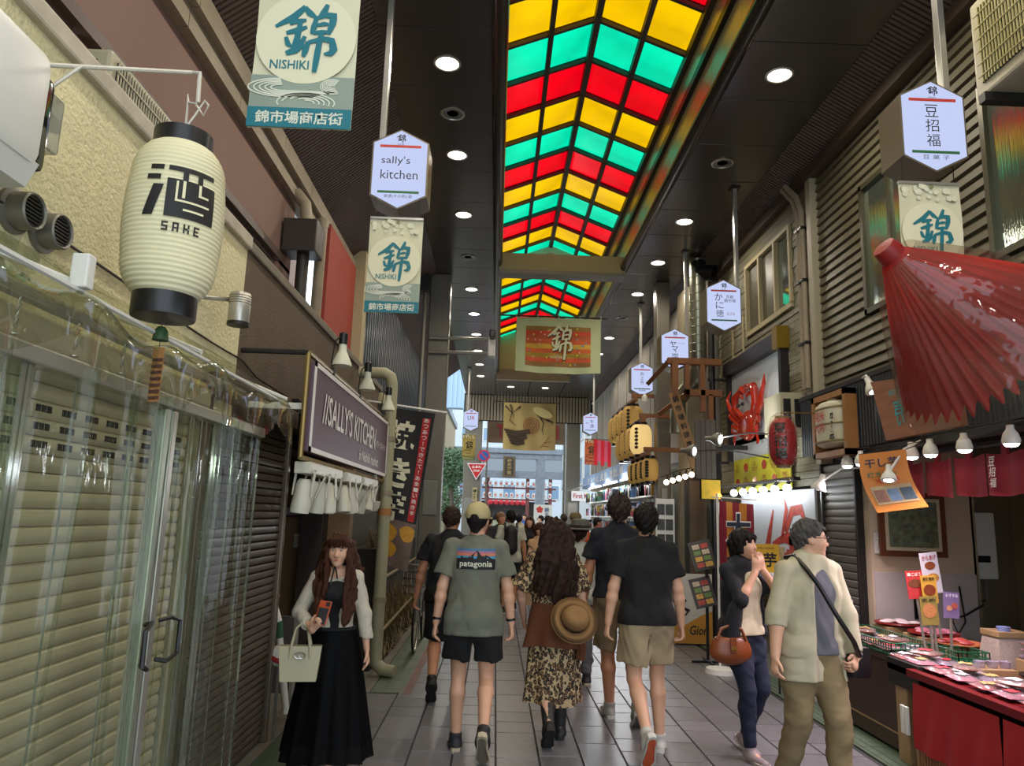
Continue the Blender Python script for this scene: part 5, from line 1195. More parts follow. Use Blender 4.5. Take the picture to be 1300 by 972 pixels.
q = MB(); put_text(q, 'patagonia', None, w=.225, h=.05, c=(0, zc - .043), z=0, bold=.02); printed(p, sh, q, mat('print_white', 'c9cdb9', .7), 'print_lettering', off=.007)
p.short_hair(HB, low=-.08, g=.003, amp=.001)
F = Field(p.hc - .18, p.hc + .2, .006); F.ell(p.H(0, -.012, .04), A3(.094, .112, .098) * p.k, p.HQ, k=0.); F.cut(p.H(0, 0, .012), p.HQ @ A3(0, 0, -1)); F.ell(p.H(0, -.115, .012), A3(.034, .05, .034) * p.k, p.HQ, k=.003, op='c')
cp_ = p.add('cap', F.mesh('cap', cloth('cap_cream', 'b7a97c')))
T = MX.Translation(V(p.hc.tolist())) @ MX([list(r_) + [0] for r_ in p.HQ] + [[0, 0, 0, 1]])
p.mb('brim', MB(T).prism([(.085 * math.cos(a), .075 + .10 * math.sin(a)) for a in np.linspace(0, PI, 14)], .008, .016), cloth('cap_cream', 'b7a97c'), cp_)
for i in (1, 0):
    w, d, pn, th = p.handpos[i]; p.mb('wristband', MB(MX.Translation(V((w - d * .03).tolist())) @ V(d.tolist()).to_track_quat('Z', 'Y').to_matrix().to_4x4()).lathe([(.026, -.008), (.033, -.008), (.033, .008), (.026, .008)], n=16), m_black)
# ---- man in black at the left
p = Person('man in a black tee and black shorts walking away beside the bicycle', (-.40, 6.8), R(90), 1.66, build=1.08, ankles=((-.10, -.2, .2), (.10, .12, .085)), feet=((-5, 50), (4, 0)), wrists=((-.32, .08, .82), (.30, .04, .82)), head=(8, -6), lean=5, curl=(40, 30))
p.body(SK1, face=False); p.shorts(cloth('black_cloth', '0b0b0d'), hem=.95, flare=.088, seed=9); p.tee(cloth('tee_black', '0d0d0f'), hem=.86, sleeve=.7, loose=.04, slr=.078, seed=8); p.shoes(mat('shoe_black', '161618', .5), mat('sole_black', '1b1b1c', .7), trim=mat('tread_black', '222222', .8)); p.short_hair(HD, g=.01, front=.07)
# ---- woman in leopard dress
p = Person('woman with long dark wavy hair in a leopard print dress walking away', (.455, 5.62), R(90), 1.585, female=True, ankles=((-.04, -.22, .2), (.08, .12, .09)), feet=((-4, 45), (4, 0)), wrists=((-.24, .12, .93), (.26, .02, .88)), elbows=((-.8, -1, -.1), (.7, -1, -.1)), head=(6, 0), lean=3, build=1.06)
p.body(SK2, face=False); LEO = leopard(); MATS['leo'] = LEO
p.tee(LEO, hem=1.0, sleeve=.95, g=.022, loose=.01, slr=.098, seed=10, amp=.007, name='dress_bodice'); skirt(p, LEO, 1.02 * p.k, .30 * p.k, .16, .215, 'dress_skirt', nf=7, amp=.016, sq=.72, seed=3, y0=.0, y1=.02)
k = p.k
jk = skirt(p, cloth('suede_brown', '5d3217', var=.15), 1.07 * k, .74 * k, .158, .222, 'tied_jacket', nf=5, amp=.018, sq=.78, seed=9, y0=0, y1=0)
p.mb('tied_sleeve', MB().tube([(-.13, .16, 1.0 * k), (-.02, .2, .98 * k), (.05, .2, .9 * k), (.04, .2, .74 * k)], .035, 8), cloth('suede_brown', '5d3217', var=.15), jk)
p.mb('jacket_cuff', MB().tube([(.17, -.06, .82 * k), (.2, -.05, .72 * k), (.19, -.05, .64 * k)], [.05, .042, .04], 8), cloth('suede_brown', '5d3217', var=.15), jk)
p.shoes(mat('boot_dark', '23221f', .55), mat('boot_sole', '191918', .7), high=.12, trim=mat('tread_black', '222222', .8))
F = p.field(.95 * k, p.h + .06, .007, .3, .32); F.ell(p.H(0, -.014, .024), A3(.093, .108, .108) * k, p.HQ, k=0.)
rq = random.Random(3)
for i in range(11):
    x = -.1 + .02 * i; z0 = 1.12 + .07 * abs(x) / .1 + rq.uniform(-.03, .05); pts = []
    for j in range(9):
        t = j / 8; pts.append(A3(x * (1 + .55 * t) + .014 * math.sin(9 * t + i * 1.3), -.075 - .075 * min(1, t * 2) + .012 * math.sin(7 * t + i * 2) + (.035 if abs(x) > .08 else 0), (1.64 - (1.64 - z0) * t)) * k)
    for a, c in zip(pts[:-1], pts[1:]): F.cone(a, c, .034 * k if a[2] > z0 * k + .1 else .026 * k, k=.018)
F.cut(p.H(0, .06, .03), p.HQ @ A3(0, .8, -.55), box=(p.hc - .13, p.hc + .15)); F.folds(.006, 75, 30, 4); p.add('hair', F.mesh('hair', HD))
bp = [A3(.105, -.02, 1.44), A3(.12, -.10, 1.40), A3(.13, -.165, 1.25), A3(.14, -.175, 1.1), A3(.15, -.16, .98)]
p.mb('bag_strap', MB().tube([V((q * k).tolist()) for q in bp], .009, 6), m_black)
c = at(729, 787, y=5.36); hat = thing('straw_hat', (c.x, c.y, c.z - .17), "tan felt brimmed hat slung on the leopard dress woman's back", 'hat')
T = MX.Translation(c) @ MX.Rotation(R(14), 4, 'Y') @ MX.Rotation(R(62), 4, 'X') @ MX.Rotation(R(0), 4, 'Z')
m_hat = cloth('hat_felt', '8a673d')
MB(T).lathe([(.165, .004), (.168, -.002), (.1, .0), (.098, .012), (.163, .008)][::-1], n=40).build('brim', m_hat, hat, 2)
MB(T).lathe([(.1, 0), (.097, .04), (.09, .08), (.07, .105), (.03, .108), (.0001, .098)], n=32, sq=.86).build('crown', m_hat, hat, 2)
MB(T).lathe([(.1005, .006), (.1015, .01), (.1005, .03), (.099, .034)], n=32, sq=.87).build('hat_band', cloth('hat_band', '5a3c20'), hat, True)
# ---- woman in grey hat, behind the leopard dress
p = Person('woman in a grey brimmed hat and pale top beyond the leopard dress', (.86, 7.5), R(88), 1.56, female=True, res=.011, wrists=((-.25, .05, .85), (.25, .05, .85)), head=(25, 0))
p.body(SK2, face=False, hands=True); p.trousers(cloth('grey_cloth', '55565a'), seed=12); p.tee(cloth('pale_top', 'b7bbb4'), hem=.84, sleeve=.9, seed=11); p.shoes(mat('shoe_dark', '26272a', .6), mat('sole_cream', 'b9ad93', .7)); p.short_hair(HD, low=-.11, g=.016)
T = MX.Translation(V(p.H(0, -.005, .045).tolist())); ht = p.mb('hat', MB(T).lathe([(.15, -.012), (.152, -.006), (.098, .006), (.094, .05), (.085, .085), (.05, .098), (.0001, .09)], n=28), cloth('hat_grey', '5c5b54'))
p.mb('hat_band', MB(T).lathe([(.0985, .008), (.1, .012), (.0985, .032)], n=28), cloth('hat_band_dark', '35342f'), ht)
# ---- tall man in navy
p = Person('tall grey-haired man in a navy polo and khaki shorts walking away', (1.04, 6.2), R(91), 1.80, ankles=((-.05, .14, .085), (.11, -.16, .15)), feet=((-4, 0), (5, 40)), wrists=((-.30, .04, .80), (.28, .06, .82)), head=(4, 0), build=1.05, lean=3, curl=(35, 30))
p.body(SK1, face=False); p.shorts(cloth('khaki', '857455'), hem=.92, flare=.09, seed=14, amp=.007); p.tee(cloth('polo_navy', '10141f'), hem=.93, sleeve=.7, loose=.03, slr=.078, seed=13, neckz=.01); p.shoes(mat('shoe_grey', '8d8a82', .6), mat('sole_white', 'c4c1b8', .6), trim=mat('tread_grey', '77746d', .7)); p.short_hair(hairm('hair_brown_grey', '3a2f29'), g=.016, low=-.09, amp=.006)
# ---- man in black tee and beige shorts
p = Person('dark-haired man in a plain black tee and beige shorts walking away', (1.105, 5.42), R(92), 1.71, ankles=((-.06, -.26, .2), (.11, .08, .085)), feet=((-5, 62), (12, 0)), wrists=((-.29, .04, .80), (.27, .03, .84)), head=(10, 3), lean=2, curl=(35, 40))
p.body(SK2, face=False); p.shorts(cloth('shorts_beige', '9c8a6b'), hem=.72, flare=.104, seed=16, amp=.006); p.tee(cloth('tee_black2', '0c0c0e'), hem=.88, sleeve=.72, loose=.03, slr=.08, seed=15); p.shoes(mat('shoe_white', 'b9b5ad', .6), mat('sole_white', 'c4c1b8', .6), trim=mat('tread_orange', 'b5512c', .6)); p.short_hair(HB, g=.015, low=-.085)
# ---- woman covering her mouth
p = Person('woman in a navy cardigan covering her mouth with both hands', (1.80, 5.45), R(-66), 1.555, female=True, res=.0075, ankles=((-.10, -.10, .12), (.06, .12, .085)), feet=((-8, 30), (6, 0)), wrists=((-.05, .20, 1.42), (.04, .20, 1.405)), elbows=((-.5, .5, -1), (.5, .3, -1)), head=(-20, 4), lean=2, handdir=((.25, .0, 1), (-.22, .0, 1)), palm=((.3, -1, 0), (-.3, -1, 0)), curl=(8, 8), build=1.06)
p.thumb = (None, None); p.body(SK2); p.trousers(cloth('jeans', '151e33', var=.2), g=.012, rk=.06, ra=.05, seed=18, amp=.004); p.tee(cloth('top_cream', 'cfc4a6'), hem=.92, sleeve=0, g=.014, loose=.0, seed=17, name='inner_top')
F = p.field(.78, p.neck[2] + .1); k = p.k; p.torso(F, .032, hips=False); F.cone(A3(0, -.01, .78), p.chest, .165 * k, .15 * k, k=.05, n=(0, 1, 0), flat=.76)
for i in (0, 1): F.cone(p.sh[i] - A3((-1, 1)[i] * .012, 0, .012), p.elb[i], .055 * k, .058 * k, k=.025); F.cone(p.elb[i], p.elb[i] + (p.wr[i] - p.elb[i]) * .18, .058 * k, .056 * k, k=.02, cap=True)
p.over(F, 'inner', 'bottom')
F.cone(A3(.0, .2, p.neck[2] + .05), A3(-.0, .24, .6), .10, .19, k=.01, op='c'); F.folds(.003, 26, 14, 3); F.cut((0, 0, .80), (0, 0, -1)); p.add('cardigan', F.mesh('cardigan', cloth('navy_knit', '14161d')))
p.mb('cardigan_tail', MB().tube([V((p.elb[1] + A3(.0, -.01, .02)).tolist()), V((p.elb[1] + A3(.02, -.03, -.06)).tolist()), V((p.elb[1] + A3(.04, -.06, -.22)).tolist()), V((p.elb[1] + A3(.04, -.07, -.36)).tolist())], [.03, .052, .056, .048], 10), cloth('navy_knit', '14161d'))
p.shoes(mat('shoe_mauve', '8d7f80', .65), mat('sole_pink', 'b8aba4', .65))
F = Field(p.hc - .17, p.hc + .19, .006); F.ell(p.H(0, -.014, .026), A3(.093, .108, .105) * k, p.HQ, k=0.); F.cone(p.H(0, -.05, -.01), p.H(0, -.055, -.085), .078 * k, .062 * k, k=.03)
for sg in (-1, 1): F.cone(p.H(sg * .07, .012, .03), p.H(sg * .076, .012, -.06), .028 * k, .02 * k, k=.02)
F.cone(p.H(-.05, .075, .055), p.H(.05, .075, .055), .022 * k, k=.02); F.ell(p.H(0, .13, -.055), A3(.066, .09, .09) * k, p.HQ, k=.008, op='c'); F.folds(.003, 120, 60, 3); p.add('hair', F.mesh('hair', HB)); p.eyes(lip='9a5a50')
wb_ = toworld(p, (.22, .12, .80)); bag = thing('leather_handbag', (wb_.x, wb_.y, wb_.z - .17), "rounded brown leather handbag on the cardigan woman's arm", 'handbag')
F = Field(A3(*wb_) - [.2, .14, .22], A3(*wb_) + [.2, .14, .1], .006); F.ell(A3(*wb_) + [0, 0, -.05], (.135, .06, .095), k=0.); F.ell(A3(*wb_) + [0, 0, -.1], (.125, .065, .065), k=.04); F.cut(A3(*wb_) + [0, 0, .015], (0, 0, 1))
m_lea = mat('leather_tan', '7a3d1a', .35, var=.15, vs=12); o = bpy.data.objects.new('bag_body', F.mesh('bag_body', m_lea)); COL.objects.link(o); o.parent = bag; o.location = -WL[bag]; WL[o] = V((0, 0, 0))
MB().tube([wb_ + V((-.1, -.03, .0)), wb_ + V((-.07, -.03, .07)), wb_ + V((.0, -.03, .1)), wb_ + V((.07, -.03, .07)), wb_ + V((.1, -.03, .0))], .011, 8).build('handle', m_lea, bag, True)
MB().bbox(wb_.x - .02, wb_.x + .02, wb_.y - .078, wb_.y - .062, wb_.z - .08, wb_.z + .02, .004).build('strap_tab', m_lea, bag); MB().bbox(wb_.x - .014, wb_.x + .014, wb_.y - .084, wb_.y - .077, wb_.z - .06, wb_.z - .035, .002).build('brass_lock', mat('brass', 'a8843c', .3, m=.8), bag)
# ---- older man in pale shirt
p = Person('grey-haired man in glasses and a pale open shirt looking at the stall', (1.93, 4.62), R(-76), 1.635, res=.0075, build=1.08, ankles=((-.10, .12, .085), (.10, -.16, .10)), feet=((-8, 0), (8, 15)), wrists=((-.235, .15, .885), (.30, .06, .84)), elbows=((-.9, -.6, -.1), (.7, -1, -.1)), head=(-62, -2), lean=3, curl=(50, 30), handdir=((.55, .5, -.5), None), palm=((.3, -.9, .1), None))
p.body(SK2); k = p.k; p.trousers(cloth('chino', '7d6c4c', var=.12), g=.026, rk=.082, ra=.07, seed=20, amp=.003)
p.tee(cloth('tee_grey', '5a5a60'), hem=.90, sleeve=0, g=.022, loose=.01, seed=19, name='inner_tee')
F = p.field(.60, p.neck[2] + .12); p.torso(F, .032, hips=False); F.cone(A3(0, 0, .66), p.chest, .2 * k * p.b, .16 * k, k=.05, n=(0, 1, 0), flat=.8)
F.cone(p.sh[1] - A3(.012, 0, .014), p.elb[1], .06 * k, .07 * k, k=.025); F.cone(p.elb[1], p.elb[1] + (p.wr[1] - p.elb[1]) * .3, .068 * k, .068 * k, k=.02, cap=True)
F.cone(p.sh[0] + A3(.012, 0, -.014), p.elb[0], .06 * k, .066 * k, k=.025); F.cone(p.elb[0], p.elb[0] + (p.wr[0] - p.elb[0]) * .9, .066 * k, .05 * k, k=.02, cap=True)
p.over(F, 'inner', 'bottom', g=.012)
F.cone(p.neck - p.up * .02, p.neck + p.up * .05, .088 * k, .078 * k, k=.02, cap=True); F.cone(A3(-.025, .21, p.neck[2] + .07), A3(-.05, .27, .56), .098, .17, k=.01, op='c'); F.folds(.0025, 24, 12, 5); F.cut((0, 0, .68), (0, .05, -1))
p.add('shirt', F.mesh('shirt', cloth('shirt_pale', 'b0a88c')))
p.mb('strap', MB().tube([V(q) for q in ((.10, -.06, p.neck[2] + .02), (.105, .04, p.neck[2] + .035), (.09, .12, p.neck[2] - .03), (.05, .185, 1.24), (-.03, .222, 1.08), (-.14, .222, .93), (-.21, .18, .84))], .016, 6), m_black, label='black shoulder strap')
for sg in (-1, 1):
    p.mb('collar', MB().grid(lambda u, v: V((p.neck + A3(sg * (.085 - .02 * v) * k * math.cos(-1.1 + 2.3 * u), (.085 - .02 * v) * k * math.sin(-1.1 + 2.3 * u) + .01 - .0 * v, .0 + .05 * v - .03 * max(0, u - .6) * (1 - v) * 2)).tolist()), 12, 3), cloth('shirt_pale', 'b0a88c'))
p.mb('waist_bag', MB().bbox(-.33, -.2, .02, .14, .70, .88, .02), m_black)
p.shoes(mat('shoe_dark', '26272a', .6), mat('sole_cream', 'b9ad93', .7)); p.short_hair(HG, g=.012, low=-.08, front=.06); p.eyes(lip='9a6555', brow='3c3835')
T = MX.Translation(V(p.hc.tolist())) @ MX([list(r_) + [0] for r_ in p.HQ] + [[0, 0, 0, 1]]) @ MX.Scale(k, 4); gl = MB()
for sg in (-1, 1):
    gl.tube([T @ V((sg * .034 + .026 * math.cos(a), .102, .0 + .019 * math.sin(a))) for a in np.linspace(0, 2 * PI, 17)], .0016, 5); gl.tube([T @ V((sg * .06, .1, .006)), T @ V((sg * .08, .05, .01)), T @ V((sg * .082, -.01, .008))], .0016, 5)
gl.tube([T @ V((-.008, .103, .004)), T @ V((.008, .103, .004))], .0016, 5); p.mb('glasses', gl, m_black)
w, d, pn, th = p.handpos[0]; p.mb('wristwatch', MB(MX.Translation(V((w - d * .02).tolist())) @ V(d.tolist()).to_track_quat('Z', 'Y').to_matrix().to_4x4()).lathe([(.026, -.012), (.034, -.01), (.034, .01), (.026, .012)], n=16), m_alu)
# ---- woman with phone
p = Person('young woman in a black dress and white cardigan holding an orange phone', (-1.0, 4.88), R(-84), 1.45, female=True, res=.007, ankles=((-.05, .14, .085), (.07, -.10, .10)), feet=((-4, 0), (5, 15)), wrists=((-.27, .04, .82), (.13, .27, 1.06)), elbows=((-.6, -1, -.1), (.8, -.7, -.3)), head=(4, -4), lean=1, handdir=(None, (-.45, .35, .6)), palm=(None, (-.5, -.2, .5)), curl=(22, 38))
p.body(SK2); k = p.k
F = p.field(.8 * k, p.neck[2]); p.torso(F, .012, hips=False); F.cut((0, 0, p.chest[2] + .115), (0, .25, 1)); F.folds(.003, 30, 14, 4); p.L['inner'] = F.D; p.add('dress_bodice', F.mesh('dress_bodice', cloth('black_dress', '0e0e10')))
skirt(p, cloth('black_dress', '0e0e10'), 1.05 * k, .22 * k, .134, .2, 'dress_skirt', nf=8, amp=.016, sq=.8, seed=5)
skirt(p, clearmat('black_tulle', '3a3a3c', gloss=.01, rough=.6, haze=.35, hz='121214'), 1.03 * k, .12 * k, .139, .27, 'tulle_overskirt', nf=11, amp=.02, sq=.8, seed=6)
F = p.field(.85 * k, p.neck[2] + .05); p.torso(F, .02, hips=False)
for i in (0, 1): F.cone(p.sh[i] - A3((-1, 1)[i] * .014, 0, .014), p.elb[i], .056 * k, .054 * k, k=.02); F.cone(p.elb[i], p.elb[i] + (p.wr[i] - p.elb[i]) * (.86 if i == 0 else .7), .051 * k, .05 * k, k=.015, cap=True)
p.over(F, 'inner')
F.cone(A3(0, .17, p.neck[2] + .06), A3(0, .2, .7), .105, .115, k=.01, op='c'); F.cut((0, 0, .97 * k), (0, 0, -1)); F.ell(p.neck + A3(0, .03, .03), (.085, .09, .08), k=.01, op='c'); F.folds(.002, 40, 30, 8); p.add('cardigan', F.mesh('cardigan', cloth('white_knit', 'c4bba9', bump=.4, bs=160)))
F = p.field(.92 * k, p.h + .05, .006, .32, .28); F.ell(p.H(0, -.014, .026), A3(.089, .107, .106) * k, p.HQ, k=0.)
for sg in (-1, 1):
    for i in range(6):
        x0 = .07 + .005 * i; y0 = .03 - .024 * i; pts = []; zb = 1.10 + .02 * i
        for j in range(10):
            t = j / 9; ang = .012 * math.sin(8 * t + i * 1.1 + sg); bul = .022 * math.sin(min(1, t * 1.1) * PI * .6); pts.append(A3(sg * (x0 + .008 * i * min(1, t * 2) + bul + ang), y0 + .19 * t ** .8 * (1 if i < 4 else -.2) + .012 * math.sin(6 * t + i), 1.66 - (1.66 - zb) * t) * k)
        for a, c in zip(pts[:-1], pts[1:]): F.cone(a, c, .026 * k, .021 * k, k=.014)
F.cone(p.H(0, -.06, 0), A3(0, -.13, 1.22) * k, .075 * k, .06 * k, k=.04)
F.ell(p.H(0, .105, -.05), A3(.064, .085, .10) * k, p.HQ, k=.012, op='c'); F.folds(.004, 90, 22, 6); hr = p.add('hair', F.mesh('hair', HR))
fb_ = MB()
for i in range(15):
    x = -.056 + .008 * i
    fb_.tube([V(p.H(x * .5, .06, .118).tolist()), V(p.H(x * .9, .096, .085).tolist()), V(p.H(x + .004 * math.sin(i * 2.2), .1 - .25 * abs(x), .05).tolist()), V(p.H(x * 1.12 + .005 * math.sin(i * 1.7), .099 - .35 * abs(x), .028 - .2 * abs(x)).tolist())], [.006 * k, .008 * k, .007 * k, .002 * k], 6)
p.mb('fringe', fb_, HR, hr); p.eyes(lip='a04438', brow='5a3420')
rib = MB(); nk = p.neck + p.up * .035
rib.tube([V((nk + A3(.05 * math.cos(a), .05 * math.sin(a) + .012, .006 * math.sin(a))).tolist()) for a in np.linspace(0, 2 * PI, 25)], .006, 6); rib.tube([V((nk + A3(.015, .066, .0)).tolist()), V((nk + A3(.02, .095, -.05)).tolist()), V((nk + A3(.03, .112, -.12)).tolist())], .005, 5).tube([V((nk + A3(.015, .066, .0)).tolist()), V((nk + A3(.0, .095, -.04)).tolist()), V((nk + A3(-.01, .115, -.08)).tolist())], .005, 5)
p.mb('neck_ribbon', rib, m_black); w, d, pn, th = p.handpos[1]
pc = toworld(p, w + d * .085 + pn * .03); ph = thing('mobile_phone', tuple(pc - V((0, 0, .05))), "orange mobile phone in the young woman's hand", 'phone')
T = MX.Translation(pc + V((0, -.0, .03))) @ MX.Rotation(R(8), 4, 'Y') @ MX.Rotation(R(-25), 4, 'X')
MB(T).bbox(-.037, .037, -.006, .006, -.07, .075, .005).build('case', mat('phone_orange', 'b3431f', .3), ph); MB(T).bbox(-.03, .03, -.009, -.005, -.066, .03, .003).build('card_pocket', m_black, ph); MB(T).bbox(.004, .03, -.01, -.005, .042, .068, .003).build('camera_bump', m_dark, ph)
wc = toworld(p, p.elb[1] + (p.wr[1] - p.elb[1]) * .62); bg = thing('tote_handbag', (wc.x, wc.y, wc.z - .34), "cream leather tote hanging from the young woman's forearm", 'handbag'); m_tote = mat('tote_cream', 'b3ab8b', .45, var=.05)
TT = MX.Translation((wc.x - .02, wc.y - .02, wc.z - .33)) @ MX.Rotation(R(8), 4, 'Z')
MB(TT).add([(-.105, -.045, 0), (.105, -.045, 0), (.105, .045, 0), (-.105, .045, 0), (-.125, -.03, .2), (.125, -.03, .2), (.125, .03, .2), (-.125, .03, .2)], [(0, 3, 2, 1), (0, 1, 5, 4), (1, 2, 6, 5), (2, 3, 7, 6), (3, 0, 4, 7), (4, 5, 6, 7)]).build('bag_body', m_tote, bg)
for y in (-.034, .034): MB(TT).tube([(-.06, y, .13), (-.055, y, .2), (-.035, y * .6, .3), (0, y * .4, .335), (.035, y * .6, .3), (.055, y, .2), (.06, y, .13)], .008, 8).build('handle', m_tote, bg, True)
MB(TT).tube([(.03 * math.cos(a), -.05, .15 + .018 * math.sin(a)) for a in np.linspace(0, 2 * PI, 14)], .004, 5).tube([(.015 + .018 * math.cos(a), -.052, .15 + .018 * math.sin(a)) for a in np.linspace(0, 2 * PI, 14)], .004, 5).build('emblem', m_alu, bg)
# ---- distant walkers
def walker(label, x, y, h, face, shirt, legs, hair, female=False, skin=SK1, sleeve=.7, step=.12, kind='shorts', res=.016, seed=0):
    s_ = random.Random(seed).choice((-1, 1))
    p = Person(label, (x, y), face, h, female=female, res=res, ankles=((-.09, step * s_, .085), (.09, -step * s_, .12)), wrists=((-.27, .08 * s_, .83), (.27, -.08 * s_, .83)), head=(random.Random(seed).uniform(-25, 25), 0), group='walkers in the crowd further down the arcade')
    p.body(skin, face=False)
    if kind == 'shorts': p.shorts(legs, hem=.8)
    elif kind == 'long': p.trousers(legs)
    else: skirt(p, legs, 1.0 * p.k, .45 * p.k, .15, .22, 'skirt', res=32, rows=8)
    p.tee(shirt, hem=.84, sleeve=sleeve, seed=seed); p.shoes(mat('shoe_dark', '26272a', .6), mat('sole_cream', 'b9ad93', .7)); p.short_hair(hair)
    return p
C_ = lambda c: cloth('crowd_' + c, c)
p = walker('man in a white tee with a black backpack walking away', .27, 12.6, 1.68, R(90), C_('b8b8a8'), C_('23252b'), HB, seed=1)
F = p.field(.9, p.neck[2] + .05, .014); F.cone(p.chest + A3(0, -.17, -.16), p.chest + A3(0, -.17, .1), .12, .11, k=.03, n=(0, 1, 0), flat=.75); bpk = p.add('backpack', F.mesh('backpack', mat('pack_black', '141517', .6)))
for sg in (-1, 1): p.mb('shoulder_strap', MB().tube([V((p.neck + A3(sg * .1, -.16, -.08)).tolist()), V((p.neck + A3(sg * .1, .0, .04)).tolist()), V((p.chest + A3(sg * .1, .15, .0)).tolist())], .022, 6), mat('pack_black', '141517', .6), bpk)
p = walker('woman with long brown hair in a black top facing the camera', .70, 15.0, 1.58, R(-90), C_('17171a'), C_('17171b'), HR, True, SK2, .3, kind='long', seed=2); F = p.field(1.1, p.h + .03, .014, .3, .3); F.cone(p.H(0, -.05, 0), p.chest + A3(0, -.12, .05), .09, .08, k=.03); F.cone(p.H(-.08, 0, 0), p.chest + A3(-.11, .08, .05), .035, k=.03); F.cone(p.H(.08, 0, 0), p.chest + A3(.11, .08, .05), .035, k=.03); p.add('long_hair', F.mesh('long_hair', HR))
walker('bald man in a dark grey tee facing the camera', .10, 13.6, 1.64, R(-85), C_('33363b'), C_('4b463c'), hairm('hair_thin', '8a6a52'), False, SK1, .7, kind='long', seed=3)
walker('brown-haired woman in a tan strappy top beside the leopard dress', .62, 10.6, 1.50, R(-60), C_('b08a68'), C_('a8886a'), HR, True, SK2, .25, kind='skirt', seed=4)
p = walker('man in an orange tee and khaki cap', 1.32, 12.2, 1.66, R(-100), C_('c2561f'), C_('27313f'), HD, False, SK1, .6, kind='long', seed=5)
p.mb('cap', MB(MX.Translation(V(p.H(0, 0, .05).tolist()))).lathe([(.1, -.01), (.098, .03), (.07, .075), (.0001, .085)], n=16).prism([(.08 * math.cos(a), .07 + .1 * math.sin(a)) for a in np.linspace(0, PI, 9)], -.01, .0), C_('6b6040'))
p.mb('long_sleeve', MB().tube([V((p.chest + A3(-.13, .14, -.05)).tolist()), V((p.chest + A3(.13, .14, -.05)).tolist())], .03, 8), C_('c2561f'))
far_list = [('person in a pale beige shirt with back turned', .58, 18, 1.62, 90, 'b8a78a', '3a3f4a', HB, 'long'), ('person in a grey-blue tee under the festival sign', 1.22, 17.2, 1.60, 90, '77828c', '3b3b3f', HD, 'shorts'), ('person in a teal top far down the arcade', .33, 20.5, 1.6, 90, '5f8f8a', '2c2f36', HB, 'long'),
            ('person in a plum red top near the left column', -.12, 14.8, 1.58, 90, '6b2f35', '26262a', HD, 'long'), ('dark-haired person in a navy top by the far left column', -.32, 17, 1.6, 90, '27314a', '2b2b2e', HB, 'long'), ('person in a white shirt under the torii lintel', .62, 27, 1.66, -90, 'd0d2d4', '2f3442', HB, 'long'),
            ('person in a pale blue shirt left of the torii plaque', -.05, 28, 1.66, -90, '9fb6cc', '39404d', HB, 'long'), ('person in a cobalt top in front of the shrine', 1.12, 29, 1.64, -90, '3d5c96', '2b3040', HB, 'skirt'), ('person in a white top before the red lanterns', .05, 31, 1.64, -90, 'c9ccd2', '3d4450', HD, 'long'),
            ('person in a grey top crossing by the festival sign', 1.5, 24, 1.6, 180, '8a8d90', '30333a', HB, 'long'), ('person in an orange-red tee by the gift shelves', 2.2, 16.2, 1.6, 0, 'b3472a', '2d2d33', HB, 'long'), ('person in a black tee at the far shop on the right', 1.75, 19, 1.66, 90, '17181b', '4a4335', HD, 'shorts'), ('person in a pale pink top beyond the backpack', .42, 23, 1.56, 90, 'c7a3a0', '4a4a55', HR, 'skirt'),
            ('person in a light green shirt at the arcade mouth', -.02, 23.5, 1.62, 90, '93a58d', '33363c', HB, 'long')]
for i, (lb, x, y, h, fc, c1, c2, hr_, kd) in enumerate(far_list): walker(lb, x, y, h, R(fc), C_(c1), C_(c2), hr_, i % 3 == 1, SK2 if i % 2 else SK1, kind=kd, res=.022, seed=20 + i)
# ================================================================= RIGHT SHOP FRONTS
rq = random.Random(12)
# ---- shop recess of the bean stall
ws = MB().box(3.36, 4.3, 6.62, 6.75, 0, 2.6).build('wall_right', mat('beige_wall', 'b8a68c', .75, var=.04), kind='structure')
MB().box(3.37, 4.28, 6.60, 6.62, 0, 1.2).build('wainscot', mat('grey_wainscot', 'b3a9a6', .6), ws)
MB().box(4.3, 5.2, 7.4, 7.5, 0, 2.6).box(4.28, 4.32, 6.62, 7.45, 0, 2.6).build('niche_wall', mat('niche_wall', '96876c', .8, var=.08), ws)
MB().box(3.38, 5.2, 3.0, 3.1, 0, 2.6).build('near_wall', mat('beige_wall', 'b8a68c', .75), ws)
MB().box(3.3, 5.2, 3.0, 7.4, 2.56, 2.62).build('shop_ceiling', mat('shop_ceiling', '8f897c', .7), ws)
sh3 = thing('roller_shutter', (3.33, 7.08, 0), 'narrow closed grey roller shutter beside the beige shop wall', 'shutter')
gs = slat_mesh(.66, .072, mat('grey_slat', '6a6760', .4, m=.3, var=.08), -.016)
for k in range(30): inst(gs, 'slat', (3.33, 6.76, .02 + .072 * k), sh3)
MB().box(3.345, 3.36, 6.74, 7.44, 0, 2.2).build('backing', m_gap, sh3)
for y in (6.72, 7.42): MB().bbox(3.29, 3.36, y, y + .04, 0, 2.2, .006).build('guide_rail', m_dark, sh3)
# black corrugated fascia
fas = thing('shop_fascia', (3.0, 5.3, 2.2), 'black corrugated fascia over the bean stall', 'fascia')
MB().box(3.03, 3.1, 3.3, 7.2, 2.25, 2.8).build('board', m_gap, fas)
cm = MB().add([(0, 0, 0), (-.02, .012, 0), (-.02, .032, 0), (0, .044, 0), (0, 0, .56), (-.02, .012, .56), (-.02, .032, .56), (0, .044, .56)], [(0, 4, 5, 1), (1, 5, 6, 2), (2, 6, 7, 3), (0, 1, 2, 3), (4, 7, 6, 5)]).mesh('corrugation', mat('black_metal', '1d1d1e', .4, m=.3))
for k in range(80): inst(cm, 'corrugation', (3.03, 3.32 + .0485 * k, 2.24), fas)
MB().box(3.0, 3.33, 3.3, 7.2, 2.79, 2.83).build('top_flashing', m_dark, fas)
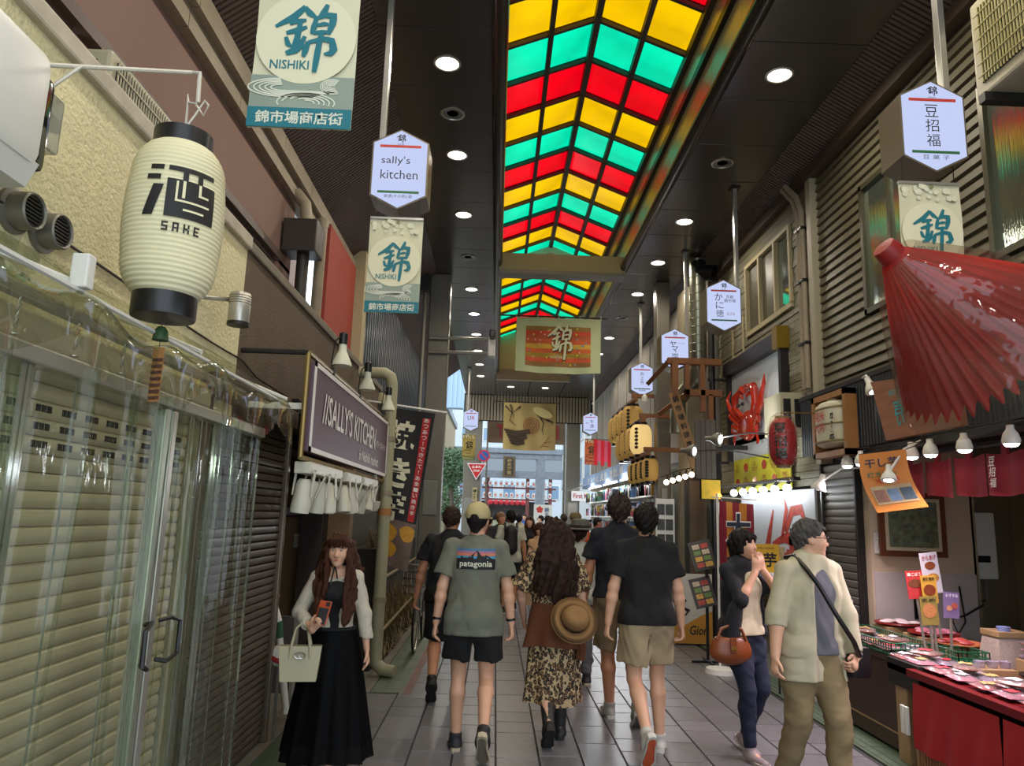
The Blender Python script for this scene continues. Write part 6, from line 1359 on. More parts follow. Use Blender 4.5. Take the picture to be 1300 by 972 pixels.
# lamps under the fascia
lrail = thing('lamp_rail', (3.05, 5.2, 2.13), 'dark lamp rail under the black fascia of the bean stall', 'rail')
MB().bbox(3.02, 3.08, 3.4, 6.5, 2.17, 2.23, .005).build('bar', m_dark, lrail)
m_led = emat('led_bulb', 'f3f8ff', 16)
OR2 = 'first second third fourth fifth sixth seventh eighth'.split()
for k, (y, pw) in enumerate(((6.18, 1), (5.94, 1), (5.2, 1), (4.97, 1), (4.6, 1), (4.17, 1), (3.75, 1))):
    t = thing('led_lamp', (2.96, y, 2.06), OR2[k] + ' bright LED lamp from the far end under the black fascia', 'lamp', 'LED lamps under the black fascia')
    MB().lathe([(.045, 0), (.05, .02), (.04, .06), (.022, .085), (.02, .11), (.0001, .11)], (2.97, y, 2.09), 16).build('shade', m_whitep, t, True)
    MB().lathe([(.0001, -.02), (.03, -.014), (.044, .004), (.0001, .006)], (2.97, y, 2.09), 16).build('bulb', m_led, t, True)
    MB().tube([(2.97, y, 2.19), (3.02, y, 2.21)], .008, 6).build('stem', m_dark, t)
    lamp('led_light', (2.96, y, 2.04), 44, (1, .80, .90), 'SPOT', .04, rot=(0, R(12), 0), spot=118, parent=t)
def gooseneck(base, head, aim, label, power=12, m=None, size=1., am=None, beam=None):
    beam = V(beam or aim).normalized()
    b, h = V(base), V(head); t = thing('clamp_lamp', (b.x, b.y, min(b.z, h.z) - .05), label, 'lamp'); d = (V(aim)).normalized(); Q = MX.Translation(h) @ (-d).to_track_quat('Z', 'Y').to_matrix().to_4x4() @ MX.Scale(size, 4)
    MB().tube([b, b.lerp(h, .5) + V((0, 0, .05)), h], .009, 8).build('arm', am or m_whitep, t, True)
    MB(Q).lathe([(.062, -.07), (.065, -.06), (.05, -.02), (.025, .02), (.022, .07), (.0001, .075)], n=18).build('shade', m or m_whitep, t, True)
    MB(Q).lathe([(.0001, -.072), (.04, -.07), (.058, -.062), (.0001, -.055)], n=16).build('bulb', emat('cool_bulb', 'e8f2ff', 9), t, True)
    if power: lamp('clamp_light', h + d * .12, power, (.92, .96, 1), 'SPOT', .04, rot=beam.to_track_quat('-Z', 'Y').to_euler(), spot=120, parent=t)
gooseneck((2.98, 5.1, 2.2), at(1128, 600, y=4.9), (-.2, -.3, -1), 'white gooseneck lamp hanging in front of the orange menu poster', 10, size=.8)
gooseneck((3.2, 6.4, 2.1), at(1042, 612, y=6.3), (-.3, .2, -1), 'white gooseneck lamp beside the grey shutter', 10)
gooseneck((3.0, 5.9, 2.80), at(1105, 488, y=5.75), (.2, -.5, -1), 'white clamp lamp shining on the wooden sign', 12)
gooseneck((3.2, 8.0, 2.55), at(905, 557, y=8.2), (.72, -.62, -.1), 'dark floodlight arm nearest the crab wall', 30, m_steel, 1.25, m_dark, (1, .5, .3))
gooseneck((3.2, 8.6, 2.35), at(873, 572, y=8.6), (.72, -.62, -.1), 'lower dark floodlight arm beside the grey board', 8, m_steel, 1.25, m_dark)
gooseneck((3.02, 3.95, 2.3), (2.78, 3.93, 2.52), (-.5, -.15, .8), 'small clamp lamp glowing behind the red umbrella', 14)
# wooden signboard and sake cask in its niche
wsn = thing('wooden_sign', (2.98, 5.0, 2.2), 'brown wooden shop sign with turquoise brush characters', 'sign')
P4 = [at(1105, 485, x=2.96), at(1208, 470, x=2.96), at(1220, 540, x=2.96), at(1125, 559, x=2.96)]
MB().add(P4 + [q + V((.05, 0, 0)) for q in P4], [(0, 3, 2, 1), (4, 5, 6, 7), (0, 1, 5, 4), (1, 2, 6, 5), (2, 3, 7, 6), (3, 0, 4, 7)]).build('board', mat('sign_wood', '8a5a3a', .5, var=.3, vs=3, st=(1, 1, 6)), wsn)
F = fr((2.955, 5.28, 2.45), (0, -1, 0)); b = MB(); put_text(b, '吉', F, h=.12, w=.14, c=(-.02, .02), z=.004, bold=.02); put_text(b, 'い', F, h=.08, w=.1, c=(-.0, -.08), z=.004, bold=.02); put_text(b, '株式会社', F, w=.26, h=.05, c=(-.02, .14), z=.004); b.build('lettering', mat('turquoise', '2aa0a8', .4), wsn)
ck = thing('sake_cask', (2.9, 6.35, 2.22), 'straw-wrapped white sake cask in a wooden box frame', 'cask')
MB().box(2.9, 3.0, 6.02, 6.07, 2.18, 2.74).box(2.9, 3.0, 6.63, 6.68, 2.18, 2.74).box(2.9, 3.0, 6.02, 6.68, 2.69, 2.74).box(2.9, 3.0, 6.02, 6.68, 2.18, 2.23).build('box_frame', mat('pale_wood', '9a6d3c', .5, var=.15), ck)
MB().box(2.985, 3.0, 6.05, 6.65, 2.2, 2.72).build('box_back', mat('box_back', '7a5630', .6), ck)
MB().lathe([(.12, 0), (.18, .03), (.19, .1), (.2, .3), (.19, .37), (.14, .4), (.06, .41), (.05, .44), (.0001, .44)], (0, 0, 0), 24, MX.Translation((2.95, 6.36, 2.26)) @ MX.Diagonal((.58, 1.3, 1., 1))).build('cask_body', mat('cask_white', 'c9c6ac', .7, var=.08), ck, True)
for z in (.05, .2, .34): MB().tube([(2.95 + .116 * math.cos(a), 6.36 + .257 * math.sin(a), 2.26 + z) for a in np.linspace(0, 2 * PI, 25)], .009, 6).build('rope', mat('straw_rope', '8f8660', .8), ck, True)
F = fr((2.826, 6.34, 2.45), (0, -1, 0)); b = MB(); put_text(b, '招\n德', F, h=.24, c=(.13, -.02), z=-.03, bold=.02); b.build('lettering', m_ink, ck)
b = MB(); put_text(b, '純米\n大吟', F, h=.2, c=(-.02, .03), z=.0, bold=.01); b.build('red_lettering', m_red, ck)
# red noren
no = thing('red_noren', (3.2, 5.0, 1.8), 'dark red noren curtain of split panels with white brush characters', 'curtain')
m_nor = cloth('noren_red', '7d1420')
for k in range(7):
    y0 = 3.3 + .36 * k
    MB().grid(lambda u, v: (3.2 + .012 * math.sin(9 * u + k), y0 + .352 * u, 1.82 + (.27 - .02 * math.sin(PI * u)) * v + .012 * math.sin(PI * u + k) * (1 - v)), 12, 6).build('noren_panel', m_nor, no, 2)
    MB().box(3.19, 3.21, y0 + .15, y0 + .2, 2.07, 2.15).build('hanging_loop', m_nor, no)
MB().tube([(3.2, 3.25, 2.14), (3.2, 5.9, 2.14)], .012, 6).build('rod', m_dark, no)
F = fr((3.18, 4.65, 1.96), (0, -1, 0)); b = MB()
for j, s in enumerate('豆招福'): put_text(b, s, F, w=.06, h=.06, c=(0, .07 - .068 * j), z=.01, bold=.01, shear=.2)
b.build('lettering', mat('noren_white', 'd8cfc8', .7), no)
# orange menu poster hung from the lamps
po = thing('menu_poster', (2.7, 5.05, 1.7), 'curled orange menu poster for dried potato hanging under the fascia', 'poster')
PP = [at(1090, 577, y=5.05), at(1150, 570, y=4.95), at(1179, 643, y=4.9), at(1114, 651, y=5.0)]
def pop(u, v, d=0.):
    p_ = PP[0].lerp(PP[1], u).lerp(PP[3].lerp(PP[2], u), 1 - v); c_ = .05 * math.sin(PI * (1 - v)); return (p_.x - c_ * .6, p_.y - d + c_ * .2, p_.z)
MB().grid(pop, 8, 12).build('paper', mat('poster_orange', 'cf7d22', .5), po, 2)
for (u0, u1, v0, v1, c_, n_) in ((.1, .92, .12, .42, 'b59a70', 'photo_panel'), (.13, .36, .16, .36, '8a5a44', 'photo'), (.39, .62, .16, .36, '6a7f9a', 'photo'), (.65, .9, .16, .36, '3f4f5a', 'photo')):
    MB().grid(lambda u, v: pop(u0 + (u1 - u0) * u, v0 + (v1 - v0) * v, .006 if n_ == 'photo_panel' else .01), 4, 4).build(n_, mat('poster_' + c_, c_, .5, var=.35 if n_ == 'photo' else .05, vs=40), po, 2)
def on_poster(mb, s_, u, v, w_, h_, bold=.02):
    vs, fs, tw, th = text_mesh(s_, bold); mb.add([pop(u + q.x / tw * w_, v + q.y / th * h_, .008) for q in vs], fs)
b = MB(); on_poster(b, '干し芋', .45, .82, .7, .16); b.build('lettering', mat('navy_ink', '1c2036', .5), po)
b = MB(); on_poster(b, '焼きいも', .42, .62, .6, .09); b.build('green_lettering', m_grn, po); b = MB(); on_poster(b, '冷し芋', .5, .5, .5, .09); b.build('red_lettering', m_red, po)
MB().tube([PP[0] + V((0, 0, 0)), (3.0, 5.06, 2.2)], .003, 4).tube([PP[1], (3.02, 5.0, 2.2)], .003, 4).build('hanging_wire', m_dark, po)
# framed picture, map sheet, switch plate, heater and beige curtain inside
fp_ = thing('framed_picture', (3.62, 6.6, 1.33), 'brown framed festival picture on the beige wall behind the poster', 'picture')
F = fr((3.72, 6.598, 1.62), (1, 0, 0)); MB(F).box(-.3, .3, -.28, .28, 0, .03).build('frame', mat('frame_brown', '5f331d', .45), fp_); MB(F).box(-.25, .25, -.23, .23, .03, .034).build('mount', mat('mount_cream', 'b8ae90', .7), fp_); MB(F).box(-.22, .22, -.2, .2, .034, .037).build('picture', mat('festival_print', '5d6650', .6, var=.6, vs=22), fp_)
mp_ = MB(fr((3.44, 6.6, 1.45), (1, 0, 0))).box(-.065, .065, -.09, .09, 0, .003).build('map_sheet', mat('paper_white', 'c9c5bd', .7), label='white printed map sheet taped to the beige wall', cat='paper')
b = MB(fr((3.44, 6.6, 1.45), (1, 0, 0)))
for pts in ([(-.05, .03), (.0, .03), (.0, -.05), (.05, -.05)], [(-.04, .07), (.04, .07)], [(-.04, .055), (.03, .055)], [(-.02, .03), (-.03, -.06)]): b.ribbon(pts, .003, .003)
b.build('map_lines', m_txt, mp_)
sp_ = thing('switch_plate', (3.72, 6.6, 1.05), 'beige six-switch plate on the grey wainscot', 'switch'); F = fr((3.78, 6.60, 1.13), (1, 0, 0)); MB(F).box(-.075, .075, -.055, .055, 0, .012).build('plate', m_cream, sp_)
for i in range(3):
    for j in range(2): MB(F).bbox(-.055 + .04 * i, -.025 + .04 * i, -.04 + .045 * j, -.01 + .045 * j, .012, .018, .002).build('switch', m_cream, sp_)
MB(fr((3.78, 6.60, .9), (1, 0, 0))).box(-.08, .08, -.09, .09, 0, .012).build('notice_board', mat('gloss_black', '0d0d0e', .12), label='blank black square board below the switch plate on the wainscot', cat='board')
ht_ = thing('water_heater', (4.45, 6.9, 1.0), 'white wall water heater with pipes in the niche', 'heater'); MB().bbox(4.34, 4.62, 6.8, 7.0, 1.15, 1.75, .015).build('casing', m_whitep, ht_); MB().box(4.42, 4.55, 6.795, 6.8, 1.3, 1.36).build('display', m_black, ht_)
for x in (4.4, 4.48, 4.56): MB().tube([(x, 6.9, 1.15), (x, 6.92, .95), (x + .03, 7.3, .85)], .012, 6).build('pipe', m_alu, ht_, True)
bc = MB().grid(lambda u, v: (4.3 + .9 * u, 5.9 + .04 * math.sin(14 * u), .75 + 1.2 * v), 40, 4).build('cloth_curtain', cloth('curtain_beige', 'b08a68'), smooth=2, label='beige cloth curtain hanging at the back of the bean shop', cat='curtain')
cf_ = thing('display_case', (4.6, 5.5, 0), 'dark counter with a white top at the back of the bean shop', 'counter'); MB().bbox(4.2, 5.1, 5.4, 5.8, 0, .95, .01).build('body', m_black, cf_); MB().bbox(4.15, 5.15, 5.35, 5.85, .95, 1.0, .008).build('top', m_whitep, cf_)
MB().tube([(4.1, 6.57, 1.1), (4.12, 6.55, .8), (4.05, 6.55, .7), (4.0, 6.55, .82), (4.12, 6.54, .86), (4.3, 6.56, .95)], .008, 6).build('hanging_cable', m_black, smooth=True, label='black cable looping down the niche wall', cat='cable')
# ---- counter with goods
ct = thing('stall_counter', (3.3, 5.2, 0), 'dark wooden stall counter in front of the bean shop', 'counter')
m_cw = mat('counter_brown', '3c271c', .45, var=.2, vs=5, st=(1, 1, .4)); m_pale = mat('counter_pale_wood', '9b7f5a', .55, var=.12)
MB().bbox(2.95, 3.8, 5.55, 6.55, .02, .62, .008).build('far_cabinet', m_cw, ct); MB().box(2.945, 2.955, 5.55, 6.55, .13, .14).build('edge_strip', m_pale, ct)
MB().bbox(2.93, 3.85, 5.5, 6.58, .62, .66, .006).build('far_top', m_cw, ct)
MB().bbox(2.88, 3.0, 5.30, 5.44, 0, .62, .006).bbox(2.88, 3.0, 5.12, 5.22, 0, .62, .006).build('pale_post', m_pale, ct); MB().bbox(2.86, 3.0, 5.1, 5.5, .5, .68, .006).build('corner_block', m_dark, ct)
MB().bbox(2.86, 3.9, 3.2, 5.12, .60, .65, .006).build('near_top', mat('lacquer_red', '6a1215', .3), ct); MB().bbox(2.95, 3.9, 3.2, 5.1, 0, .6, .006).build('near_body', m_gap, ct)
MB().box(2.8, 2.86, 3.2, 5.14, .615, .66).build('lacquer_rail', mat('lacquer_red', '6a1215', .3), ct)
MB().bbox(2.82, 2.84, 5.2, 5.235, .22, .40, .004).bbox(2.82, 2.84, 5.25, 5.285, .22, .40, .004).build('white_towel', m_whitep, ct)
rc = thing('red_cloth', (2.84, 4.2, .1), 'red cloth draped over the front of the near counter', 'cloth')
for k, (a, b_) in enumerate(((4.25, 5.1), (3.2, 4.22))):
    MB().grid(lambda u, v: (2.82 + .014 * math.sin(22 * u + 3 * v) * (1 - v) - .012 * (1 - v), a + (b_ - a) * u, .17 + .41 * v), 40, 8).build('cloth_panel', cloth('cloth_red', '9c1518'), rc, 2)
fg = MB()
for k in range(60): fg.box(2.826, 2.832, 3.25 + .031 * k, 3.25 + .031 * k + .017, .06, .2)
fg.build('striped_fringe', mat('fringe_stripe', '8a5a34', .7, var=.3, vs=30), rc, kind='stuff')
MB().box(2.86, 3.88, 5.14, 5.5, .6, .64).build('counter_bridge', m_cw, ct)
# goods: bags, trays, plates, bowls, baskets
def pillow(c, w, d, h, rot, m, name, label, cat='food pack', group='snack packs on the stall counter', tilt=0, sticker=None):
    t = thing(name, c, label, cat, group); T = MX.Translation(V(c)) @ MX.Rotation(rot, 4, 'Z') @ MX.Rotation(tilt, 4, 'X'); sd = rq.uniform(0, 9)
    fn = lambda s_: (lambda u, v: ((u - .5) * w, (v - .5) * d, s_ * h / 2 * (max(0, math.sin(PI * u) * math.sin(PI * v)) ** .5) * (1 + .16 * math.sin(17 * u + sd) + .13 * math.sin(19 * v + 2 * sd)) + h / 2 + .002))
    MB(T).grid(fn(1), 12, 10).grid(fn(-1), 12, 10).build('contents', m, t, 2)
    fl = fn(1); MB(T).grid(lambda u, v: (fl(u, v)[0] * 1.08, fl(u, v)[1] * 1.06, fl(u, v)[2] * 1.06 + .004), 12, 10).build('wrapper', clearmat('cellophane', 'f2eff2', gloss=.12, rough=.08, bump=.8, bs=30, haze=.06), t, 2)
    if sticker is not None: MB(T).grid(lambda u, v: ((u - .5) * w * .5, (v - .5) * d * .4, fl(.25 + .5 * u, .3 + .4 * v)[2] * 1.06 + .008), 5, 5).build('label_sticker', sticker, t, 2)
    return t
food = [mat('snack_pink', 'b06a78', .5, var=.35, vs=40), mat('snack_brown', '7d4c34', .5, var=.4, vs=45), mat('snack_white', 'c4b3b0', .5, var=.2, vs=40), mat('snack_red', '9a3d38', .5, var=.35, vs=45), mat('snack_mauve', '8a7088', .5, var=.3, vs=45)]
stk = [mat('sticker_white', 'd8d2d6', .5), mat('sticker_red', 'b0323c', .5), mat('sticker_gold', 'b8925a', .5)]
CNM = ['pink', 'brown', 'white', 'red', 'mauve']; SNM = ['white', 'red', 'gold']
k = 0; ROWN = ['nearest', 'second', 'third', 'fourth', 'corner', 'green-basket', 'farthest']; POSN = ['front left', 'front right', 'back left', 'back right', 'top']
for hi_, (x, y, z) in enumerate(((2.97, 3.55, .655), (2.97, 4.0, .655), (2.97, 4.45, .655), (2.97, 4.9, .655), (2.97, 5.34, .665), (3.0, 5.82, .68), (3.0, 6.26, .68))):
    for j in range(5):
        i = (k * 3 + j) % 5; s_ = (k + j) % 3; dx, dy, dz = ((0, -.105, 0), (.175, -.105, 0), (0, .105, 0), (.175, .105, 0), (.09, .0, .046))[j]
        pillow((x + dx, y + dy, z + dz), .15, .185, .036, rq.uniform(-.12, .12) if j < 4 else rq.uniform(-.6, .6), food[i], 'snack_pack', '%s snack pack with %s sticker, %s of the %s heap on the counter' % (CNM[i], SNM[s_], POSN[j], ROWN[hi_]), sticker=stk[s_]); k += 1
for hi_, (x, y, z, lab) in enumerate(((3.3, 4.3, .655, 'between the bowls'), (3.62, 4.62, .655, 'behind the large bowl'), (3.66, 5.06, .655, 'beside the woven box'), (3.7, 3.9, .655, 'at the back near the right edge'))):
    MB().bbox(x - .1, x + .1, y - .09, y + .09, z, z + .09, .005).build('tray_riser', m_pale, label='small pale wooden riser %s on the counter' % lab, cat='riser')
    for j in range(3): i = (hi_ * 2 + j) % 5; pillow((x, y, z + .09 + .042 * j), .17, .17, .034, rq.uniform(-.3, .3), food[i], 'snack_pack', '%s snack pack, %s on the small riser %s' % (CNM[i], ('bottom', 'middle', 'top')[j], lab), sticker=stk[(hi_ + j) % 3])
def basket(x0, x1, y0, y1, z0, label):
    t = thing('wire_basket', ((x0 + x1) / 2, (y0 + y1) / 2, z0), label, 'basket', 'green wire baskets on the counter'); b = MB(); m_gw = mat('green_wire', '1f5a3c', .4)
    for z in (z0 + .012, z0 + .05, z0 + .09): b.tube([(x0, y0, z), (x1, y0, z), (x1, y1, z), (x0, y1, z), (x0, y0, z)], .005, 5)
    b.build('rims', m_gw, t); b = MB(); L_ = [(x0, y0, x1, y0), (x0, y1, x1, y1), (x0, y0, x0, y1), (x1, y0, x1, y1)]
    for (a, c_, d, e) in L_:
        n = int(max(abs(d - a), abs(e - c_)) / .035)
        for j in range(n + 1): b.box(a + (d - a) * j / n - .003, a + (d - a) * j / n + .003, c_ + (e - c_) * j / n - .003, c_ + (e - c_) * j / n + .003, z0, z0 + .09)
    b.build('uprights', m_gw, t, kind='stuff'); MB().box(x0, x1, y0, y1, z0, z0 + .006).build('floor', m_gw, t)
basket(2.93, 3.25, 5.56, 6.5, .665, 'long green wire basket at the far end of the counter'); basket(3.24, 3.46, 5.26, 5.5, .665, 'small green wire basket in the middle of the counter')
def plate(c, r, m, topm, label, items=6):
    t = thing('serving_tray', c, label, 'tray'); MB().lathe([(.0001, 0), (r * .8, 0), (r, .02), (r * .98, .028), (r * .85, .014), (.0001, .012)], c, 28).build('dish', m, t, True)
    for j in range(items):
        a = j * 2.4; q_ = r * .72 * math.sqrt((j + .5) / items); MB().ell((c[0] + q_ * math.cos(a), c[1] + q_ * math.sin(a), c[2] + .032), (r * .3, r * .24, .016), 10, 6).build('snack', topm, t, True)
m_lac = mat('red_lacquer_dish', '7a1f1c', .25)
plate((3.42, 6.36, .78), .18, m_lac, food[2], 'far red lacquer tray of pale snacks at the end of the counter'); plate((3.5, 5.98, .76), .19, m_lac, food[0], 'large red tray of pink snacks behind the green basket', 9); plate((3.48, 5.64, .74), .17, mat('orange_tray', 'a8613a', .4), food[3], 'orange tray with a red snack bag beside the menu stand', 5); plate((3.58, 4.9, .655), .15, mat('black_tray', '1b1818', .3), food[0], 'black tray of pink snacks in the middle of the near counter', 5)
for (c, w_, d_, h_, nm_) in (((3.42, 6.36, .66), .3, .26, .12, 'wooden riser under the far red tray'), ((3.5, 5.98, .66), .34, .3, .10, 'wooden riser under the large red tray'), ((3.48, 5.64, .66), .3, .2, .08, 'wooden riser under the orange tray')):
    MB().bbox(c[0] - w_ / 2, c[0] + w_ / 2, c[1] - d_ / 2, c[1] + d_ / 2, c[2], c[2] + h_, .006).build('tray_riser', m_pale, label=nm_, cat='riser')
def bowl(c, r, label, m=None):
    t = thing('sample_bowl', c, label, 'bowl', 'round bowls on the near counter'); MB().lathe([(.0001, 0), (r * .6, 0), (r * .9, r * .4), (r, r * .62), (r * .95, r * .62), (r * .82, r * .4), (.0001, r * .3)], c, 28).build('bowl', m or mat('bowl_brick', '8a4e48', .5), t, True)
    for j in range(8): a = j * 2.4; q_ = r * .6 * math.sqrt((j + .5) / 8); MB().ell((c[0] + q_ * math.cos(a), c[1] + q_ * math.sin(a), c[2] + r * .42), (r * .22, r * .18, .014), 8, 6).build('snack', food[4 if j % 3 else 0], t, True)
bowl((3.42, 4.55, .652), .16, 'large brick-red bowl of beans on the near counter'); bowl((3.62, 4.25, .652), .13, 'smaller brick-red bowl of beans nearer the camera'); bowl((3.38, 3.68, .652), .14, 'brick-red bowl of beans at the right edge')
for n_, (x, y, lab) in enumerate(((3.32, 5.05, 'pale wooden tray with clear sample tubs'), (3.36, 4.02, 'pale wooden tray near the right edge of the counter'))):
    t = thing('sample_tray', (x, y, .655), lab, 'tray'); MB().bbox(x - .12, x + .12, y - .1, y + .1, .655, .70, .004).build('tray', m_pale, t)
    for j in range(3): MB().lathe([(.03, 0), (.036, .04), (.038, .042), (.034, .042), (.0001, .03)], (x - .085 + .085 * j, y - .02, .70), 14).build('tub', clearmat('clear_tub', 'd9d2e0', gloss=.15, haze=.25, hz='c9c0d6'), t, True)
tb = thing('tissue_box_stack', (3.62, 5.32, .66), 'woven basket box with a small wooden tray on top', 'box'); MB().add([(3.5, 5.22, .66), (3.76, 5.22, .66), (3.76, 5.46, .66), (3.5, 5.46, .66), (3.53, 5.25, .86), (3.73, 5.25, .86), (3.73, 5.43, .86), (3.53, 5.43, .86)], [(0, 1, 5, 4), (1, 2, 6, 5), (2, 3, 7, 6), (3, 0, 4, 7), (4, 5, 6, 7), (0, 3, 2, 1)]).build('basket', mat('woven', 'a8988c', .7, var=.2, vs=60), tb)
MB().bbox(3.52, 3.75, 5.24, 5.44, .86, .90, .005).build('tray', m_pale, tb); MB().lathe([(.04, 0), (.045, .03), (.0001, .035)], (3.6, 5.3, .90), 14).build('blue_lid', mat('lid_blue', '7d8cc0', .4), tb, True)
# menu cards on the stand
def card(c, w_, h_, yaw, tilt, base, label, title, pics, tcol):
    t = thing('menu_card', (c[0], c[1], c[2] - h_ / 2), label, 'menu card', 'menu cards on the counter'); T = fr(c, (math.cos(yaw), math.sin(yaw), 0)) @ MX.Rotation(tilt, 4, 'Z')
    MB(T).box(-w_ / 2, w_ / 2, -h_ / 2, h_ / 2, -.004, 0).build('card', mat('card_' + base, base, .5), t); b = MB(); put_text(b, title, T, w=w_ * .8, h=h_ * .13, c=(0, h_ * .37), z=.003, bold=.015); b.build('lettering', mat('cardtext_' + tcol, tcol, .5), t)
    for (x, y, a, b_, c_) in pics: MB(T).prism([(x * w_ + a * w_ * .5 * math.cos(q_), y * h_ + b_ * h_ * .5 * math.sin(q_)) for q_ in np.linspace(0, 2 * PI, 14)[:-1]], .001, .003).build('food_photo', mat('cardpic_' + c_, c_, .5, var=.3, vs=60), t)
    MB(T).box(-.008, .008, -h_ / 2 - max(.02, c[2] - h_ / 2 - .68), -h_ / 2 + .02, -.012, -.004).build('stand_stick', m_alu, t)
c0 = at(1182, 727, y=5.6); card(c0, .15, .30, .15, .12, 'd9d6dc', 'tall white menu card on top of the stand', 'からあげ', [(0, .18, .6, .2, '8a4a2c'), (.05, -.12, .7, .22, 'c08a4a')], 'a02a2a')
c1 = at(1162, 742, y=5.5); card(c1, .12, .2, -.1, .1, 'b03030', 'red menu card at the left of the stand', '鶏ごぼう', [(0, .05, .8, .3, '6a3a20')], 'e8e0d0')
c2 = at(1180, 748, y=5.45); card(c2, .12, .2, .1, .08, 'c99a3a', 'yellow menu card in the middle of the stand', '煎餅', [(0, -.02, .8, .4, '7d3a1c')], '2a1a1a')
c3 = at(1208, 768, y=5.35); card(c3, .13, .18, .2, -.06, '7d6a92', 'violet menu card at the right of the stand', 'おすすめ', [(-.15, -.12, .4, .2, 'c88a6a'), (.18, -.02, .4, .25, 'b05a4a')], 'e6e0ea')
c4 = at(1180, 775, y=5.42); card(c4, .13, .2, .05, .05, '8a7a3c', 'olive menu card under the yellow one', 'まめ', [(0, .0, .8, .5, 'b87a4a')], '2a1a1a')
c5 = at(1077, 771, x=3.0); card(c5, .05, .14, -.9, -.3, 'c9ced6', 'small pale price card beside the man in glasses', '¥', [], '3a3a44')
# ---- big red umbrella in plastic
ap = at(1121, 313, y=3.6); um = thing('paper_umbrella', tuple(ap + V((.3, .2, -1.05))), 'large red paper umbrella wrapped in clear plastic under the lit sign', 'umbrella')
axd = (at(1255, 440, y=3.75) - ap).normalized(); Q = MX.Translation(ap) @ axd.to_track_quat('Z', 'X').to_matrix().to_4x4()
m_um = mat('umbrella_red', 'a81c12', .45, var=.1, vs=3)
_N = m_um.node_tree.nodes; _L = m_um.node_tree.links; _tr = _N.new('ShaderNodeBsdfTranslucent'); _tr.inputs[0].default_value = lin('d0281a'); _mx = _N.new('ShaderNodeMixShader'); _mx.inputs[0].default_value = .45
_L.new(_N['Principled BSDF'].outputs[0], _mx.inputs[1]); _L.new(_tr.outputs[0], _mx.inputs[2]); _L.new(_mx.outputs[0], _N['Material Output'].inputs[0])   # thin oiled paper lets lamp light through
NRB = 44
def umf(u, v, g=0., lo=0.):
    a = 2 * PI * u; r = .05 + .45 * v ** .95; w = .035 * v * math.cos(NRB * a) if not g else .02 * math.sin(7 * a + 9 * v) * v
    return ((r + w + g) * math.cos(a), (r + w + g) * math.sin(a), .05 + .74 * v + (.02 * math.cos(NRB * a) if not g else .03 * math.sin(5 * a)) * v)
MB(Q).grid(umf, NRB * 6, 14).build('pleated_paper', m_um, um, 2)
MB(Q).lathe([(.06, .0), (.07, .05), (.065, .12), (.03, .14)], n=18).lathe([(.0001, -.005), (.06, 0)], n=18).build('crown_cap', mat('umbrella_cap', '8a1a18', .5), um, True)
MB(Q).cyl((0, 0, .05), (0, 0, 1.05), .02, n=10).build('pole', mat('bamboo', '75663f', .6), um)
for k in range(22): a = 2 * PI * k / 22; MB(Q).tube([(.05 * math.cos(a), .05 * math.sin(a), .08), (.46 * math.cos(a), .46 * math.sin(a), .78)], .006, 4).build('rib', mat('bamboo', '75663f', .6), um)
MB(Q).grid(lambda u, v: umf(u, .04 + 1.06 * v, .05), 90, 20).build('plastic_wrap', clearmat('wrap_film', 'e9e6dd', gloss=.04, rough=.07, bump=1., bs=9, haze=.03, hz='d8d0c4'), um, 2)
MB().tube([Q @ V((0, 0, .9)), (3.03, 4.3, 2.82)], .01, 6).build('fixing_bracket', m_dark, um)
# ---- outdoor unit at the top right
au = thing('outdoor_ac_unit', (3.2, 3.9, 4.2), 'beige outdoor air conditioner on the siding at the top right corner', 'air conditioner')
MB().bbox(2.98, 3.34, 3.42, 4.22, 4.28, 4.95, .02).build('casing', m_acb, au); MB().box(2.972, 2.978, 3.5, 4.14, 4.36, 4.88).build('fan_recess', m_gap, au)
for k in range(24): MB().box(2.962, 2.972, 3.5 + .027 * k, 3.507 + .027 * k, 4.36, 4.88).build('grille_bar', mat('grille_yellow', 'a89f6a', .5), au)
for k in range(6): MB().box(2.958, 2.964, 3.48, 4.16, 4.4 + .085 * k, 4.406 + .085 * k).build('grille_bar', mat('grille_yellow', 'a89f6a', .5), au)
[MB().box(2.95, 3.4, y, y + .06, 4.22, 4.28).build('bracket', m_dark, au) for y in (3.5, 4.1)]
# ---- pipes on the tiled wall, meter cabinet
for k, y in enumerate((7.62, 7.72)):
    t = thing('wall_conduit', (3.3, y, 3.0), ('left' if k else 'right') + ' of two beige conduits running up beside the tiled wall', 'pipe', 'conduits beside the tiled wall')
    MB().tube([(3.29, y, 3.02), (3.29, y, 5.0), (3.26, y + .05, 5.2), (3.2, y + .2, 5.4)], .032, 10).build('pipe', m_trim, t, True)
    for z in (3.5, 4.2, 4.8): MB().bbox(3.25, 3.34, y - .045, y + .045, z, z + .03, .004).build('clamp', m_dark, t)
mc = thing('meter_cabinet', (3.22, 8.0, 2.5), 'beige meter cabinet with two dark windows beside the crab panel', 'cabinet'); MB().bbox(3.05, 3.34, 7.8, 8.3, 2.55, 3.0, .01).build('body', m_acb, mc)
for y in (8.02, 8.14): pass
for x in (3.08, 3.2): MB().bbox(x, x + .08, 7.79, 7.802, 2.62, 2.93, .004).build('window', m_black, mc)
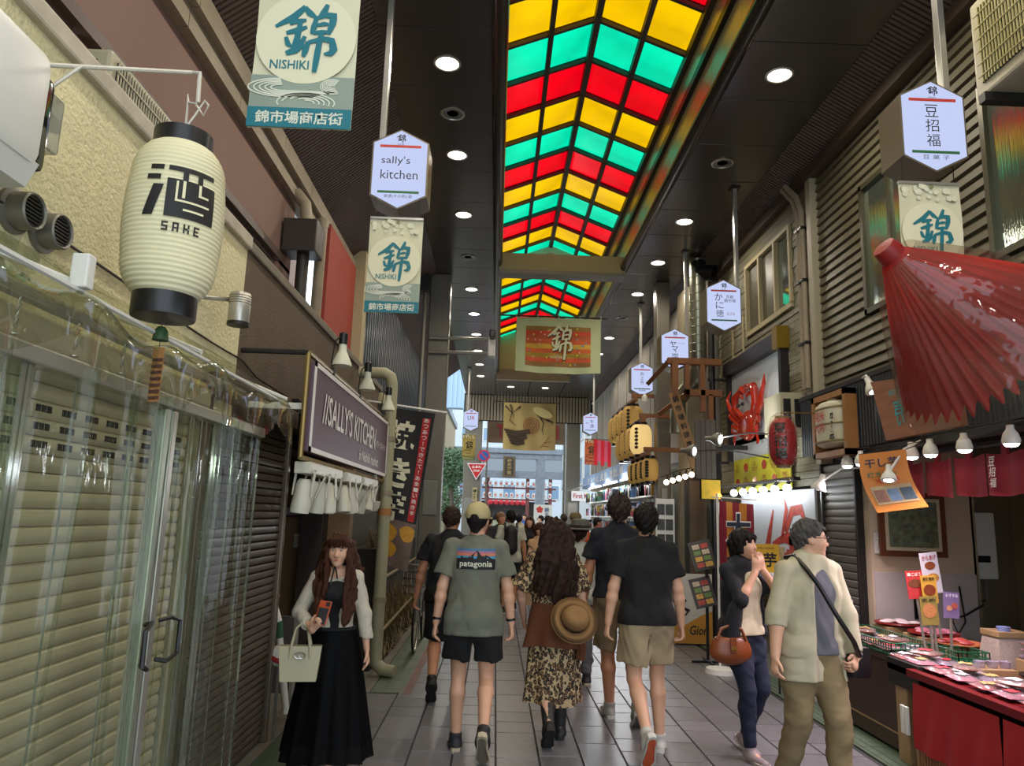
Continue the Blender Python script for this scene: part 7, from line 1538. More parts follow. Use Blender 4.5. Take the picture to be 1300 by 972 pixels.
# ---- giant crab on its panel
cr = thing('crab_sign', (3.3, 9.25, 2.5), 'big glossy red crab model on a lit white panel with dark frame', 'sign')
MB().box(3.30, 3.335, 8.32, 10.2, 2.42, 3.62).build('white_panel', mat('crab_panel', 'c9d2d4', .5, var=.05, vs=6), cr)
MB().box(3.2, 3.335, 8.24, 10.28, 3.62, 3.80).box(3.24, 3.335, 8.24, 8.32, 2.42, 3.62).box(3.24, 3.335, 10.2, 10.28, 2.42, 3.62).build('frame', m_dark, cr); MB().box(3.19, 3.335, 8.2, 8.36, 3.6, 3.86).build('brass_corner', mat('gold_paint', '8a6f1e', .4, m=.5), cr)
m_crab = mat('crab_red', 'b32a14', .22, var=.25, vs=6, coat=.5); CY_, CZ_ = 9.25, 2.95
CS = lambda y, z: (CY_ + .06 + (y - CY_) * .92, CZ_ + (z - CZ_) * .78 - .03)
def crabp(name, pts, rs): MB().tube([(3.24 - 0.04 * math.sin(i), *CS(*q_)) for i, q_ in enumerate(pts)], [r_ * .62 for r_ in rs], 10).build(name, m_crab, cr, True)
MB().ell((3.24, CY_ + .12, CZ_ - .12), (.07, .3, .2), 20, 12).build('shell', m_crab, cr, True)
for sg in (-1, 1):
    crabp('claw_arm', [(CY_ + sg * .2 + .1, CZ_ + .05), (CY_ + sg * .42 + .1, CZ_ + .22), (CY_ + sg * .40 + .1, CZ_ + .42), (CY_ + sg * .22 + .1, CZ_ + .5)], [.06, .075, .085, .07]); crabp('pincer', [(CY_ + sg * .28 + .1, CZ_ + .5), (CY_ + sg * .1 + .1, CZ_ + .52), (CY_ + sg * .02 + .1, CZ_ + .42)], [.08, .07, .012]); crabp('pincer', [(CY_ + sg * .26 + .1, CZ_ + .44), (CY_ + sg * .12 + .1, CZ_ + .38), (CY_ + sg * .08 + .1, CZ_ + .34)], [.05, .04, .01])
    for j in range(4): crabp('walking_leg', [(CY_ + sg * .3 + .1, CZ_ - .02 - .07 * j), (CY_ + sg * (.62 - .05 * j) + .1, CZ_ + .22 - .14 * j), (CY_ + sg * (.78 - .1 * j) + .1, CZ_ + .45 - .3 * j), (CY_ + sg * (.7 - .08 * j) + .1, CZ_ + .6 - .33 * j)], [.06, .055, .04, .01])
for sg in (-1, 1): MB().ell((3.13, CY_ + .1 + sg * .08, CZ_ + .14), .025).build('eye', m_black, cr, True)
# yellow price posters
yp = thing('price_poster', (3.29, 9.2, 1.98), 'row of yellow crab price posters under the crab sign', 'poster')
for k in range(6):
    y0 = 8.15 + .33 * k; o = MB().box(3.28, 3.29, y0, y0 + .32, 1.98, 2.42).build('poster_sheet', mat('poster_yellow', 'c3bd2a', .6), yp); F = fr((3.278, y0 + .16, 2.2), (0, -1, 0))
    MB(F).prism([(.08 * math.cos(a), (-.09 if k % 2 else .1) + .06 * math.sin(a)) for a in np.linspace(0, 2 * PI, 10)[:-1]], 0, .003).build('food_photo', m_crab, o)
    b = MB(); put_text(b, ('かに\n甲羅焼', 'カニ\nコロッケ')[k % 2], F, w=.2, h=.12, c=(0, .1 if k % 2 else -.08), z=.002, bold=.02); b.build('lettering', mat('poster_red_ink', '9a1f14', .6), o)
# mural below
mu = thing('crab_mural', (3.3, 8.8, .9), 'printed crab claw mural on the shop wall under the yellow posters', 'mural')
MB().box(3.295, 3.32, 7.6, 9.9, .9, 1.96).build('panel', mat('mural_white', 'b8bcc0', .5), mu); F = fr((3.294, 8.7, 1.45), (0, -1, 0)); b = MB(F)
for pts, ws_ in (([(.3, .05), (.5, .28), (.75, .3), (.9, .1)], [.1, .12, .12, .03]), ([(.2, 0), (.35, .3), (.3, .42)], [.06, .09, .02]), ([(-.1, -.1), (.25, -.02), (.5, -.02)], [.05, .1, .16]), ([(.4, -.1), (.7, -.05), (1., .05)], [.2, .24, .1]), ([(-.2, -.3), (.1, -.25), (.5, -.2)], [.04, .08, .1]), ([(-.35, -.3), (-.2, .0), (-.05, .3)], [.16, .12, .03])):
    b.ribbon(pts, ws_, .002)
b.build('crab_print', mat('mural_red', 'a3301e', .5, var=.5, vs=14), mu)
for k, (u, v, c_) in enumerate(((.15, -.28, 'b8a070'), (.42, -.3, 'b05040'))): MB(F).box(u - .1, u + .1, v - .16, v + .16, .003, .006).build('notice', mat('notice_' + c_, c_, .5, var=.4, vs=30), mu)
# row of bulbs over the mural
for k in range(6):
    y = 7.95 + .36 * k; t = thing('bare_bulb', (3.15, y, 1.9), OR2[k] + ' bare bulb from the near end above the crab mural', 'bulb', 'bulbs above the crab mural'); MB().ell((3.15, y, 1.97), .045).build('glass', emat('cool_bulb2', 'e6f0ff', 14), t, True); MB().cyl((3.15, y, 2.01), (3.2, y, 2.07), .02, n=8).build('socket', m_black, t)
    lamp('bulb_light', (3.08, y, 1.93), 2.5, (.9, .95, 1), 'POINT', .05, parent=t)
MB().bbox(3.16, 3.24, 7.8, 9.95, 2.05, 2.09, .004).build('bulb_rail', m_dark, label='dark rail carrying the bulbs above the crab mural', cat='rail')
# red lantern
rl = thing('paper_lantern', (2.43, 6.2, 2.02), 'red plastic-wrapped lantern with black characters by the crab sign', 'lantern'); RC = V((2.433, 6.2, 2.28)); pr_ = []
for i in range(61): t_ = -1 + 2 * i / 60; pr_.append((.115 * (1 - .75 * abs(t_) ** 3.2) ** .5 + .0022 * math.cos(i * PI / 1.5), t_ * .2))
MB().lathe(pr_, tuple(RC), 32).build('paper_body', mat('lantern_red', 'a3171c', .45), rl, 2); MB().lathe([(.06, 0), (.06, .03), (.0001, .03)], tuple(RC + V((0, 0, .19))), 18).build('end_ring', mat('ring_gold', '7d6a3c', .5), rl, True); MB().lathe([(.0001, -.03), (.06, -.03), (.06, 0)], tuple(RC - V((0, 0, .19))), 18).build('end_ring', mat('ring_gold', '7d6a3c', .5), rl, True)
b = MB(); vs_ = []
for j, s in enumerate('豆招福'):
    vs, fs, tw, th = text_mesh(s, .03); b.add([(RC.x + .1 * math.sin(-.55 + q_.x / tw * .105 / .115) * 1.18, RC.y - .1 * math.cos(-.55 + q_.x / tw * .105 / .115) * 1.18, RC.z + .105 - .105 * j + q_.y / th * .095) for q_ in vs], fs)
b.build('lettering', m_ink, rl); MB().lathe([(.04, .25), (.09, .22), (.128, .1), (.13, -.1), (.1, -.21), (.06, -.27), (.075, -.33)], tuple(RC), 28).build('plastic_cover', clearmat('cover_film', 'f4efec', gloss=.05, rough=.05, bump=.9, bs=25, haze=.008), rl, 2)
MB().tube([RC + V((0, 0, .22)), RC + V((0, 0, .26)), RC + V((.12, .1, .27)), V((3.05, 6.6, 2.6))], .005, 6).build('hook_rod', mat('brass', 'a8843c', .3, m=.8), rl)
# ---- spiral duct
du = thing('spiral_duct', (3.0, 10.9, 3.0), 'silver spiral ventilation duct rising to the ceiling', 'duct'); m_du = mat('duct_silver', '9a9a88', .3, m=.8); DP = [(2.98, 10.75, 5.55), (2.98, 10.75, 3.9), (2.97, 10.85, 3.72), (2.85, 11.05, 3.56), (2.75, 11.1, 3.4), (2.75, 11.1, 2.9)]
MB().tube(DP, .125, 18).build('duct', m_du, du, True)
for k in range(12): MB().lathe([(.125, 0), (.131, .006), (.125, .012)], (2.98, 10.75, 3.95 + .13 * k), 20).build('seam', m_du, du, True)
MB().tube([(2.98, 10.75, 5.5), (3.02, 10.72, 5.35), (3.2, 10.6, 5.3)], .13, 12).build('black_elbow', m_black, du, True)
bd_ = thing('black_downpipe', (3.08, 10.42, 0), 'black drainpipe running down between the duct and the crab shop', 'pipe'); MB().tube([(3.08, 10.42, .02), (3.08, 10.42, 4.7), (3.16, 10.42, 4.8)], .05, 10).build('pipe', m_black, bd_, True)
for z in (1.2, 2.4, 3.6): MB().bbox(3.02, 3.3, 10.39, 10.45, z, z + .03, .004).build('clamp', m_dark, bd_)
# ================================================================= MIDDLE OF THE STREET, RIGHT SIDE
m_wood = mat('rough_timber', '7d4f2a', .6, var=.2, vs=6)
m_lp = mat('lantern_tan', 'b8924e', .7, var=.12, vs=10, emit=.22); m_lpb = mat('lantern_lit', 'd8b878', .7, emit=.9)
def tan_lantern(c, r, h, lit, label):
    t = thing('paper_lantern', (c[0], c[1], c[2] - h / 2), label, 'lantern', 'tan paper lanterns on the timber rack'); pr_ = []
    for i in range(33): q = -1 + 2 * i / 32; pr_.append((r * (1 - .7 * abs(q) ** 4) ** .5 + (.003 if i % 2 else 0), q * h / 2))
    MB().lathe(pr_, c, 24).build('paper_body', m_lpb if lit else m_lp, t, 2); MB().lathe([(r * .6, 0), (r * .6, .05), (.0001, .05)], (c[0], c[1], c[2] + h / 2 - .01), 16).build('end_ring', m_black, t, True); MB().lathe([(.0001, -.05), (r * .6, -.05), (r * .6, 0)], (c[0], c[1], c[2] - h / 2 + .01), 16).build('end_ring', m_black, t, True)
    b = MB()
    for j in range(6):
        a = -2.15; z = c[2] + h * (.32 - .12 * j); b.box(-.03, .03, -.018, .018, 0, .004, fr((c[0] + (r + .004) * math.cos(a), c[1] + (r + .004) * math.sin(a), z), (-math.sin(a), math.cos(a), 0))); b.box(-.008, .008, -.03, .03, 0, .005, fr((c[0] + (r + .004) * math.cos(a), c[1] + (r + .004) * math.sin(a), z), (-math.sin(a), math.cos(a), 0)))
    b.build('brush_marks', m_ink, t)
ON = 'nearest second third fourth'.split()
for j in range(4): tan_lantern((2.38, 12.9 + .55 * j, 3.30), .19, .52, False, ON[j] + ' tan paper lantern in the top row of the timber rack')
for j in range(4): tan_lantern((2.36, 12.05 + .5 * j, 2.88), .18, .5, j == 0, ON[j] + ' tan paper lantern in the middle row of the timber rack')
for j in range(4): tan_lantern((2.42, 11.6 + .42 * j, 2.36), .13, .36, False, ON[j] + ' tan paper lantern in the bottom row of the timber rack')
rk = thing('lantern_rack', (2.6, 12.8, 2.0), 'timber rack of beams carrying the tan paper lanterns', 'rack')
for z, y0, y1 in ((3.60, 12.5, 14.8), (3.16, 11.8, 13.8), (2.58, 11.45, 13.1)): MB().bbox(2.32, 2.40, y0, y1, z, z + .06, .006).build('beam', m_wood, rk); MB().bbox(2.3, 3.19, y0 + .02, y0 + .09, z + .06, z + .13, .006).build('cross_beam', m_wood, rk)
MB().bbox(2.88, 2.96, 12.5, 12.58, 2.0, 3.75, .006).build('post', m_wood, rk)
sp2 = thing('rack_spotlight', (2.42, 12.45, 3.6), 'small white spotlight on the lantern rack', 'spotlight'); MB().lathe([(.05, -.1), (.05, -.02), (.02, .02), (.0001, .03)], (2.5, 12.42, 3.68), 14).build('head', m_whitep, sp2, True); MB().lathe([(.0001, -.1), (.045, -.098)], (2.5, 12.42, 3.68), 12).build('lens', emat('warm_lens', 'ffe2b0', 8), sp2); lamp('rack_light', (2.5, 12.38, 3.5), 12, (1, .85, .6), 'SPOT', .03, spot=100, parent=sp2)
fm = thing('timber_frame', (2.75, 10.2, 2.4), 'timber frame of beams and posts in front of the silver duct', 'frame')
for (x0, x1, z0, z1) in ((2.38, 3.15, 3.78, 3.87), (2.62, 3.15, 3.33, 3.42), (2.62, 2.69, 3.33, 3.8), (2.84, 2.91, 3.1, 3.8), (2.95, 3.02, 2.6, 3.36)): MB().bbox(x0, x1, 10.15, 10.25, z0, z1, .006).build('timber', m_wood, fm)
MB().tube([(2.4, 10.2, 3.82), (2.25, 10.9, 3.62)], .045, 4).build('timber', m_wood, fm); MB().tube([(2.65, 10.2, 3.36), (2.42, 10.9, 3.16)], .045, 4).build('timber', m_wood, fm)
lb = thing('leaning_board', (2.6, 10.1, 2.3), 'long slanting wooden board with brush writing below the timber frame', 'sign'); Fb = fr((2.58, 10.06, 2.85), (1, 0, .3), (-.3, 0, 1)); MB(Fb).box(-.07, .07, -.56, .52, -.03, 0).build('board', mat('board_pale', '8f6a40', .6, var=.2, st=(1, 1, .3)), lb); b = MB()
for j, s in enumerate('錦市場料理店'): put_text(b, s, Fb, h=.09, w=.09, c=(0, .42 - .13 * j), z=.003, bold=.02)
b.build('lettering', m_ink, lb); MB().box(2.42, 2.5, 10.05, 10.2, 3.3, 3.8).build('hanging_batten', m_wood, lb)
gb = thing('grey_signboard', (2.66, 9.3, 2.1), 'plain grey wooden signboard beside the slanting board', 'signboard')
for k in range(4): MB().bbox(2.52 + .066 * k, 2.583 + .066 * k, 9.28, 9.33, 2.12, 2.87, .004).build('plank', mat('grey_plank', '4d4741', .7, var=.25, st=(1, 1, .2)), gb)
MB().bbox(2.75, 3.2, 9.3, 9.34, 2.5, 2.56, .004).build('bracket', m_dark, gb)
yl = thing('lit_panel', (2.63, 9.0, 1.85), 'small glowing yellow panel lamp under the grey board', 'lamp'); MB().bbox(2.5, 2.75, 9.0, 9.06, 1.85, 2.1, .005).build('case', m_gap, yl); MB().box(2.51, 2.74, 8.99, 9.0, 1.86, 2.09).build('yellow_face', mat('yellow_glow', 'b89a1c', .5, var=.3, vs=9, emit=.35), yl); MB().ell((2.72, 8.97, 1.9), .025).build('bulb', emat('amber', 'ffb030', 10), yl, True); MB().tube([(2.75, 9.03, 2.0), (3.2, 9.1, 2.05)], .01, 6).build('bracket', m_dark, yl)
sg_ = thing('round_mark_sign', (2.72, 8.9, 1.66), 'small white square sign with a round mark under the yellow panel', 'sign'); MB().box(2.68, 2.8, 8.92, 8.94, 1.68, 1.82).build('plate', m_cream, sg_); MB().tube([(2.74 + .03 * math.cos(a), 8.915, 1.75 + .03 * math.sin(a)) for a in np.linspace(0, 2 * PI, 15)], .005, 5).build('ring_mark', m_ink, sg_); MB().tube([(2.74, 8.93, 1.82), (2.74, 8.98, 1.86)], .003, 4).build('hanger', m_dark, sg_)
for k in range(5):
    c = at(846 + 8 * k, 612 - 2.4 * k, y=11.2 - .1 * k); t = thing('festoon_bulb', tuple(c), OR2[k] + ' warm bulb in the short string beside the column', 'bulb', 'warm bulbs over the dark shop doorway'); MB().ell(c, .04).build('glass', emat('warm_bulb', 'ffe0c0', 12), t, True); MB().cyl(c + V((0, 0, .03)), c + V((0.02, 0, .1)), .015, n=6).build('socket', m_black, t)
MB().tube([at(838, 606, y=11.25), at(862, 597, y=11.0), at(895, 590, y=10.6)], .008, 5).build('festoon_wire', m_dark, label='black wire carrying the warm bulbs', cat='wire')
dw = thing('door_1', (2.95, 11.25, 0), 'dark shop doorway with plaster wall beyond the crab shop', 'doorway', kind='structure'); MB().box(2.92, 3.2, 11.22, 11.29, 0, 2.2).build('dark_opening', mat('doorway_plaster', '6a5a48', .8, var=.2, vs=4), dw); MB().box(2.88, 2.93, 11.2, 11.3, 0, 2.25).box(2.88, 3.2, 11.2, 11.3, 2.2, 2.28).build('door_frame', mat('dark_brown', '2c241f', .6), dw)
# flag with the big character, yellow sign, menu stands, G board, photo board
bfz = thing('shop_flag', (2.65, 8.2, 0), 'maroon and orange striped flag with a big black character on a white pole', 'flag')
for k in range(5): MB().grid(lambda u, v: (2.48 + .076 * (k + u), 8.2 + .02 * math.sin(8 * (k + u) / 5 + 4 * v), .95 + .87 * v - .03 * (k + u) / 5), 3, 10).build('stripe', cloth('flag_maroon', '7d1a2c') if k % 2 == 0 else cloth('flag_orange', 'c07a2c'), bfz, 2)
Ff = fr((2.68, 8.165, 1.5), (1, 0, 0)); b = MB(); put_text(b, '大', Ff, w=.3, h=.36, c=(0, .02), z=.0, bold=.06); b.build('letter_outline', mat('flag_white', 'e6e0d8', .7), bfz); b = MB(); put_text(b, '大', Ff, w=.28, h=.33, c=(0, .02), z=.004, bold=.03); put_text(b, '学', Ff, w=.28, h=.3, c=(0, -.38), z=.004, bold=.03); b.build('lettering', mat('navy_ink', '1c2036', .5), bfz)
MB().cyl((2.46, 8.2, .02), (2.46, 8.2, 1.9), .014, n=8).cyl((2.4, 8.2, 1.86), (2.9, 8.2, 1.84), .008, n=6).build('pole', m_whitep, bfz); MB().lathe([(.16, 0), (.15, .05), (.03, .07), (.0001, .07)], (2.46, 8.2, 0), 18).build('base', m_whitep, bfz, True)
im = thing('yellow_stand_sign', (2.67, 7.3, 0), 'yellow stand sign with black potato character behind the woman', 'sign'); Fi = fr((2.66, 7.3, 1.22), (1, 0, 0)); MB(Fi).box(-.13, .13, -.2, .17, -.02, 0).build('panel', mat('sign_yellow', 'cfa01e', .5, var=.06), im); b = MB(); put_text(b, '芋', Fi, w=.13, h=.14, c=(.04, .02), z=.003, bold=.03); put_text(b, 'ん', Fi, w=.07, h=.1, c=(-.08, .0), z=.003, bold=.02); put_text(b, 'IMO KENPI', Fi, w=.16, h=.02, c=(0, .13), z=.003); b.build('lettering', m_ink, im)
for x in (2.56, 2.76): MB().tube([(x, 7.31, 0), (x, 7.31, 1.05)], .012, 6).build('leg', m_dark, im)
MB(Fi).box(-.1, .1, -.17, -.1, .001, .003).build('white_strip', m_whitep, im)
ms = thing('menu_stand', (2.55, 8.75, 0), 'black menu stand with two tilted food photo panels', 'menu stand')
for (z, w_, n_) in ((1.2, .26, 'upper'), (.78, .25, 'lower')):
    T = fr((2.44, 8.75, z), (1, -.1, .25), (-.25, .35, 1)); pn_ = MB(T).box(-w_ / 2, w_ / 2, -.17, .17, -.02, 0).build('panel_frame', m_black, ms); MB(T).box(-w_ / 2 + .015, w_ / 2 - .015, -.155, .155, 0, .003).build('photo_sheet', mat('menu_dark', '2a2420', .5), pn_)
    for i in range(2):
        for j in range(4): MB(T).box(-w_ * .36 + w_ * .38 * i, -w_ * .36 + w_ * .38 * i + w_ * .32, -.14 + .072 * j, -.14 + .072 * j + .055, .003, .005).build('dish_photo', mat('dish_%d' % ((i + j) % 4), ['a8382c', 'c2963c', '5f7a3c', 'b8a890'][(i + j) % 4], .5, var=.5, vs=60), pn_)
MB().tube([(2.5, 8.8, .02), (2.5, 8.8, 1.1)], .018, 8).tube([(2.3, 8.75, .015), (2.75, 8.75, .015)], .015, 6).tube([(2.5, 8.55, .015), (2.5, 9.0, .015)], .015, 6).build('post', m_black, ms, True)
gg = thing('standing_board', (2.62, 9.9, 0), 'white and orange board with black brush letters standing on the floor', 'board'); Fg = fr((2.62, 9.9, .45), (1, 0, 0)); MB(Fg).box(-.26, .26, -.43, .45, -.03, 0).build('board', mat('board_white', 'c4bfb4', .6), gg); MB(Fg).prism([(-.26, -.43), (.26, -.43), (.26, -.02), (.1, -.08), (-.1, -.2), (-.26, -.05)], .001, .003).build('orange_part', mat('board_orange', 'b8812c', .6), gg); b = MB(Fg); b.ribbon([(-.2, .3), (-.1, .1), (-.18, .05), (-.05, -.02), (-.1, -.08)], [.02, .05, .03, .05, .02], .004); put_text(b, 'Gion', None, w=.24, h=.12, c=(.08, -.26), z=.005, shear=.2, bold=.02); b.build('lettering', m_ink, gg); MB().box(2.4, 2.84, 9.93, 10.15, 0, .02).build('foot', m_dark, gg)
pb = thing('photo_board', (2.5, 11.0, 0), 'white stand with rows of black food photographs beside the column', 'photo board'); MB().bbox(2.38, 2.66, 11.0, 11.03, .95, 1.9, .004).build('panel', m_whitep, pb)
for i in range(2):
    for j in range(4): MB().box(2.4 + .125 * i, 2.51 + .125 * i, 10.99, 11.0, 1.0 + .22 * j, 1.16 + .22 * j).build('photo', mat('dark_photo', '34342c', .5, var=.8, vs=30), pb)
for x in (2.4, 2.64): MB().tube([(x, 11.02, 0), (x, 11.02, .96)], .012, 6).build('leg', m_alu, pb)
# ================================================================= FAR SHOPS ON THE RIGHT
ba = thing('shop_awning', (2.9, 20, 2.4), 'blue-grey shop fascia awning with white lettering beyond the lanterns', 'awning'); MB().box(2.88, 3.2, 15.4, 24.7, 2.5, 2.85).build('fascia', mat('awning_blue', '7f93b0', .6), ba); Fa = fr((2.878, 20, 2.68), (0, -1, 0)); b = MB(); put_text(b, '京 み や げ   雑 貨   漬 物   錦', Fa, w=6.5, h=.2, z=.003, bold=.01); b.build('lettering', m_whitep, ba); MB().add([(2.5, 15.4, 2.45), (2.5, 24.7, 2.45), (2.9, 24.7, 2.62), (2.9, 15.4, 2.62)], [(0, 1, 2, 3)]).build('canopy_sheet', clearmat('sheet', 'cfdcea', gloss=.1, haze=.3), ba)
gsx = random.Random(21)
for n_, (y0, y1) in enumerate(((13.6, 15.2), (15.6, 17.6), (18.0, 20.4), (20.8, 23.6))):
    sv = thing('souvenir_rack', (3.1, (y0 + y1) / 2, 0), OR2[n_] + ' brightly lit souvenir rack on the right past the column', 'shelf', 'souvenir racks along the far right'); MB().box(3.2, 3.25, y0, y1, 0, 2.4).build('back', m_whitep, sv)
    for z in (.4, .8, 1.2, 1.6, 2.0): MB().box(2.85, 3.22, y0, y1, z, z + .03).build('shelf', m_whitep, sv)
    for c_ in ('b8b4c4', '8a3a3a', '3f5f8a', 'b89a4a', '4a7a5a', '2a2a30'):
        b = MB()
        for j in range(26): y = gsx.uniform(y0, y1 - .15); z = gsx.choice((.43, .83, 1.23, 1.63, 2.03)); b.box(2.86, 3.1, y, y + gsx.uniform(.06, .16), z, z + gsx.uniform(.1, .3))
        b.build('goods', mat('goods_' + c_, c_, .6), sv, kind='stuff')
    tb_ = thing('strip_light', (3.0, (y0 + y1) / 2, 2.44), OR2[n_] + ' tube light above the far souvenir racks', 'light', 'tube lights above the souvenir racks'); MB().tube([(2.95, y0 + .1, 2.47), (2.95, y1 - .1, 2.47)], .02, 6).build('tube', emat('tube_white', 'eaf2ff', 10), tb_); MB().box(2.92, 2.98, y0 + .1, y1 - .1, 2.485, 2.5).build('batten', m_whitep, tb_); lamp('tube_lamp', (2.8, (y0 + y1) / 2, 2.35), 45, (.9, .95, 1), 'POINT', .15, parent=tb_)
fk = thing('burger_shop_sign', (3.0, 24.3, 2.1), 'white shop sign with red letters beyond the blue awning', 'sign'); Fk = fr((2.98, 24.3, 2.26), (1, 0, 0)); MB(Fk).box(-.5, .5, -.16, .16, -.06, 0).build('panel', emat('panel_white', 'eef2f6', .9), fk); b = MB(); put_text(b, 'First Kitchen', Fk, w=.9, h=.16, z=.004, bold=.03); b.build('lettering', m_red, fk); MB().box(3.4, 3.46, 24.25, 24.35, 0, 2.2).build('post', m_steel, fk)
rs = thing('red_streamer', (2.46, 17, 2.8), 'bright red and pink hanging cloth streamers over the blue awning', 'streamer')
for k in range(5): MB().box(2.24 + .095 * k, 2.32 + .095 * k, 17 + .1 * k, 17.02 + .1 * k, 2.78 + .1 * (k % 2), 3.38).build('strip', cloth('streamer_%d' % (k % 2), ('d0202c', 'd85a74')[k % 2]), rs)
MB().tube([(2.2, 17.2, 3.4), (3.19, 17.3, 3.4)], .012, 5).build('rod', m_dark, rs)
# ================================================================= BEYOND THE ARCADE
MB().box(-14, 16, 25.6, 64, -.012, -.002).build('plaza_paving', mat('plaza_stone', 'a3a29c', .7, var=.08), floor)
m_gran = mat('granite', '9298a0', .8, var=.15, vs=5)
to = thing('stone_torii', (.7, 42, 0), 'grey stone torii gate across the far end of the street', 'torii')
for x in (-1.1, 2.48): MB().lathe([(.34, 0), (.3, .4), (.27, 4.75), (.0001, 4.75)], (x, 42, 0), 20).build('pillar', m_gran, to, True)
MB().bbox(-2.9, 4.3, 41.75, 42.25, 4.72, 5.0, .03).build('lower_lintel', m_gran, to); MB().bbox(-3.3, 4.7, 41.65, 42.35, 5.0, 5.32, .05).build('upper_lintel', m_gran, to); MB().bbox(-2.4, 3.9, 41.88, 42.12, 3.62, 3.98, .02).build('tie_beam', m_gran, to)
pq = thing('torii_plaque', (.69, 41.5, 3.65), 'dark framed plaque with gold characters hung on the torii', 'plaque'); Fp = fr((.69, 41.55, 4.24), (1, 0, 0)); MB(Fp).box(-.35, .35, -.58, .58, -.1, 0).build('frame', mat('plaque_brown', '6d5a3c', .5, m=.2), pq); MB(Fp).box(-.24, .24, -.46, .46, 0, .02).build('field', mat('plaque_dark', '3c3226', .6), pq); b = MB()
for j, s in enumerate('錦天満宮'): put_text(b, s, Fp, w=.26, h=.19, c=(0, .33 - .22 * j), z=.025, bold=.03)
MB().box(.55, .62, 41.55, 41.8, 4.74, 4.8).build('hanger', m_dark, pq); MB().box(.76, .83, 41.55, 41.8, 4.74, 4.8).build('hanger', m_dark, pq); b.build('lettering', mat('gold_letter', 'a88c50', .4, m=.3), pq)
sr = thing('shrine_gate', (.8, 52, 0), 'shrine front with dark beams and tiled roof beyond the torii', 'shrine'); m_ver = mat('vermilion_wood', '6d3a34', .6)
for x in (-2.2, -.6, 2.2, 3.8): MB().bbox(x - .12, x + .12, 51.9, 52.1, 0, 4.4, .02).build('post', m_ver, sr)
for z in (2.55, 3.35, 4.2): MB().bbox(-2.6, 4.2, 51.92, 52.08, z, z + .12, .02).build('beam', m_ver, sr)
MB().add([(-3.4, 51, 4.55), (5., 51, 4.55), (5., 53, 5.7), (-3.4, 53, 5.7), (-3.4, 51, 4.4), (5., 51, 4.4), (5., 53, 5.5), (-3.4, 53, 5.5)], [(0, 1, 2, 3), (4, 7, 6, 5), (0, 4, 5, 1), (1, 5, 6, 2), (2, 6, 7, 3), (3, 7, 4, 0)]).build('roof', mat('roof_grey', '5f666c', .6), sr); MB().box(-2.2, 3.8, 52.4, 52.5, 0, 2.5).build('dark_hall', mat('hall_dark', '2c2624', .8), sr)
lm = MB().lathe([(.07, 0), (.12, .06), (.125, .3), (.07, .38), (.0001, .38)], n=12).mesh('lantern', mat('shrine_white', 'c9c8c2', .7), True); lmr = MB().lathe([(.09, 0), (.17, .09), (.17, .2), (.09, .29), (.0001, .29)], n=14).mesh('lantern', mat('shrine_red', 'c02430', .5), True); mk = MB().box(-.05, .05, -.13, -.12, .12, .26).mesh('mark', m_red)
for r_, z in enumerate((2.72, 3.5)):
    for k in range(16):
        x = -1.95 + .38 * k; t = tag(inst(lm, 'shrine_lantern', (x, 51.75, z)), '%s white paper lantern from the left in the %s row at the shrine' % ('first second third fourth fifth sixth seventh eighth ninth tenth eleventh twelfth thirteenth fourteenth fifteenth sixteenth'.split()[k], ('lower', 'upper')[r_]), 'lantern', 'white lanterns in rows at the shrine'); inst(mk, 'red_mark', (x, 51.75, z), t)
for k in range(7): tag(inst(lmr, 'shrine_lantern', (-.35 + .35 * k, 48, 2.2)), OR2[k] + ' round red lantern from the left before the shrine hall', 'lantern', 'red lanterns at the shrine')
rr_ = thing('lantern_rail', (.7, 48, 0), 'wooden rail frame holding the round red lanterns', 'rail'); MB().box(-.7, 2.1, 47.97, 48.03, 2.5, 2.56).build('rail', m_ver, rr_)
for x in (-.68, 2.08): MB().box(x - .04, x + .04, 47.96, 48.04, 0, 2.6).build('post', m_ver, rr_)
fs_ = thing('festival_sign', (1.72, 27, 0), 'white standing sign with red plum blossom at the arcade mouth', 'sign'); Fz = fr((1.72, 27, 1.58), (1, 0, 0)); MB(Fz).box(-.33, .33, -.5, .4, -.04, 0).build('panel', m_whitep, fs_); b = MB(Fz)
for k in range(5): a = PI / 2 + 2 * PI * k / 5; b.lathe([(.0001, .002), (.055, .001)], (-.12 + .075 * math.cos(a), .22 + .075 * math.sin(a), .001), 12)
b.lathe([(.0001, .002), (.03, .001)], (-.12, .22, .001), 10); b.build('blossom', m_red, fs_); b = MB(); put_text(b, '錦\n天\n満', Fz, h=.5, c=(.14, .05), z=.003, bold=.02); put_text(b, '秋祭', Fz, w=.2, h=.1, c=(-.12, -.12), z=.003, bold=.02); b.build('lettering', mat('sign_blue', '2c4a7a', .5), fs_); MB().box(1.4, 2.04, 26.98, 27.06, 0, 1.1).build('stand', m_steel, fs_)
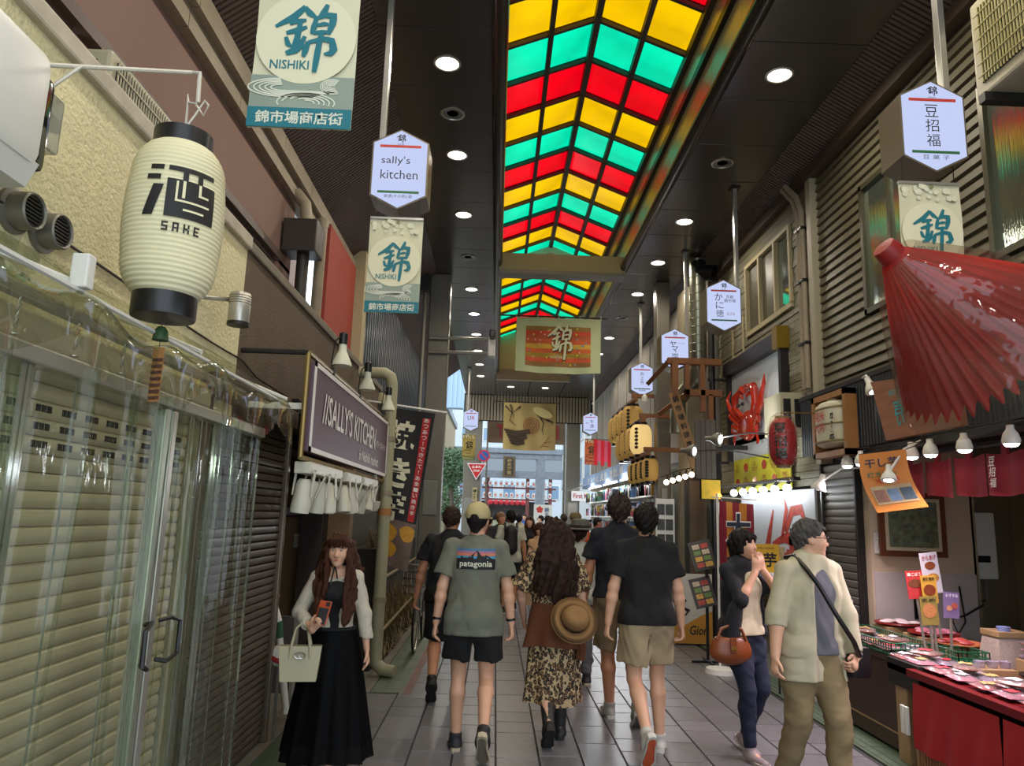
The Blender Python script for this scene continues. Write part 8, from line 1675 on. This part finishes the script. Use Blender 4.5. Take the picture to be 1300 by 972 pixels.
# traffic signs on the left column
st = thing('stop_sign', (-.69, 24.8, 2.68), 'red triangular Japanese STOP sign on the far left column', 'traffic sign'); Fs = fr((-.69, 24.9, 3.06), (1, 0, 0)); MB(Fs).prism([(0, -.36), (.33, .2), (-.33, .2)], 0, .02).build('plate', mat('sign_white2', 'd8d4d0', .5), st); MB(Fs).prism([(0, -.31), (.285, .17), (-.285, .17)], .02, .026).build('red_field', mat('stop_red', 'b3161c', .4), st); b = MB(); put_text(b, '止まれ', Fs, w=.32, h=.09, c=(0, .08), z=.028, bold=.03); put_text(b, 'STOP', Fs, w=.22, h=.07, c=(0, -.05), z=.028, bold=.03); b.build('lettering', m_whitep, st); MB().box(-.72, -.66, 24.92, 25.0, 2.7, 3.2).build('bracket', m_steel, st)
npk = thing('no_parking_sign', (-.45, 24.8, 3.3), 'round blue and red no parking sign above the stop sign', 'traffic sign'); Fn = fr((-.46, 24.88, 3.52), (1, 0, 0)); MB(Fn).lathe([(.0001, .0), (.2, 0), (.2, .02), (.0001, .02)], n=28).build('red_plate', mat('stop_red', 'b3161c', .4), npk); MB(Fn).lathe([(.0001, .025), (.155, .022)], n=28).build('blue_field', mat('parking_blue', '1f4a8c', .4), npk); MB(Fn).ribbon([(-.12, .12), (.12, -.12)], .04, .026).build('slash', mat('stop_red', 'b3161c', .4), npk); MB().tube([(-.46, 24.92, 3.2), (-.46, 24.92, 3.7)], .025, 8).build('post_clip', m_steel, npk)
tp = thing('name_plate', (-.72, 24.9, 1.9), 'small tan plate with dark characters low on the far left column', 'plate'); MB().box(-.8, -.64, 24.92, 24.97, 2.0, 2.45).build('plate', mat('plate_tan', 'a8986a', .6), tp); b = MB(); put_text(b, '錦\n小\n路', fr((-.72, 24.915, 2.22), (1, 0, 0)), h=.36, z=.002, bold=.02); b.build('lettering', m_ink, tp)
te = thing('brown_fascia_sign', (1.0, 26, 4.2), 'brown shop fascia with big red letters behind the tan cloth', 'sign'); MB().box(-.35, 2.35, 26, 26.2, 4.1, 4.9).build('board', mat('fascia_brown', '6a5138', .6), te); b = MB(); put_text(b, 'TERAMACHI', fr((1.05, 25.98, 4.5), (1, 0, 0)), w=2.2, h=.5, z=.003, bold=.04); b.build('lettering', mat('te_red', '8a2a22', .5), te)
for x in (-.4, 2.35): MB().box(x, x + .06, 26.05, 26.15, 0, 5.6).build('support_post', m_steel, te)
# buildings and trees past the mouth
def building(name, x0, x1, y0, y1, z1, m, label, rows, colsn, wm, face='y'):
    t = thing(name, ((x0 + x1) / 2, (y0 + y1) / 2, 0), label, 'building'); MB().box(x0, x1, y0, y1, 0, z1).build('wall', m, t); MB().box(x0 - .1, x1 + .1, y0 - .1, y1 + .1, z1, z1 + .3).build('cornice', m_gran, t)
    for r_ in range(rows):
        for c_ in range(colsn):
            z = 2.9 + (z1 - 3.2) * r_ / rows
            if face == 'y': x = x0 + (x1 - x0) * (c_ + .2) / colsn; w_ = (x1 - x0) / colsn * .6; f = MB().box(x, x + w_, y0 - .06, y0, z, z + 1.2).build('window', m_whitep, t); MB().box(x + .06, x + w_ - .06, y0 - .08, y0 - .06, z + .06, z + 1.14).build('pane', wm, f)
            else: y = y0 + (y1 - y0) * (c_ + .2) / colsn; w_ = (y1 - y0) / colsn * .6; f = MB().box(face, face + .06 * (1 if face == x1 else -1), y, y + w_, z, z + 1.2).build('window', m_whitep, t); MB().box(face, face + .08 * (1 if face == x1 else -1), y + .06, y + w_ - .06, z + .06, z + 1.14).build('pane', wm, f)
    return t
wm = mat('window_blue', '6f8aa3', .15, spec=.8)
building('office_building', -9, 13, 62, 66, 15, mat('pale_facade', 'b9c2ca', .8), 'tall pale office block closing the view behind the shrine', 5, 12, wm); building('shop_building', 3.6, 9, 27.5, 40.5, 7, mat('white_facade', 'c4c8c8', .8, var=.05), 'white shop building on the right past the arcade mouth', 2, 5, wm, 3.6)
lbd = building('house', -9, -2.4, 33, 41, 6.2, mat('tan_boards', '9c8c6c', .8, var=.1), 'tan boarded house on the left past the arcade mouth', 2, 4, wm); MB().box(-9.2, -1.6, 32.4, 33, 6.2, 9.5).build('blue_cladding', mat('pale_blue_clad', '9fb8cc', .6), lbd)
for k in range(18): MB().box(-5.2 + .2 * k, -5.12 + .2 * k, 32.36, 32.4, 6.2, 9.5).build('cladding_rib', mat('pale_blue_clad', '9fb8cc', .6), lbd)
MB().add([(-4.2, 32.2, 3.3), (-1.5, 32.2, 2.9), (-1.5, 33, 3.3), (-4.2, 33, 3.8)], [(0, 1, 2, 3)]).build('porch_roof', mat('porch_brown', '5a4636', .7), lbd)
def tree(x, y, h, r, label, seed):
    q = random.Random(seed); t = thing('street_tree', (x, y, 0), label, 'tree'); MB().tube([(x, y, 0), (x + .08, y, h * .4), (x - .05, y, h * .75)], [.09, .07, .04], 8).build('trunk', mat('bark', '4a4034', .9), t, True)
    for k in range(4): MB().tube([(x, y, h * (.35 + .1 * k)), (x + r * .7 * math.cos(k * 1.9), y + r * .7 * math.sin(k * 1.9), h * (.5 + .12 * k))], .03, 5).build('branch', mat('bark', '4a4034', .9), t)
    b = MB()
    for k in range(1500):
        a, e = q.uniform(0, 2 * PI), math.acos(q.uniform(-1, 1)); rr2 = r * q.uniform(.3, 1) ** .5; c = V((x + rr2 * math.cos(a) * math.sin(e), y + rr2 * math.sin(a) * math.sin(e), h * .72 + rr2 * 1.3 * math.cos(e))); d = V((q.gauss(0, 1), q.gauss(0, 1), q.gauss(0, .6))).normalized() * q.uniform(.06, .12); o_ = d.orthogonal().normalized() * .035; b.add([c - d, c + o_, c + d, c - o_], [(0, 1, 2, 3)])
    b.build('leaves', mat('leaf_green', '4f6b48', .6, var=.4, vs=3), t, kind='stuff')
tree(-1.75, 28.5, 4.6, .62, 'small leafy tree left of the stop sign column', 1); tree(-2.1, 31, 3.0, .7, 'low leafy tree behind the column by the tan house', 2)
# ================================================================= DOWNLIGHTS
m_bulb = emat('downlight_lens', 'fff0d8', 14)
ring = MB().lathe([(.125, 0), (.125, -.008), (.105, -.012), (.1, -.004), (.1, 0)], n=24).mesh('trim_ring', m_alu, True)
lens = MB().lathe([(.0001, -.001), (.06, -.002), (.1, -.004), (.1, 0)], n=20).mesh('lens', m_bulb)
dlens = MB().lathe([(.0001, .0), (.06, .0), (.1, -.004), (.1, 0)], n=20).mesh('lens', mat('dark_lens', '8a8f90', .2, m=.6))
def downlight(x, y, on, lab, power=0):
    t = thing('downlight' if on else 'ceiling_speaker', (x, y, 5.6), lab, 'light' if on else 'speaker', 'round downlights in the ceiling' if on else None)
    inst(ring, 'trim_ring', (x, y, 5.598), t); inst(lens if on else dlens, 'lens' if on else 'grille', (x, y, 5.598), t)
    if power: lamp('downlight_lamp', (x, y, 5.56), power, (1, .90, .76), 'SPOT', .09, spot=165, blend=.5, parent=t)
OR = ['nearest', 'second', 'third', 'fourth', 'fifth', 'sixth', 'seventh', 'eighth', 'ninth', 'tenth', 'eleventh']
DLP = 70
n = 0
for y, s in ((4.35, 'first'), (2.7, 'second'), (1.0, 'third')): downlight(-.575, y, True, s + ' lit downlight overhead behind the nearest visible one, left strip', DLP); downlight(2.44, y, True, s + ' lit downlight overhead behind the nearest visible one, right strip', DLP)
for y in (6.03, 7.75, 9.44, 12.8, 14.47, 16.2, 17.9, 19.6, 21.3):
    downlight(-.575, y, True, OR[n] + ' lit downlight in the left ceiling strip', DLP); n += 1
n = 0
for y in (6.0, 9.39, 11.05, 12.74, 16.1, 17.8, 19.5):
    downlight(2.44, y, True, OR[n] + ' lit downlight in the right ceiling strip', DLP); n += 1
for y, s in ((6.88, 'nearest'), (11.12, 'second')): downlight(-.575, y, False, s + ' dull round ceiling disc on the left')
for y, s in ((7.70, 'nearest'), (14.4, 'second')): downlight(2.44, y, False, s + ' dull round ceiling disc on the right')
for x, s in ((.35, 'left'), (1.45, 'right')): downlight(x, 23, True, s + ' downlight in the far ceiling past the skylight', DLP)
bpy.data.scenes.remove(TS)
